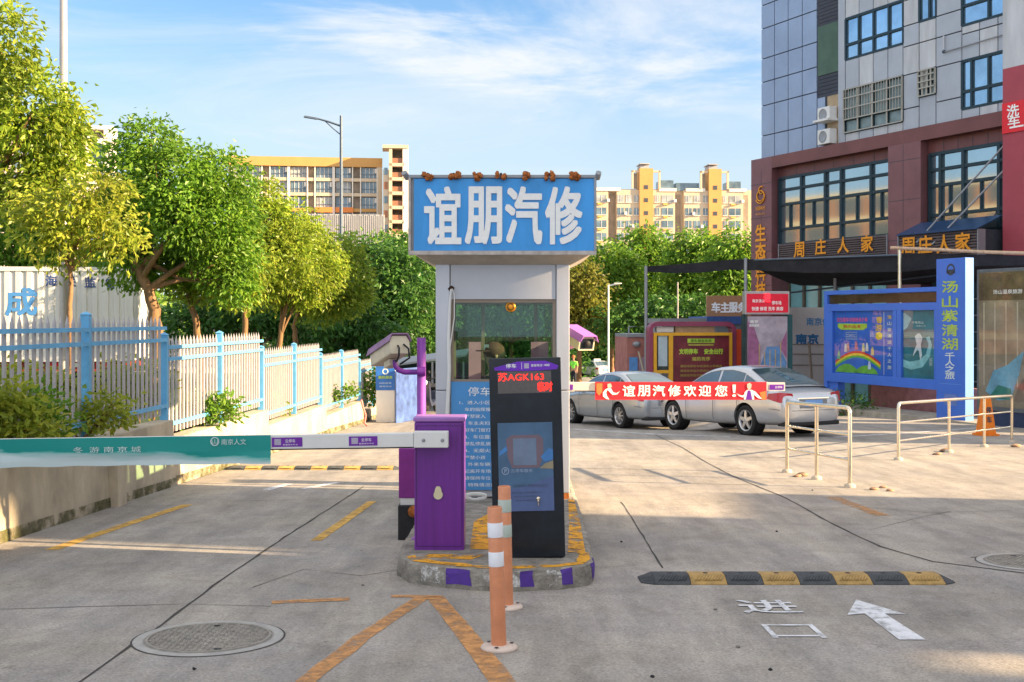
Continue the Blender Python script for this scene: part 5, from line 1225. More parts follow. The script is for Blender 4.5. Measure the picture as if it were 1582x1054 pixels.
# grey clad wing in front
t = far_thing('service_block', 'grey ribbed metal clad block below the orange apartment block', 530, 215); fb = FarB(t, 215, rad(7))
mb = MB(); fb.box(mb, 464, 594, 331, 600, .3, 8, GREYCLAD)
for k in range(44): x = 465 + k * 2.95; fb.box(mb, x, x + 1.5, 331 + (k % 3), 600, 0, .3, GREYCLAD)
mb.build('wall', t)
# stair tower
t = far_thing('stair_tower', 'slender cream stair tower with open landings beside the booth sign', 610, 226); fb = FarB(t, 226, rad(6))
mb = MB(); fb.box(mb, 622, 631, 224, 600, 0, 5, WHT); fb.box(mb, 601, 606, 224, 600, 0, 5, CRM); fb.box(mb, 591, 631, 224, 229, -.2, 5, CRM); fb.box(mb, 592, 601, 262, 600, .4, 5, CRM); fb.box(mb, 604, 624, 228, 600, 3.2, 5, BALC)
for k in range(9): y = 251 + k * 22; fb.box(mb, 601, 624, y + 1, y + 6, 0, 4, CRM)
mb.build('wall', t)
mb = MB()
for k in range(9): y = 251 + k * 22; fb.box(mb, 606, 622, y - 7, y + 1, .3, .5, mat('brown balustrade', (.30, .13, .07), .7, var=.3)); fb.box(mb, 593, 599, y + 8, y + 19, .3, .4, mat('brown balustrade', (.30, .13, .07), .7) if k % 2 else FARGL)
mb.build('railing', t)
# right hand apartments
t = far_thing('apartment_block', 'cream apartment block with two tall orange stairwells right of the booth', 1040, 262); fb = FarB(t, 262, rad(4))
mb = MB(); fb.box(mb, 900, 1178, 292, 620, 1.5, 14, CRM)
for x0, x1 in ((940, 953), (1043, 1055), (1150, 1160)): pass
for x0, x1 in ((915, 939), (952, 989), (1008, 1043), (1057, 1098), (1115, 1150)): fb.box(mb, x0, x1, 294, 620, 0, 1.5, CRM)
for x0, x1 in ((920, 958), (1018, 1045), (1060, 1090), (1128, 1155)): fb.box(mb, x0, x1, 291, 296, -.2, 3, WHT)
mb.build('wall', t)
fb.one('stairwell', [(987, 1008, 261, 620), (1095, 1115, 261, 620)], ORA, -.6, 4)
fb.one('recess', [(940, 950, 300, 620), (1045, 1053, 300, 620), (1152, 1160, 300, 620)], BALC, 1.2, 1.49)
for x in (975, 1082):
    mb = MB()
    fb.box(mb, x, x + 3, 264, 292, -.3, .2, CRM); fb.box(mb, x, x + 12, 264, 267, -.3, .2, CRM); fb.box(mb, x + 4, x + 9, 268, 292, .3, .5, BALC); fb.box(mb, x + 42, x + 45, 264, 292, -.3, .2, CRM); fb.box(mb, x + 32, x + 45, 264, 267, -.3, .2, CRM)
    fb.box(mb, x + 14, x + 27, 256, 261, 0, 4, GREYCLAD); fb.box(mb, x + 13, x + 28, 253, 254.5, -.5, 4.5, GREYCLAD)
    mb.build('roof_frame', t)
fb.one('penthouse', [(1021, 1042, 278, 293), (1046, 1082, 282, 294), (1128, 1148, 279, 293)], FARGL, 1, 6)
for c, (x0, x1) in enumerate(((920, 936), (953, 963), (966, 975), (979, 986), (1011, 1018), (1022, 1040), (1059, 1069), (1072, 1082), (1087, 1094), (1118, 1124), (1128, 1146))):
    for k in range(7):
        y = 302 + k * 19.6; g = MB(); fb.box(g, x0, x1, y, y + 11, -.08, .1, FARGL if (c * 5 + k * 3) % 5 else CURT); w = g.build('window', t)
        g = MB(); fb.box(g, x0 + (x1 - x0) * .5 - .3, x0 + (x1 - x0) * .5 + .3, y, y + 11, -.14, -.08, WHT); fb.box(g, x0 - .5, x1 + .5, y + 11, y + 12, -.25, 0, WHT)
        if (c * 3 + k * 2) % 5 == 0: fb.box(g, x1 + .6, x1 + 4.4, y + 6.5, y + 11, -.7, -.02, WHITE)
        if x1 - x0 > 14: fb.box(g, x0 + 2, x0 + 9, y + 13, y + 15, -.5, 0, mat('yellow ledge', (.65, .42, .10), .8))
        g.build('frame', w)
for x in (997, 1105):
    for k in range(5): fb.one('window', [(x - 3, x + 3, 287 + k * 20, 293 + k * 20)], DARKJ, -.66, -.5)
# white small tower and pale block at far left
t = far_thing('roof_tower', 'white rooftop tower with an open frame between the two left trees', 155, 235); fb = FarB(t, 235, rad(10))
mb = MB(); fb.box(mb, 132, 174, 194, 200, 0, 5, WHT); fb.box(mb, 132, 138, 200, 300, 0, 5, WHT); fb.box(mb, 160, 174, 200, 300, 0, 5, WHT); fb.box(mb, 138, 160, 214, 222, 0, 5, WHT); fb.box(mb, 138, 160, 245, 300, .5, 5, WHT); fb.box(mb, 138, 160, 200, 300, 4.5, 5, WHT); mb.build('wall', t)
fb.one('window', [(138, 160, 222, 245)], FARGL, 1, 1.2)
t = far_thing('apartment_block', 'pale pink block showing faintly through the leaves at the far left', 30, 210); fb = FarB(t, 210, rad(12))
fb.one('wall', [(-120, 118, 214, 600)], mat('pale pink render', (.55, .43, .38), .85, var=.1, scale=.3), 0, 12)
for k in range(6): 
    for j in range(12): fb.one('window', [(-110 + j * 19, -99 + j * 19, 225 + k * 22, 238 + k * 22)], FARGL, -.1, .1)

# ------------------------------------------------------------------ trees and shrubs
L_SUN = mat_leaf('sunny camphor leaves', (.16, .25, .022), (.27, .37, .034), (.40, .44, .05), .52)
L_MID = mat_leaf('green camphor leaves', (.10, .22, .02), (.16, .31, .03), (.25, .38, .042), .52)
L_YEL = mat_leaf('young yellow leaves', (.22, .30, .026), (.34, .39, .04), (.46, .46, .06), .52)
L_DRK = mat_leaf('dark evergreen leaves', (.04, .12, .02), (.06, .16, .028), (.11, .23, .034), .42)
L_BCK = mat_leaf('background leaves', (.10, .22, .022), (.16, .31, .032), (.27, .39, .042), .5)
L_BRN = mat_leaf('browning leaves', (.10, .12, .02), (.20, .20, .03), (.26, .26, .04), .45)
BARK = mat('tree bark', (.22, .125, .06), .9, var=.35, scale=8, bump=.7, stretch=(1, 1, .25))
def leaves(mb, c, r, n, size, m, droop=.5, clump=10, fill=.45):
    """leaf clumps through an ellipsoid: uneven outline with gaps"""
    rx, ry, rz_ = r
    for _ in range(max(1, n // clump)):
        while True:
            v = Vector((R.uniform(-1, 1), R.uniform(-1, 1), R.uniform(-1, 1)))
            if .05 < v.length <= 1: break
        v = v.normalized() * (v.length ** fill) * R.uniform(.82, 1.12)
        cc = Vector((c[0] + v.x * rx, c[1] + v.y * ry, c[2] + v.z * rz_)); cs = size * R.uniform(1.1, 1.9)
        out = Vector((v.x, v.y, v.z * .6 + .15)).normalized()
        for _k in range(clump):
            p = cc + Vector((R.gauss(0, .6), R.gauss(0, .6), R.gauss(0, .5))) * cs
            d = (out * .7 + Vector((R.uniform(-1, 1), R.uniform(-1, 1), R.uniform(-.9, .5) - droop))).normalized()
            s = d.cross(Vector((R.uniform(-1, 1), R.uniform(-1, 1), R.uniform(-1, 1)))).normalized(); nn = d.cross(s)
            l = size * R.uniform(.7, 1.3); w = l * R.uniform(.19, .28)
            a = p; b = p + d * l * .5 + s * w + nn * w * .3; e = p + d * l + nn * (-l * .12); f = p + d * l * .5 - s * w + nn * w * .3
            i = len(mb.v); mb.v += [a, b, e, f]; mb.f.append((i, i + 1, i + 2, i + 3)); mb.fm.append(0); mb.sm.append(False)
def tree(name, label, d, blobs, trunk, m, size, dens, group, limbs=True, depth=.8, base=None, tr=.10, droop=.5, cat='tree'):
    """blobs (px, py, rx px, ry px, depth offset m); trunk pixel path from the base up"""
    k = d / F
    bz_ = base if base is not None else gz(d) + (.62 if trunk[0][0] < 560 and d < 45 else 0)
    p0 = W(trunk[0][0], 0, d); p0.z = bz_
    t = thing(name, label, cat, p0, 0, group)
    path = [p0 + Vector((0, 0, -.1))] + [W(x, y, d + R.uniform(-.05, .05)) for x, y in trunk]
    path = [p for i, p in enumerate(path) if i == 0 or p.z > path[0].z + .05]
    pts = []
    for a, b in zip(path, path[1:]):
        for i in range(3): pts.append(a.lerp(b, i / 3) + Vector((R.uniform(-1, 1), R.uniform(-1, 1), 0)) * tr * .25)
    pts.append(path[-1]); n = len(pts)
    mb = MB(); mb.tube(pts, [tr * (1.25 if i == 0 else 1 - .45 * i / n) for i in range(n)], BARK, 10)
    if limbs:
        top = pts[-1]
        for b in blobs:
            c = W(b[0], b[1], d + b[4]); q = pts[int(n * R.uniform(.62, .98))]
            if (c - q).length < .1: continue
            mid = q.lerp(c, .5) + Vector((R.uniform(-.1, .1), R.uniform(-.1, .1), -.06)) * (c - q).length
            l1 = [q, q.lerp(mid, .5) + Vector((0, 0, .03)), mid, mid.lerp(c, .6), c]
            mb.tube(l1, [tr * .45, tr * .38, tr * .3, tr * .2, tr * .1], BARK, 6)
            for _ in range(2):
                e = c + Vector((R.uniform(-1, 1) * b[2] * k, R.uniform(-1, 1) * b[2] * k, R.uniform(-.2, 1) * b[3] * k)) * .7
                mb.tube([mid, mid.lerp(e, .5), e], [tr * .2, tr * .13, tr * .05], BARK, 5)
    mb.build('trunk', t)
    mb = MB(); mb.mats = [m]
    for b in blobs:
        rx, rz2 = b[2] * k * 1.2, b[3] * k * 1.18; c = W(b[0], b[1], d + b[4]); ry = rx * depth
        leaves(mb, c, (rx, ry, rz2), int(36 * dens * (rx * rz2 + ry * rx + ry * rz2) / (size * size)), size, m, droop)
    mb.build('crown', t)
    return t
row = 'street trees behind the picket fence'
tree('street_tree', 'tall yellow green tree cut by the left edge of the photo', 22, [(-70, 140, 70, 110, 0), (2, 80, 44, 66, 0), (50, 175, 56, 62, -.3), (92, 225, 42, 50, .2), (15, 235, 66, 60, .3), (85, 280, 40, 34, 0), (30, 305, 46, 26, -.4), (105, 185, 26, 26, 0)], [(-45, 470), (-42, 330), (-30, 240)], L_SUN, .135, .62, row, tr=.16)
tree('street_tree', 'slim young tree with a thin straight trunk in front of the white container', 20, [(110, 330, 55, 34, 0), (160, 352, 46, 32, .1), (70, 356, 40, 30, -.1), (150, 300, 40, 28, 0), (185, 382, 26, 20, 0), (95, 388, 36, 18, 0), (60, 320, 35, 26, 0)], [(109, 560), (108, 470), (109, 420), (113, 380)], L_YEL, .125, .36, row, tr=.055)
tree('street_tree', 'broad dense green tree with a forked dark trunk right of the container', 27, [(232, 222, 40, 34, 0), (196, 262, 46, 40, 0), (262, 285, 62, 54, -.4), (338, 275, 42, 40, 0), (186, 335, 44, 48, 0), (240, 350, 60, 60, .9), (330, 335, 58, 54, -.3), (285, 330, 50, 44, -.8), (345, 400, 46, 42, .2), (200, 405, 36, 34, .3), (300, 400, 40, 34, .9), (250, 410, 40, 26, .8), (360, 445, 26, 22, .2)], [(240, 520), (240, 480), (222, 430), (200, 380)], L_MID, .14, .62, row, tr=.17)
tree('street_tree', 'tree with a leaning brown trunk just right of the forked tree', 28.5, [(335, 420, 40, 34, -.2), (300, 442, 32, 20, 0), (372, 415, 42, 40, .3), (372, 452, 26, 18, 0)], [(310, 545), (303, 500), (292, 462), (288, 430)], L_SUN, .135, .55, row, tr=.10)
tree('street_tree', 'rounded yellow green tree with one straight sunlit trunk', 31.5, [(410, 305, 24, 24, 0), (400, 345, 46, 34, 0), (445, 352, 38, 36, .2), (388, 398, 44, 40, 0), (432, 398, 50, 38, -.3), (400, 432, 36, 22, 0)], [(379, 560), (378, 500), (381, 440)], L_SUN, .135, .55, row, tr=.10)
tree('street_tree', 'tree with a slanting trunk and bright crown left of the last street tree', 34.5, [(462, 372, 44, 28, 0), (430, 440, 36, 32, .2), (478, 412, 50, 40, -.2), (462, 448, 36, 24, 0)], [(430, 570), (433, 520), (442, 470)], L_SUN, .145, .5, row, tr=.10)
tree('street_tree', 'last bright tree of the row with a trunk forking low above the fence', 37, [(520, 395, 36, 28, 0), (545, 432, 27, 36, 0), (505, 445, 46, 36, -.3), (535, 465, 32, 20, 0), (495, 480, 30, 18, .2)], [(457, 575), (456, 525), (455, 505), (466, 460)], L_SUN, .145, .5, row, tr=.11)
bg = 'dark trees behind the fence and booth'
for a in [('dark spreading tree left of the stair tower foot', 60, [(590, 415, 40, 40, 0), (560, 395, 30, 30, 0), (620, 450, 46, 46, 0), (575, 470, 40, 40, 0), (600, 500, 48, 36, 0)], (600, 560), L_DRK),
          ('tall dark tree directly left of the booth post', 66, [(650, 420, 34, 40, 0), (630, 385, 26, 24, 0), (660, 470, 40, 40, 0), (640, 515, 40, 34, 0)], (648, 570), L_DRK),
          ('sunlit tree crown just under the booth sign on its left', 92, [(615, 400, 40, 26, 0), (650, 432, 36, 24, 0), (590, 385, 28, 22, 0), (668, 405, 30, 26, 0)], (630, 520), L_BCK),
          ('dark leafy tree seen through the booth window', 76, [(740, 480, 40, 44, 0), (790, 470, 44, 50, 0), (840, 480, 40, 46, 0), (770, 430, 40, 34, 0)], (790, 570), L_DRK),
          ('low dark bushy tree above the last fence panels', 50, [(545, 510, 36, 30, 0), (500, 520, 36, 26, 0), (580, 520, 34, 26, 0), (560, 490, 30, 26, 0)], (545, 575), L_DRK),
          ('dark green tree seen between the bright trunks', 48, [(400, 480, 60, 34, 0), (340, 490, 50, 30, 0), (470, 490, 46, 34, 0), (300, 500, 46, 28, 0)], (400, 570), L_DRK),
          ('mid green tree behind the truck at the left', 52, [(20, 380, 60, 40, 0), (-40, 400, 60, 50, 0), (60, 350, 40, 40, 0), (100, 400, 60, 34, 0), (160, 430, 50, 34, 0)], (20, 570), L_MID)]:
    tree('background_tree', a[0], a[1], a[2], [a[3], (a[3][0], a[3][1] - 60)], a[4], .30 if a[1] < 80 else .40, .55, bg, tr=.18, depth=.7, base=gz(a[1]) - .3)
fg = 'trees right of the booth'
for a in [('yellowish green tree right beside the booth post', 72, [(893, 430, 26, 34, 0), (905, 460, 28, 40, 0), (885, 470, 24, 36, 0), (900, 500, 30, 26, 0)], (895, 560), L_BRN),
          ('tall pointed green tree rising before the cream apartments', 84, [(1000, 372, 24, 24, 0), (990, 405, 44, 36, 0), (1022, 420, 32, 40, 0), (1000, 455, 48, 40, 0), (985, 490, 40, 30, 0)], (1002, 580), L_BCK),
          ('rounded bright tree between the booth sign and the pointed tree', 80, [(945, 405, 32, 26, 0), (920, 415, 24, 26, 0), (960, 440, 34, 36, 0), (930, 455, 34, 36, 0), (960, 480, 34, 30, 0)], (945, 570), L_BCK),
          ('wide leafy tree left of the canopy', 78, [(1075, 385, 34, 26, 0), (1060, 415, 34, 34, 0), (1100, 412, 40, 36, 0), (1080, 455, 46, 40, 0), (1050, 470, 34, 30, 0)], (1078, 575), L_BCK),
          ('wide leafy tree touching the maroon corner pier', 74, [(1140, 385, 32, 28, 0), (1128, 415, 36, 36, 0), (1150, 450, 34, 40, 0), (1118, 470, 40, 34, 0), (1165, 410, 24, 36, 0)], (1140, 575), L_BCK),
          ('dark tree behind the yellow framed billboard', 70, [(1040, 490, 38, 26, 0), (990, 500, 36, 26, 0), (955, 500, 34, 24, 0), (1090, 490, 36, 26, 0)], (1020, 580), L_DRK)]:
    tree('background_tree', a[0], a[1], a[2], [a[3], (a[3][0], a[3][1] - 70)], a[4], .34, .62, fg, tr=.2, depth=.7, base=gz(a[1]) - .1)
# hedge bank and far wood: masses nobody could count
def mass(name, label, boxes, m, size, n, kind='stuff'):
    mb = MB(); mb.mats = [m]
    for (x0, x1, y0, y1, d0, d1, k) in boxes:
        for _ in range(k):
            d = R.uniform(d0, d1); px = R.uniform(x0, x1); py = R.uniform(y0, y1) + 8 * math.sin(px * .05) + R.gauss(0, 4)
            c = W(px, py, d); leaves(mb, c, (size * 5, size * 4, size * 3.6), n, size, m, .3, 8)
    o = mb.build(name); o['kind'] = kind; o['label'] = label; o['category'] = 'greenery'
    return o
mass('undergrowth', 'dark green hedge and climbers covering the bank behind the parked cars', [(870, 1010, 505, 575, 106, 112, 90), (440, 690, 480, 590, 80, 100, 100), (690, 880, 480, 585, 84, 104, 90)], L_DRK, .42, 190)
mass('woods', 'mixed far wood filling the gaps behind the trees', [(540, 700, 425, 500, 118, 150, 60), (870, 1165, 420, 485, 118, 150, 90), (-60, 560, 430, 500, 110, 150, 110), (695, 880, 405, 500, 112, 150, 110)], L_BCK, .65, 130)
def shrub(label, d, blobs, m=L_YEL, size=.085, dens=.5):
    c = blobs[0]; x = (c[0] - HX) / F * d; b = verge_h(x, d); p = Vector((x, d, b)); t = thing('shrub', label, 'shrub', p, 0, 'shrubs along the fence foot'); k = d / F
    mb = MB()
    for b_ in blobs:
        for _ in range(4):
            q = W(b_[0] + R.uniform(-.6, .6) * b_[2], b_[1] - R.uniform(0, .5) * b_[3], d); s = Vector((min(q.x + R.uniform(-.1, .1), FX(d) - .16), d, verge_h(q.x, d) - .02)); mb.tube([s, s.lerp(q, .5) + Vector((.02, .02, 0)), q], [.012, .009, .004], BARK, 5)
    mb.build('stem', t); mb = MB(); mb.mats = [m]
    for b_ in blobs:
        r = (b_[2] * k, b_[2] * k * .6, b_[3] * k); leaves(mb, W(b_[0], b_[1], d), r, int(dens * 70 * r[0] * r[2] / (size * size)) + 150, size, m, .1, 8)
    mb.build('foliage', t)
shrub('low dense shrub filling the fence foot at the left edge', 11.0, [(20, 645, 50, 34), (-30, 640, 40, 40), (75, 650, 36, 28), (50, 630, 34, 28)], L_MID)
shrub('bright yellow green hedge plant at the extreme left of the fence', 10.4, [(-10, 655, 46, 40), (26, 645, 36, 40), (58, 660, 30, 28), (5, 620, 30, 26)], L_YEL)
shrub('yellow tipped shrub behind the pickets under the container', 12.6, [(60, 605, 56, 34), (110, 630, 36, 30), (10, 600, 34, 34), (90, 600, 30, 26)], L_YEL)
shrub('yellow green shrub poking through the first blue post', 12.2, [(168, 634, 26, 24), (132, 642, 24, 22)], L_YEL)
shrub('golden shrub showing through the second fence panel', 15.2, [(185, 592, 34, 36), (225, 590, 34, 34), (205, 615, 40, 24)], L_YEL)
shrub('round green shrub bulging through the pickets of the third panel', 16.6, [(300, 634, 22, 20), (330, 632, 24, 20), (350, 628, 16, 18)], L_MID)
shrub('small yellow shrub at the foot of the fifth blue post', 21.5, [(428, 625, 14, 12)], L_YEL)
shrub('climbing green plant hanging over the shaded wall end', 26.0, [(512, 608, 12, 12), (540, 606, 9, 9)], L_MID)
shrub('dense green bush at the far end of the fence', 30.0, [(568, 602, 20, 24), (582, 590, 14, 16)], L_MID, .1)

# ------------------------------------------------------------------ container truck behind the fence
td = 31.5
tk = thing('container_trailer', 'white corrugated container trailer with blue characters parked behind the fence', 'truck trailer', (W(60, 0, td).x, td, gz(td) + .5))
TM = Matrix.Translation(Vector((W(205, 0, td + .8).x, td + .8, 0))) @ Matrix.Rotation(rad(7), 4, 'Z')
CW = mat('container white paint', (.66, .63, .60), .5, .05, var=.1, scale=1.2, stretch=(1, 1, .3)); zc0, zc1 = CAMZ + (HY - 560) / F * td, CAMZ + (HY - 413) / F * (td + .8)
mb = MB(TM); x = -9.2; prof = []
while x < -.12:
    prof += [(x, 0), (x + .13, 0), (x + .155, .036), (x + .265, .036), (x + .29, 0)]; x += .29
vs = [(a, b, z) for z in (zc0 + .14, zc1 - .12) for a, b in prof]; n = len(prof)
mb.raw(vs, [(i, i + 1, n + i + 1, n + i) for i in range(n - 1)], CW)
mb.box(-9.25, 0, .045, 2.4, zc0 + .02, zc1 - .02, CW); mb.box(-9.25, .01, -.02, .05, zc1 - .12, zc1, CW); mb.box(-9.25, .01, -.02, .05, zc0, zc0 + .14, CW); mb.box(-.12, .01, -.021, .06, zc0 + .14, zc1 - .12, CW)
bx_ = mb.build('box', tk)
CB = mat('container blue print', (.06, .22, .52), .5, var=.1); CN = mat('container navy print', (.03, .06, .20), .5, var=.1)
mb = MB(TM @ facing_us((0, -.004, 0)))
def ct(s, px, py, w, h, m, b): k = td / F; mb.text(s, (px - 205) * k * 1.0, CAMZ + (HY - py) * k, w * k, h * k, m, .002, b)
ct('成', 36, 466, 46, 42, CB, .028); ct('海', 81, 433, 17, 17, CN, .02); ct('关', 111, 434, 15, 16, CN, .02); ct('监', 140, 435, 17, 16, CN, .02); ct('管', 171, 437, 15, 16, CN, .02)
mb.build('lettering', bx_)
mb = MB(TM); mb.box(-9.2, -.1, .2, 2.2, zc0 - .28, zc0, mat('chassis red', (.25, .03, .02), .6, var=.2)); mb.build('chassis', tk)
mb = MB(TM @ facing_us((0, .195, 0)))
for k in range(14): mb.box(-9.1 + k * .62, -8.79 + k * .62, zc0 - .16, zc0 - .04, 0, .004, RED if k % 2 else WHITEPRINT)
mb.build('reflective_strip', tk)
for xx in (-7.9, -6.7, -5.5, -1.2):
    mb = MB(TM); zg = gz(td) + .60; mb.lathe([(0, .25), (.2, .25), (.27, .30), (.46, .28), (.50, .33), (.50, .55), (0, .55)], (xx, 0, zg + .5), TYRE, 28, 'y'); mb.build('wheel', tk)
mb = MB(TM); mb.box(-4.6, -2.4, .3, 1.0, zc0 - .75, zc0 - .28, GREYMETAL); mb.build('tool_box', tk, bevel=.02)

# ------------------------------------------------------------------ lamps and poles
def post(name, label, cat, px, d, ptop, pbase, r, m, group=None):
    x = W(px, 0, d).x; zb1 = gz(d) + (.6 if px < 560 and d < 60 else 0); t = thing(name, label, cat, (x, d, zb1), 0, group); b = MB(); zt1 = CAMZ + (HY - ptop) / F * d
    b.tube([(x, d, zb1 - .1), (x, d, (zb1 + zt1) / 2), (x, d, zt1)], [r, r * .9, r * .72], m, 14); b.build('pole', t); return t, x, zt1
POLE = mat('galvanised pole', (.42, .38, .36), .45, .4, var=.1, scale=2)
t, x, z = post('lamp_pole', 'tall thick grey pole rising out of the photo behind the container trees', 'lamp pole', 98, 29, -110, 0, .115, POLE)
t, x, z = post('street_lamp', 'dark street lamp with one arm reaching left above the trees', 'street lamp', 527, 60, 179, 0, .10, DARKMETAL)
k60 = 60 / F
mb = MB(); mb.tube([(x, 60, z - 16 * k60), (x - 20 * k60, 60, z - 9 * k60), (x - 38 * k60, 60, z - 4 * k60)], [.055, .05, .045], DARKMETAL, 10); mb.tube([(x, 60, z - 30 * k60), (x - 12 * k60, 60, z - 20 * k60), (x - 24 * k60, 60, z - 9 * k60)], .028, DARKMETAL, 8); mb.build('arm', t)
mb = MB(Matrix.Translation(Vector((x - 47 * k60, 60, z - 3.0 * k60))) @ Matrix.Rotation(rad(10), 4, 'Y')); mb.hexa([(-.36, -.13, -.05), (.36, -.08, -.05), (.36, .08, -.05), (-.36, .13, -.05), (-.30, -.1, .05), (.34, -.06, .06), (.34, .06, .06), (-.30, .1, .05)], DARKMETAL); mb.build('lamp_head', t, bevel=.015)
t, x, z = post('street_lamp', 'small pale street lamp with a short arm before the trees right of the booth', 'street lamp', 940, 64, 440, 0, .06, WHITE)
mb = MB(); mb.tube([(x, 64, z - .05), (x + .62, 64, z + .06)], .04, WHITE, 8); mb.build('arm', t); mb = MB(); mb.box(x + .3, x + .72, 63.9, 64.1, z + .03, z + .1, WHITE); mb.build('lamp_head', t, bevel=.02)
post('pole', 'thin grey pole in front of the dark trees left of the brown sign', 'pole', 1047, 62, 436, 0, .045, POLE)

# ------------------------------------------------------------------ dark net canopy
cv = thing('canopy', 'long sagging black shade net canopy on steel posts before the maroon building', 'canopy', (W(1200, 0, 36).x, 36, gz(36)))
NET = mat('black shade net', (.022, .022, .026), .9, var=.4, scale=3)
mb = MB(); front = [(1000, 411, 39), (1040, 409, 38.6), (1085, 406, 38.2), (1130, 401, 37.8), (1165, 400, 37.4), (1250, 399, 36.0), (1330, 396, 34.8), (1400, 391, 33.8), (1480, 392, 32.6), (1540, 394, 31.6), (1640, 396, 30)]
v = []; 
for i, (x, y, d) in enumerate(front):
    p = W(x, y, d); q = p + Vector((2.6, 3.6, .1)) if i < 4 else p + Vector((2.2, 3.0, -.75))
    for kk in range(5): w = p.lerp(q, kk / 4); w.z -= .16 * math.sin(math.pi * kk / 4) + R.uniform(0, .05); v.append(w)
mb.raw(v, [(i * 5 + k, i * 5 + k + 1, (i + 1) * 5 + k + 1, (i + 1) * 5 + k) for i in range(len(front) - 1) for k in range(4)], NET)
v = []
for i, (x, y, d) in enumerate(front):
    h = (10, 14, 16, 16, 17, 22, 26, 29, 20, 16, 14)[i]
    for kk in range(3): v.append(W(x, y + h * kk / 2 + R.uniform(-1, 1), d - .02 + .02 * kk))
mb.raw(v, [(i * 3 + k, i * 3 + k + 1, (i + 1) * 3 + k + 1, (i + 1) * 3 + k) for i in range(len(front) - 1) for k in range(2)], NET)
mb.build('net', cv)
mb = MB(); mb.tube([W(1376, 383, 33.6), W(1450, 386, 32.8), W(1530, 390, 31.7), W(1640, 393, 30)], .05, mat('rusty lit tube', (.55, .38, .25), .6, .2, var=.3, scale=14)); mb.build('edge_tube', cv)
for px, d, py in ((998, 39, 411), (1152, 37.5, 399), (1390, 33.5, 385), (1590, 30.5, 390), (1290, 37.5, 400)):
    p = W(px, py, d); mb = MB(); mb.tube([(p.x, d, gz(d) - .1), p], .055, STEEL if px == 1390 else GREYMETAL, 12); mb.build('post', cv)
mb = MB()
for a, b in (((1165, 402, 37.4), (1390, 394, 33.8)), ((1170, 423, 39), (1400, 416, 36)), ((1200, 455, 40), (1450, 425, 35))): mb.tube([W(*a), W(*b)], .03, DARKMETAL)
mb.build('beam', cv)
SCREEN = mat('dark green screen cloth', (.02, .045, .045), .8, var=.35, scale=1.5)
sc_ = thing('screen_wall', 'dark screen wall closing the space under the canopy', 'wall', (W(1400, 0, 37.5).x, 37.5, gz(37)))
mb = MB(); a, b = W(1440, 0, 36.5), W(1640, 0, 33.0); mb.hexa([(a.x, a.y, gz(36)), (b.x, b.y, gz(33)), (b.x + .1, b.y + .1, gz(33)), (a.x + .1, a.y + .1, gz(36)), (a.x, a.y, 3.4), (b.x, b.y, 3.4), (b.x + .1, b.y + .1, 3.4), (a.x + .1, a.y + .1, 3.4)], SCREEN); mb.build('cloth', sc_)
mb = MB()
for k in range(7): f_ = k * .5; mb.tube([(a.x - .05, a.y - .1, gz(36) + .4 + f_), (b.x - .05, b.y - .1, gz(33) + .4 + f_)], .02, GREYMETAL)
mb.build('rack_rail', sc_)

# ------------------------------------------------------------------ blue billboard with pillar
EDGE = Vector((-.36, .933, 0)).normalized()               # along the board, away from us
P0 = Vector((W(1452, 0, 30).x, 30, 0)); BT = frame(P0, -EDGE, (0, 0, 1))   # local x towards us/right, z out to the driveway
BT = frame(P0 + EDGE * 4.9, -EDGE, (0, 0, 1)); LB = 4.9
gb = gz(31) + .12
BBL = mat('billboard blue enamel', (.05, .16, .62), .35, var=.07, scale=2, coat=.2); BBD = mat('billboard sunlit side and print blue', (.12, .30, .68), .4, var=.08, scale=2)
bb = thing('billboard', 'wide blue framed billboard with a rainbow poster and a dark teal poster', 'billboard', BT @ Vector((LB / 2, gb, 0)))
def bpx(px): # distance along the board of a pixel column
    k = (px - HX) / F; o = P0 + EDGE * LB; u = -EDGE; return (k * o.y - o.x) / (u.x - k * u.y)
def bz2(px, py): s = bpx(px); d = (P0 + EDGE * LB - EDGE * s).y; return CAMZ + (HY - py) / F * d
zt_, zm_, zl_ = bz2(1452, 443), bz2(1452, 470), bz2(1452, 603); zmm = bz2(1452, 467)
mb = MB(BT); mb.box(0, LB, zt_ - .12, zt_, -.3, 0, BBL); mb.box(0, .16, gb, zt_ - .12, -.3, 0, BBL); mb.box(-.02, .6, gb, zl_, -.3, -.05, BBL)
mb.box(.16, LB, zl_, zl_ + .26, -.28, .02, BBL); mb.box(.16, LB, zmm - .2, zmm, -.28, .02, BBL); mb.box(.16, .42, zl_ + .26, zmm - .2, -.28, .02, BBL); xm = bpx(1386)
mb.box(xm - .16, xm - .008, zl_ + .26, zmm - .2, -.28, .02, BBL); mb.box(xm + .008, xm + .17, zl_ + .26, zmm - .2, -.28, .02, BBL); mb.box(LB - .2, LB, zl_ + .26, zmm - .2, -.28, .02, BBL); mb.box(xm - .008, xm + .008, zl_ + .26, zmm - .2, -.28, .0, DARKJ); mb.box(.16, LB, zl_ + .01, zmm - .01, -.27, -.1, BBL)
mb.build('frame', bb, bevel=.012)
mb = MB(BT); mb.box(.16, LB, zmm + .02, zt_ - .13, -.12, -.08, mat('brown mirror strip', (.10, .07, .045), .15, .4, var=.4, scale=2)); mb.build('header_strip', bb)
y0, y1 = zl_ + .26, zmm - .2; xa, xb = .43, xm - .17
mb = MB(BT); mb.box(xa, xb, y0, y1, -.1, -.06, mat('poster royal blue', (.03, .13, .56), .65, var=.15, scale=1.5)); w_ = xb - xa; h_ = y1 - y0
PM_ = lambda u, v: (xa + u * w_, y0 + v * h_)
def pp(pts, m, z): mb.prism([PM_(*p) for p in pts], -.06 + z, -.0595 + z, m)
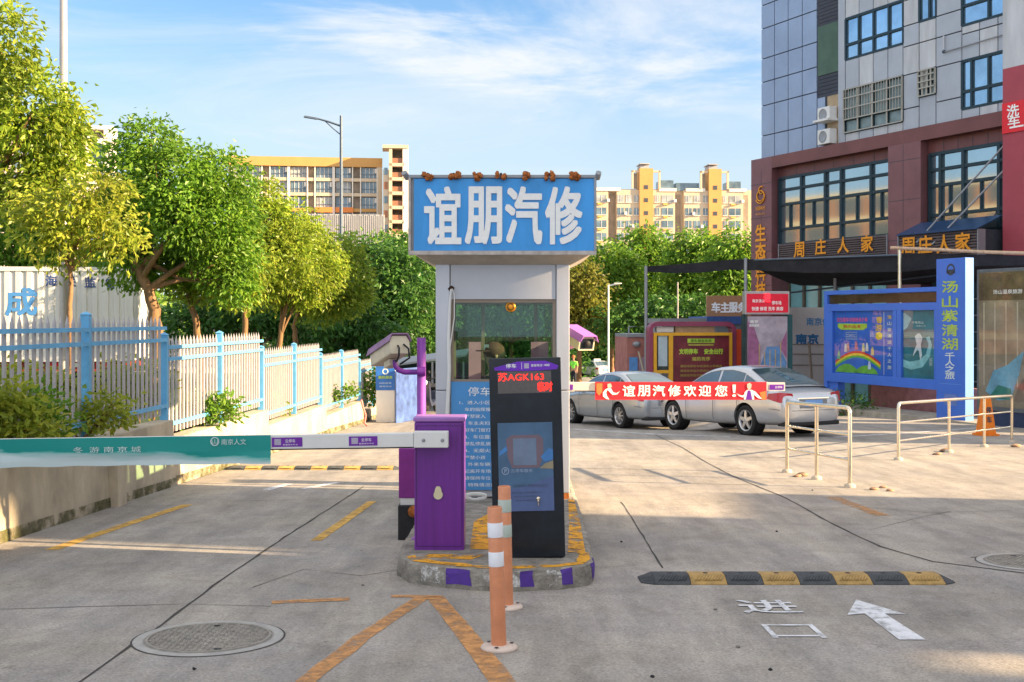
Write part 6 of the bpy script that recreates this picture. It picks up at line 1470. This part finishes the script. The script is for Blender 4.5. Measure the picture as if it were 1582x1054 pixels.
def arc(u0, u1, v0, hgt, th, m, z):
    n = 22; up_ = [(u0 + (u1 - u0) * i / n, v0 + hgt * math.sin(math.pi * (.12 + .76 * i / n))) for i in range(n + 1)]
    for a, b in zip(up_, up_[1:]): pp([a, b, (b[0], b[1] - th), (a[0], a[1] - th)][::-1], m, z)
arc(.02, .78, .10, .27, .035, mat('print red', (.6, .03, .03), .5), .002); arc(.02, .78, .065, .27, .035, mat('print yellow', (.75, .55, .03), .5), .002); arc(.02, .78, .03, .27, .035, mat('print green', (.12, .45, .06), .5), .002)
GRN = mat('print leaf green', (.14, .42, .05), .5, var=.25, scale=5)
for a, b, h in ((.02, .42, .13), (.36, .74, .12)): pp([(a, .02)] + [(a + (b - a) * i / 12, .03 + h * math.sin(math.pi * i / 12) ** .7) for i in range(13)] + [(b, .02)], GRN, .004)
for u, v, c in ((.2, .42, (.7, .7, .65)), (.24, .43, (.65, .3, .3)), (.38, .46, (.6, .2, .25)), (.50, .43, (.65, .6, .3)), (.56, .44, (.7, .65, .6)), (.65, .38, (.6, .5, .2)), (.08, .30, (.15, .5, .3)), (.60, .16, (.5, .6, .8))):
    m_ = mat('print figure %.2f' % u, c, .6); pp([(u - .025, v - .07), (u + .025, v - .07), (u + .02, v + .02), (u + .01, v + .06), (u - .01, v + .06), (u - .02, v + .02)], m_, .005)
pp([(.06, .74), (.12, .70), (.5, .70), (.56, .74), (.56, .80), (.06, .80)], mat('print lime', (.42, .60, .05), .5), .003)
pp([(.70, .58), (.74, .55), (.80, .57), (.81, .64), (.76, .68), (.70, .65)], mat('print yellow', (.75, .55, .03), .5), .003); pp([(.83, .02), (.835, .02), (.835, .98), (.83, .98)], WHITEPRINT, .003)
pst = mb.build('poster', bb); mb = MB(BT)
MAG = mat('print magenta', (.75, .12, .35), .5); YP = mat('print golden', (.75, .50, .04), .5)
def ptxt(s, u, v, w, h, m, b=.02): mb.text(s, xa + u * w_, y0 + v * h_, w * w_, h * h_, m, -.054, b)
ptxt('欢乐嘉年华缤纷亲子季', .31, .86, .52, .07, MAG); ptxt('快乐出发', .31, .755, .30, .05, mat('print red', (.6, .03, .03), .5)); ptxt('春', .76, .86, .10, .10, YP); ptxt('游', .75, .74, .11, .10, YP)
for k in range(4): ptxt('踏青赏花好时光', .30, .66 - k * .035, .2, .022, FADEDW, .0)
for k, c in enumerate('汤山紫清湖千人之旅'): ptxt(c, .92, .90 - k * .095, .06, .055, FADEDW if k else YP)
mb.build('lettering', pst)
xa2, xb2 = xm + .18, LB - .21
mb = MB(BT); mb.box(xa2, xb2, y0, y1, -.1, -.06, mat('poster deep teal', (.025, .17, .22), .6, var=.4, scale=1.2)); xa, w_ = xa2, xb2 - xa2
pp([(.0, .16), (.25, .12), (.6, .17), (.82, .33), (.88, .50), (.80, .62), (.70, .60), (.78, .50), (.70, .36), (.5, .27), (.2, .24), (.0, .27)], mat('print pale teal', (.22, .50, .55), .5, var=.3, scale=4), .002)
pp([(.34, .40), (.42, .50), (.36, .62), (.46, .66), (.52, .66), (.60, .60), (.55, .50), (.58, .34), (.53, .26), (.49, .40), (.44, .42), (.30, .32)], mat('print pale figure', (.55, .62, .66), .5, var=.2, scale=8), .004); pp([(.0, .70), (.12, .74), (.26, .88), (.05, .96), (0, .96)], mat('print pale teal', (.22, .50, .55), .5), .002)
ps2 = mb.build('poster', bb); mb = MB(BT); ptxt('千年汤山', .45, .82, .35, .035, FADEDW); ptxt('温泉之乡', .55, .77, .3, .022, FADEDW, 0); ptxt('紫清湖', .85, .25, .08, .12, FADEDW, 0); mb.build('lettering', ps2)
GL2 = mat_glass('display case glass', (.97, .98, .98), .01, .01, .09); mb = MB(BT); mb.box(.42, xm - .165, y0 - .01, y1 + .01, -.03, -.025, GL2); mb.box(xm + .175, LB - .205, y0 - .01, y1 + .01, -.03, -.025, GL2); mb.build('glass', bb)
# pillar
pl = thing('pillar_sign', 'tall blue pillar sign with vertical yellow green characters at the end of the billboard', 'pillar sign', BT @ Vector((LB + .4, gb, 0)))
zp = CAMZ + (HY - 400) / F * 29.7
mb = MB(BT); mb.box(LB + .004, LB + 1.02, gb - .05, zp, -.16, .12, BBL); mb.build('shaft', pl, bevel=.012)
mb = MB(BT); mb.box(LB + 1.021, LB + 1.03, gb - .03, zp - .01, -.15, .11, BBD); mb.build('side_panel', pl)  # sunlight on the pillar's right end put into a paler blue
mb = MB(BT); LIME = mat('lime lettering', (.42, .55, .05), .5)
for c, py in zip('汤山紫清湖', (444, 467, 488, 510, 531)): mb.text(c, LB + .5, bz2(1452, py), .56, .29, LIME, .124, .02)
for c, py in zip('千人之旅', (549, 559, 569, 579)): mb.text(c, LB + .5, bz2(1452, py), .34, .17, FADEDW, .124, .02)
mb.box(LB + .38, LB + .68, bz2(1452, 424), bz2(1452, 418), .121, .124, DARKJ); mb.lathe([(.10, .124), (.15, .124)], (LB + .53, bz2(1452, 418), 0), DARKJ, 20); mb.box(LB + .12, LB + .9, bz2(1452, 592), bz2(1452, 591.4), .121, .124, BBD)
mb.box(LB + .3, LB + .75, bz2(1452, 624), bz2(1452, 607), .121, .124, mat('grey blue print square', (.12, .2, .5), .6)); mb.build('lettering', pl)
# low pink planter wall, shrub and clutter below the board
pw = MB(BT); pw.box(.5, LB + 1.2, gz(32) - .1, gz(32) + .85, -1.6, -1.3, mat('pink brick wall', (.36, .15, .12), .85, var=.25, scale=4, bump=.4)); tag(pw.build('low_wall'), 'low pinkish brick wall behind the blue billboard', 'wall')
kb = MB(BT); kb.box(-1.0, LB + 3, gz(31) - .1, gb, -1.0, .35, CONC); o = kb.build('kerb', kind='structure')
kb = MB(BT); 
for k, c in enumerate(((.5, .3, .1), (.45, .25, .1), (.05, .3, .1))): kb.box(.8 + k * 1.1, 1.6 + k * 1.1, gz(32) + .86, gz(32) + 1.2, -1.9 - k * .01, -1.62, mat('stored goods %d' % k, c, .7))
tag(kb.build('stored_goods'), 'row of orange and green boxes on the wall under the billboard', 'boxes')
def lowplant(label, c, r, m, n):
    t = thing('shrub', label, 'shrub', (c.x, c.y, gz(c.y)), 0); b = MB()
    for k in range(6): e = c + Vector((R.uniform(-1, 1) * r[0], R.uniform(-1, 1) * r[1], R.uniform(0, 1) * r[2])); b.tube([(c.x, c.y, gz(c.y)), (Vector((c.x, c.y, gz(c.y))) + e) / 2 + Vector((0, 0, .05)), e], [.014, .01, .005], BARK, 5)
    b.build('stem', t); b = MB(); b.mats = [m]; leaves(b, c, r, n, .09, m, .1, 8); b.build('foliage', t)
p = BT @ Vector((1.6, 0, .5)); lowplant('untidy green shrub on the ground below the rainbow poster', Vector((p.x, p.y, gz(p.y) + .3)), (.9, .5, .35), L_DRK, 900)

# ------------------------------------------------------------------ other boards
def board_frame(px, d, rz): p = W(px, 0, d); return placed((p.x, d, 0), rz)
# big light box poster at the right edge
lb = thing('light_box', 'large glossy poster case with a fan shaped blue picture at the right edge', 'poster case', (W(1550, 0, 26.5).x, 26.5, gz(26.5)))
LM = frame(Vector((W(1509, 0, 28.2).x, 28.2, 0)), -EDGE, (0, 0, 1)); z1, z0 = CAMZ + (HY - 417) / F * 28.2, CAMZ + (HY - 632) / F * 28.2
mb = MB(LM); mb.box(0, 3.6, z0, z1, -.25, 0, mat('poster case frame', (.12, .14, .16), .4, .3)); mb.build('case', lb, bevel=.01)
mb = MB(LM); a, b = .08, 3.5; mb.box(a, b, z0 + .1, z1 - .08, .0, .01, mat('tan poster sheet', (.28, .23, .17), .25, var=.35, scale=1.5))
mb.box(a, b, z1 - .75, z1 - .08, .01, .012, mat('brown poster strip', (.13, .085, .05), .35, var=.5, scale=3))
for k in range(9): mb.box(a + .15 + k * .35, a + .19 + k * .35, z0 + .6, z1 - .8, .011, .0125, mat('pale fence reflection', (.50, .43, .33), .4, var=.1))  # picket fence reflection in the case glass painted as pale bars
mb.prism([(.3, z0 + .45), (.55, z0 + .95), (1.0, z0 + 1.1), (1.5, z0 + 1.45), (1.35, z0 + .9), (1.1, z0 + .3), (.7, z0 + .25)], .012, .0135, mat('poster sky blue', (.16, .38, .52), .3, var=.3, scale=3)); mb.prism([(.4, z0 + .3), (.7, z0 + .62), (1.1, z0 + .55), (1.15, z0 + .28)], .0136, .0145, mat('poster teal green', (.03, .22, .18), .3)); mb.prism([(1.15, z0 + .25), (1.45, z0 + .8), (2.6, z0 + .9), (2.4, z0 + .3)], .012, .0135, mat('poster umber', (.14, .10, .08), .3)); mb.prism([(2.2, z0 + .2), (2.7, z0 + .5), (3.3, z0 + .6), (3.3, z0 + .2)], .0136, .0145, mat('poster pale green', (.4, .5, .42), .3))
ps3 = mb.build('poster', lb); mb = MB(LM); mb.text('汤山温泉旅游', 1.0, z1 - .55, .9, .1, WHITEPRINT, .016, .015); mb.build('lettering', ps3)
mb = MB(LM); mb.box(.1, 3.5, z0 + .1, z1 - .08, .03, .034, mat_glass('poster case glass', (.95, .96, .96), .015, .01, .12)); mb.build('glass', lb)
mb = MB(LM); mb.box(.15, 3.45, gz(27) - .1, z0, -.22, -.04, mat('navy base panel', (.02, .035, .09), .5, var=.2)); mb.build('base', lb)
# yellow framed display and red arch
dd = 38.0; AM = placed((W(1003, 0, dd).x, dd, 0), rad(6)); ka = dd / F
ar = thing('display_board', 'plum coloured arch display with yellow framed notice panels behind the cars', 'display board', (W(1075, 0, dd).x, dd, gz(dd)))
za_, zb2 = CAMZ + (HY - 497) * ka, gz(dd); WA = 138 * ka
PLUM = mat('plum enamel', (.26, .05, .10), .45, var=.15, scale=2); YEL = mat('yellow frame', (.72, .36, .02), .45, var=.1); REDE = mat('red orange end', (.65, .07, .02), .5, var=.15)
mb = MB(AM); c = .3; outer = [(0, zb2), (0, za_ - c)] + [(c - c * math.cos(t_), za_ - c + c * math.sin(t_)) for t_ in (.4, .8, 1.2)] + [(c, za_), (WA - c, za_)] + [(WA - c + c * math.sin(t_), za_ - c + c * math.cos(t_)) for t_ in (.4, .8, 1.2)] + [(WA, za_ - c), (WA, zb2)]
inner = [(max(.13, min(WA - .13, x)), z - (.0 if z == zb2 else .15)) for x, z in outer]
n = len(outer); vs = [(x, 0, z) for x, z in outer] + [(x, 0, z) for x, z in inner] + [(x, .5, z) for x, z in outer] + [(x, .5, z) for x, z in inner]
mb.raw(vs, [f for i in range(n - 1) for f in ((i, i + 1, n + i + 1, n + i), (i, 2 * n + i, 2 * n + i + 1, i + 1), (n + i, n + i + 1, 3 * n + i + 1, 3 * n + i), (2 * n + i, 3 * n + i, 3 * n + i + 1, 2 * n + i + 1))], PLUM); mb.build('arch', ar)
mb = MB(AM); mb.box(WA + .001, WA + .30, .06, .7, zb2, za_ - .25, REDE); mb.build('end_panel', ar, bevel=.04)
zz0, zz1 = CAMZ + (HY - 592) * ka, CAMZ + (HY - 514) * ka
mb = MB(AM)
for x0, x1, q0, q1 in ((.14, .24, zb2, zz1), (.64, .78, zb2, zz1), (WA - .24, WA - .15, zb2, zz1)): mb.box(x0, x1, -.06, .1, q0, q1 - .101, YEL)
mb.box(.14, WA - .15, -.06, .1, zz1 - .1, zz1, YEL); mb.box(.24, .64, -.058, .098, CAMZ + (HY - 577) * ka, CAMZ + (HY - 572) * ka, YEL); mb.box(.78, WA - .24, -.058, .098, zb2 + .15, zb2 + .25, YEL); mb.build('yellow_frame', ar)
mb = MB(AM); mb.box(.24, .64, .0, .04, CAMZ + (HY - 572) * ka, zz1 - .1, mat('dark panel glass', (.03, .045, .045), .2, var=.3)); mb.box(.30, .60, -.012, -.002, CAMZ + (HY - 566) * ka, CAMZ + (HY - 519) * ka, mat('pale paper', (.42, .50, .54), .6, var=.15, scale=3)); mb.build('side_notice', ar)
mb = MB(AM); mb.box(.78, WA - .24, .0, .04, zb2 + .25, zz1 - .1, mat('maroon poster', (.16, .025, .035), .3, var=.35, scale=2.5)); LG = mat('print lime', (.42, .60, .05), .5); LGD = mat('print olive', (.40, .34, .06), .5, var=.2)
mq = (.78 + WA - .24) / 2; mb.box(mq - .45, mq + .45, -.004, -.001, zz1 - .34, zz1 - .2, LG); mb.box(mq - .42, mq + .42, -.004, -.001, zz1 - .43, zz1 - .38, LGD); ps4 = mb.build('poster', ar)
mb = MB(AM @ facing_us((0, -.008, 0))); mb.text('停车服务指南', mq, zz1 - .27, .7, .1, mat('dark green print', (.05, .15, .02), .6), .003, .02); mb.text('文明停车', mq - .42, zz1 - .62, .62, .17, LG, .002, .04); mb.text('安全出行', mq + .42, zz1 - .62, .62, .17, LG, .002, .04); mb.text('规范有序', mq, zz1 - .86, .6, .12, LGD, .002, .04)
for k in range(3): mb.text('请按线停放车辆请勿占用通道', mq, zz1 - 1.1 - k * .15, 1.4, .08, LGD, .002, .01)
mb.build('lettering', ps4)
mb = MB(AM); mb.box(.9, WA - .7, .1, .4, za_ - .36, za_ - .16, mat('tan duct', (.36, .24, .14), .7)); mb.box(.28, .85, .15, .4, za_ - .34, za_ - .18, WHITE); mb.build('roof_box', ar)
# red LED light box above a poster stand
dl = 36.5; kl = dl / F; RMx = placed((W(1151, 0, dl).x, dl, 0), rad(3)); WL = 70 * kl
rl = thing('light_sign', 'red lit sign box on top of a tall poster stand beside the plum arch', 'sign', (W(1186, 0, dl).x, dl, gz(dl)))
zq = lambda py: CAMZ + (HY - py) * kl
mb = MB(RMx); mb.box(0, WL, .0, .35, zq(486), zq(450), mat('sign case steel', (.45, .42, .42), .4, .4)); mb.build('case', rl, bevel=.015)
mb = MB(RMx); mb.box(.05, WL - .05, -.012, -.001, zq(483), zq(454), mat('red lit panel', (.36, .01, .03), .4, emit=(.8, .01, .03, .10))); fc = mb.build('panel', rl)
mb = MB(RMx @ facing_us((0, -.014, 0))); mb.text('南京汤山', .42, zq(465), .38, .1, WHITEPRINT, .003, .02); mb.text('进', .70, zq(460), .2, .26, mat('red led letter', (.8, .01, .02), .5, emit=(1, .02, .03, .8)), .003, .04); mb.text('停车场', 1.0, zq(468), .3, .12, WHITEPRINT, .003, .02); mb.text('快捷 修理 洗车 美容', WL / 2, zq(477), 1.0, .12, WHITEPRINT, .003, .02); mb.build('lettering', fc)
mb = MB(RMx); mb.box(.1, WL - .06, .05, .12, gz(dl) + .2, zq(489), mat('pale lilac poster', (.42, .36, .42), .3, var=.35, scale=2.2))
zz = zq(580)
mb.prism([(.1, zz), (.5, zz), (.5, zz + .9), (.3, zz + 1.5), (.1, zz + 1.7)], .045, .049, mat('poster mauve', (.33, .12, .24), .4, var=.3), 'y'); mb.prism([(.5, zz + .3), (.7, zz + .9), (1.1, zz + .9), (1.34, zz + .4), (1.3, zz + .1), (.5, zz + .1)], .045, .048, mat('poster lake blue', (.12, .25, .48), .4, var=.3), 'y'); mb.prism([(1.1, zz + .9), (1.34, zz + 1.4), (1.34, zz + .5)], .0445, .0478, mat('poster mauve', (.33, .12, .24), .4), 'y')
for k in range(5): mb.box(.45 + k * .17, .48 + k * .17, .040, .044, zz, zz + R.uniform(.7, 1.1), mat('ochre stripe', (.48, .36, .16), .5))
mb.build('poster', rl); mb = MB(RMx); mb.box(-.02, .05, .1, .4, gz(dl), zq(486), SCREEN); mb.box(WL - .05, WL + .12, .1, .5, gz(dl), zq(486), mat('dark teal post', (.02, .09, .10), .5)); mb.build('post', rl)
mb = MB(RMx @ facing_us((0, .04, 0))); mb.text('南京', .3, zq(497), .25, .09, WHITEPRINT, .006, .02); mb.text('便民服务', .3, zq(503), .32, .08, WHITEPRINT, .006, .02); mb.build('lettering', rl)
# brown service sign, sheds and hoarding behind
ds_ = 46.0; ks = ds_ / F
bs = thing('shop_sign', 'flat brown sign board with white characters above the shed roof', 'sign', (W(1121, 0, ds_).x, ds_, gz(ds_)))
mb = MB(); mb.box(W(1092, 0, ds_).x, W(1175, 0, ds_).x, ds_, ds_ + .2, CAMZ + (HY - 489) * ks, CAMZ + (HY - 457) * ks, mat('tan brown board', (.38, .19, .09), .6, var=.08)); mb.build('panel', bs, bevel=.01)
mb = MB(facing_us((0, ds_ - .004, 0)))
for c, px in zip('车主服务', (1106, 1120, 1133, 1147)): mb.text(c, W(px, 0, ds_).x, CAMZ + (HY - 475) * ks, 13 * ks, 15 * ks, WHITEPRINT, .003, .035)
mb.build('lettering', bs)
mb = MB()
for px in (1096, 1140, 1172): mb.box(W(px, 0, ds_).x - .05, W(px, 0, ds_).x + .05, ds_ + .05, ds_ + .15, gz(ds_), CAMZ + (HY - 489) * ks, GREYMETAL)
mb.build('post', bs)
sh_ = thing('shed', 'long low shed with a grey and blue roof edge behind the plum arch', 'shed', (W(1080, 0, 44).x, 44, gz(44))); k4 = 44 / F
mb = MB(); mb.box(W(1022, 0, 44).x, W(1170, 0, 44).x, 44.0, 48, gz(44), CAMZ + (HY - 500) * k4, mat('shed sheet wall', (.30, .33, .36), .6, .1, var=.15)); mb.build('wall', sh_)
mb = MB(); mb.box(W(1018, 0, 44).x, W(1090, 0, 44).x, 43.7, 48.2, CAMZ + (HY - 500) * k4, CAMZ + (HY - 492) * k4, GREYMETAL); mb.box(W(1090, 0, 44).x, W(1172, 0, 44).x, 43.65, 48.25, CAMZ + (HY - 501) * k4, CAMZ + (HY - 489) * k4, mat('blue roof edge', (.05, .12, .36), .5)); mb.build('roof', sh_)
hut = thing('hut', 'pinkish brick hut with a blue door beside the plum arch', 'hut', (W(986, 0, 42).x, 42, gz(42))); k5 = 42 / F
mb = MB(placed((W(969, 0, 42).x, 42, 0), rad(5))); mb.box(0, 36 * k5, 0, 2.5, gz(42), CAMZ + (HY - 521) * k5, mat('faded pink brick', (.42, .17, .14), .85, var=.25, scale=2.5)); mb.box(0, 36 * k5, -.06, 2.5, CAMZ + (HY - 521) * k5, CAMZ + (HY - 516) * k5, GREYMETAL); mb.build('wall', hut)
mb = MB(placed((W(969, 0, 42).x, 42, 0), rad(5))); mb.box(3 * k5, 16 * k5, -.05, -.003, gz(42), CAMZ + (HY - 552) * k5, mat('bright blue door', (.12, .32, .68), .5)); mb.build('door', hut)
mb = MB(placed((W(969, 0, 42).x, 42, 0), rad(5))); mb.box(18 * k5, 34 * k5, -.05, -.003, gz(42) + .3, CAMZ + (HY - 552) * k5, mat('pale mauve panel', (.40, .28, .36), .5)); mb.tube([(16 * k5, -.2, CAMZ + (HY - 543) * k5), (33 * k5, -.2, gz(42) + .3)], .03, CREAM); mb.build('panel', hut)
mb = MB(placed((W(969, 0, 42).x, 42, 0), rad(5))); mb.tube([(5 * k5, .3, CAMZ + (HY - 516) * k5), (5 * k5, .3, CAMZ + (HY - 505) * k5), (34 * k5, .3, CAMZ + (HY - 505) * k5), (34 * k5, .3, CAMZ + (HY - 516) * k5)], .03, GREYMETAL); mb.blob((14 * k5, -.12, CAMZ + (HY - 532) * k5), (.16, .1, .1), GREYMETAL); mb.build('roof_rail', hut)
dh = 41.0; kh = dh / F; hd_ = thing('hoarding', 'white site hoarding with blue characters between the red sign and the blue billboard', 'hoarding', (W(1250, 0, dh).x, dh, gz(dh)))
mb = MB(); mb.box(W(1221, 0, dh).x, W(1300, 0, dh).x, dh, dh + .08, gz(dh) + .1, CAMZ + (HY - 475) * kh, mat('hoarding sheet', (.58, .55, .55), .5, var=.1, scale=1)); mb.build('panel', hd_)
mb = MB(facing_us((0, dh - .004, 0)))
HB = mat('hoarding blue print', (.06, .26, .55), .5); mb.text('南京便民', W(1270, 0, dh).x, CAMZ + (HY - 497) * kh, 48 * kh, 12 * kh, HB, .003, .02); mb.text('南京', W(1247, 0, dh).x, CAMZ + (HY - 524) * kh, 34 * kh, 15 * kh, mat('hoarding navy print', (.03, .16, .38), .5), .003, .05)
mb.build('lettering', hd_); mb = MB()
for py in (533, 548, 565): mb.box(W(1221, 0, dh).x, W(1300, 0, dh).x, dh - .03, dh - .002, CAMZ + (HY - py) * kh, CAMZ + (HY - py + 1.5) * kh, mat('hoarding rail', (.25, .2, .18), .6))
mb.tube([W(1250, 530, dh - .3), W(1254, 585, dh - .6)], .04, mat('timber prop', (.30, .23, .17), .8)); mb.build('rail', hd_)

# ------------------------------------------------------------------ cone and clutter near the railings
cp = GP(1523, 673); cn = thing('traffic_cone', 'tall square orange cone with dark characters behind the longer railing', 'traffic cone', cp)
mb = MB(placed(cp, rad(12))); h = .78
mb.hexa([(-.15, -.15, .04), (.15, -.15, .04), (.15, .15, .04), (-.15, .15, .04), (-.075, -.075, h), (.075, -.075, h), (.075, .075, h), (-.075, .075, h)], CONEORANGE); mb.build('body', cn, bevel=.015)
mb = MB(placed(cp, rad(12))); mb.box(-.19, .19, -.19, .19, 0, .045, CONEORANGE); mb.tube([(-.05, 0, h), (-.05, 0, h + .05), (.05, 0, h + .05), (.05, 0, h)], .012, CONEORANGE); mb.build('base', cn, bevel=.01)
mb = MB(placed(cp, rad(12)) @ frame((0, -.1525, .02), (1, 0, 0), Vector((0, .075 / (h - .04), 1)))); mb.text('停', 0, .52, .11, .13, DARKJ, .004, .03); mb.text('车', 0, .32, .11, .13, DARKJ, .004, .03); mb.build('lettering', cn)
for i, (px, py, w) in enumerate(((1240, 736, .09), (1463, 698, .12), (1448, 703, .08), (1570, 691, .1), (1232, 737, .06), (1375, 759, .05), (1350, 757, .06), (1365, 754, .05))):
    p = GP(px, py); mb = MB(); mb.blob((p.x, p.y, p.z + w * .2), (w, w * .7, w * .35), mat('brick chip', (.35, .22, .14), .95, var=.3), 7, 5, .3)
    tag(mb.build('rubble_piece'), ('broken brick piece lying among the railing feet' if i < 5 else 'small mortar crumb on the concrete near the front railing post'), 'rubble', 'broken bricks by the railing feet' if i < 5 else 'mortar crumbs by the front post')
for i, (px, py) in enumerate(((1105, 943), (1190, 1036), (1008, 1047), (1140, 1001), (1200, 822), (300, 1035), (560, 905), (960, 838), (1255, 758))):
    p = GP(px, py); mb = MB(); mb.blob((p.x, p.y, p.z + .006), (.012, .009, .007), BLACK if i % 3 else KERBC, 7, 4, .3); tag(mb.build('litter_scrap'), 'tiny dark scrap lying on the bare concrete driveway', 'litter', 'scraps on the driveway')

# ------------------------------------------------------------------ ticket box, shelter and scooters at the far left lane
dn = 29.3; kn = dn / F; nbx = thing('notice_cabinet', 'white cabinet with a blue notice panel at the far end of the fence', 'notice cabinet', (W(597, 0, dn).x, dn, gz(dn)))
xa, xb = W(581, 0, dn).x, W(610, 0, dn).x; z9 = gz(dn)
mb = MB(); mb.box(xa, xb, dn, dn + .8, z9, CAMZ + (HY - 562) * kn, WHITE); mb.build('body', nbx, bevel=.01)
mb = MB(); mb.box(xa - .005, xb + .005, dn - .02, dn - .001, CAMZ + (HY - 603) * kn, CAMZ + (HY - 562) * kn, mat('notice blue', (.03, .15, .50), .4)); f1 = mb.build('panel', nbx)
mb = MB(facing_us((0, dn - .021, 0))); cxn = (xa + xb) / 2; mb.lathe([(.05, .002), (.08, .002)], (cxn, CAMZ + (HY - 574) * kn, 0), FADEDW, 16); mb.text('便民服务', cxn, CAMZ + (HY - 583) * kn, .36, .07, LG, .003, .03); mb.text('自助缴费', cxn, CAMZ + (HY - 592) * kn, .3, .035, FADEDW, .003); mb.text('服务热线', cxn, CAMZ + (HY - 597) * kn, .3, .035, FADEDW, .003); mb.build('lettering', f1)
mb = MB(); s0 = xb + .05; mb.hexa([(s0, dn - .3, z9), (s0 + .42, dn + .9, z9), (s0 + .44, dn + .9, z9), (s0 + .02, dn - .3, z9), (s0, dn - .3, z9 + 1.35), (s0 + .42, dn + .9, z9 + 1.35), (s0 + .44, dn + .9, z9 + 1.35), (s0 + .02, dn - .3, z9 + 1.35)], mat('blue side poster', (.06, .11, .30), .6, var=.5, scale=4)); mb.build('side_poster', nbx)
d8 = 36; shl = thing('shelter', 'low dark parking shelter with a thin pale roof edge left of the booth', 'shelter', (W(650, 0, d8).x, d8, gz(d8))); k8 = d8 / F
mb = MB(); a, b = W(600, 567, d8), W(720, 551, d8); mb.hexa([a, b, b + Vector((0, 4, .1)), a + Vector((0, 4, .1)), a + Vector((0, 0, .06)), b + Vector((0, 0, .06)), b + Vector((0, 4, .16)), a + Vector((0, 4, .16))], GREYMETAL); mb.build('roof', shl)
mb = MB(); mb.box(a.x, b.x, d8 + 3.6, d8 + 3.7, gz(38), a.z, SCREEN); mb.build('back_wall', shl)
for px in (604, 668, 716): q = W(px, 560, d8 + .05); mb = MB(); mb.tube([(q.x, q.y, gz(d8)), (q.x, q.y, q.z + .02)], .035, GREYMETAL, 10); mb.build('post', shl)
def scooter(label, M, body):
    t = thing('scooter', label, 'scooter', M.translation, 0, 'scooters parked under the shelter')
    for xw in (-.62, .62):
        m = MB(M); m.lathe([(.12, -.045), (.20, -.05), (.235, -.02), (.235, .02), (.20, .05), (.12, .045)], (xw, 0, .235), TYRE, 24, 'y'); w = m.build('wheel', t); m = MB(M); m.lathe([(0, -.03), (.13, -.03), (.13, .03), (0, .03)], (xw, 0, .235), ALLOY, 18, 'y'); m.build('rim', w)
    m = MB(M); m.prism([(-.75, .45), (-.55, .42), (-.2, .28), (.25, .24), (.42, .42), (.48, .95), (.40, .98), (.30, .45), (.15, .33), (-.12, .40), (-.18, .68), (-.70, .72), (-.88, .60)], -.15, .15, body, 'y'); m.build('body', t, bevel=.03)
    m = MB(M); m.prism([(-.72, .73), (-.16, .70), (-.14, .78), (-.45, .80), (-.74, .85)], -.14, .14, BLACK, 'y'); m.build('seat', t, bevel=.03)
    m = MB(M); m.tube([(.60, 0, .24), (.48, 0, .8), (.40, 0, 1.02)], .03, GREYMETAL); m.tube([(.36, -.33, 1.08), (.42, -.15, 1.02), (.42, .15, 1.02), (.36, .33, 1.08)], .018, BLACK); m.build('handlebar', t)
    m = MB(M); m.blob((.47, 0, .93), (.09, .10, .09), LAMPC, 12, 8, 0); m.build('headlight', t)
    for sg in (-1, 1): m = MB(M); m.tube([(.38, sg * .25, 1.06), (.40, sg * .30, 1.2)], .008, BLACK); m.lathe([(0, -.01), (.05, -.01), (.055, .01), (0, .01)], (.40, sg * .30, 1.22), BLACK, 12, 'x'); m.build('mirror', t)
for i, (px, d, rz, c, l) in enumerate(((637, 33.5, -112, (.03, .03, .035), 'black scooter nearest the purple pole under the shelter'), (652, 34.6, -100, (.10, .11, .12), 'grey scooter second from the purple pole under the shelter'), (664, 33.8, -105, (.04, .05, .09), 'dark blue scooter beside the booth post under the shelter'))):
    scooter(l, placed((W(px, 0, d).x, d, gz(d)), rad(rz)), mat('scooter paint %d' % i, c, .3, coat=.4))
mb = MB(); mb.tube([W(x, y, 27.5) for x, y in ((558, 618), (561, 630), (565, 642), (563, 654), (568, 658))], .025, mat('pink hose', (.65, .18, .16), .5)); tag(mb.build('hose'), 'pink hose hanging down the end of the retaining wall', 'hose')
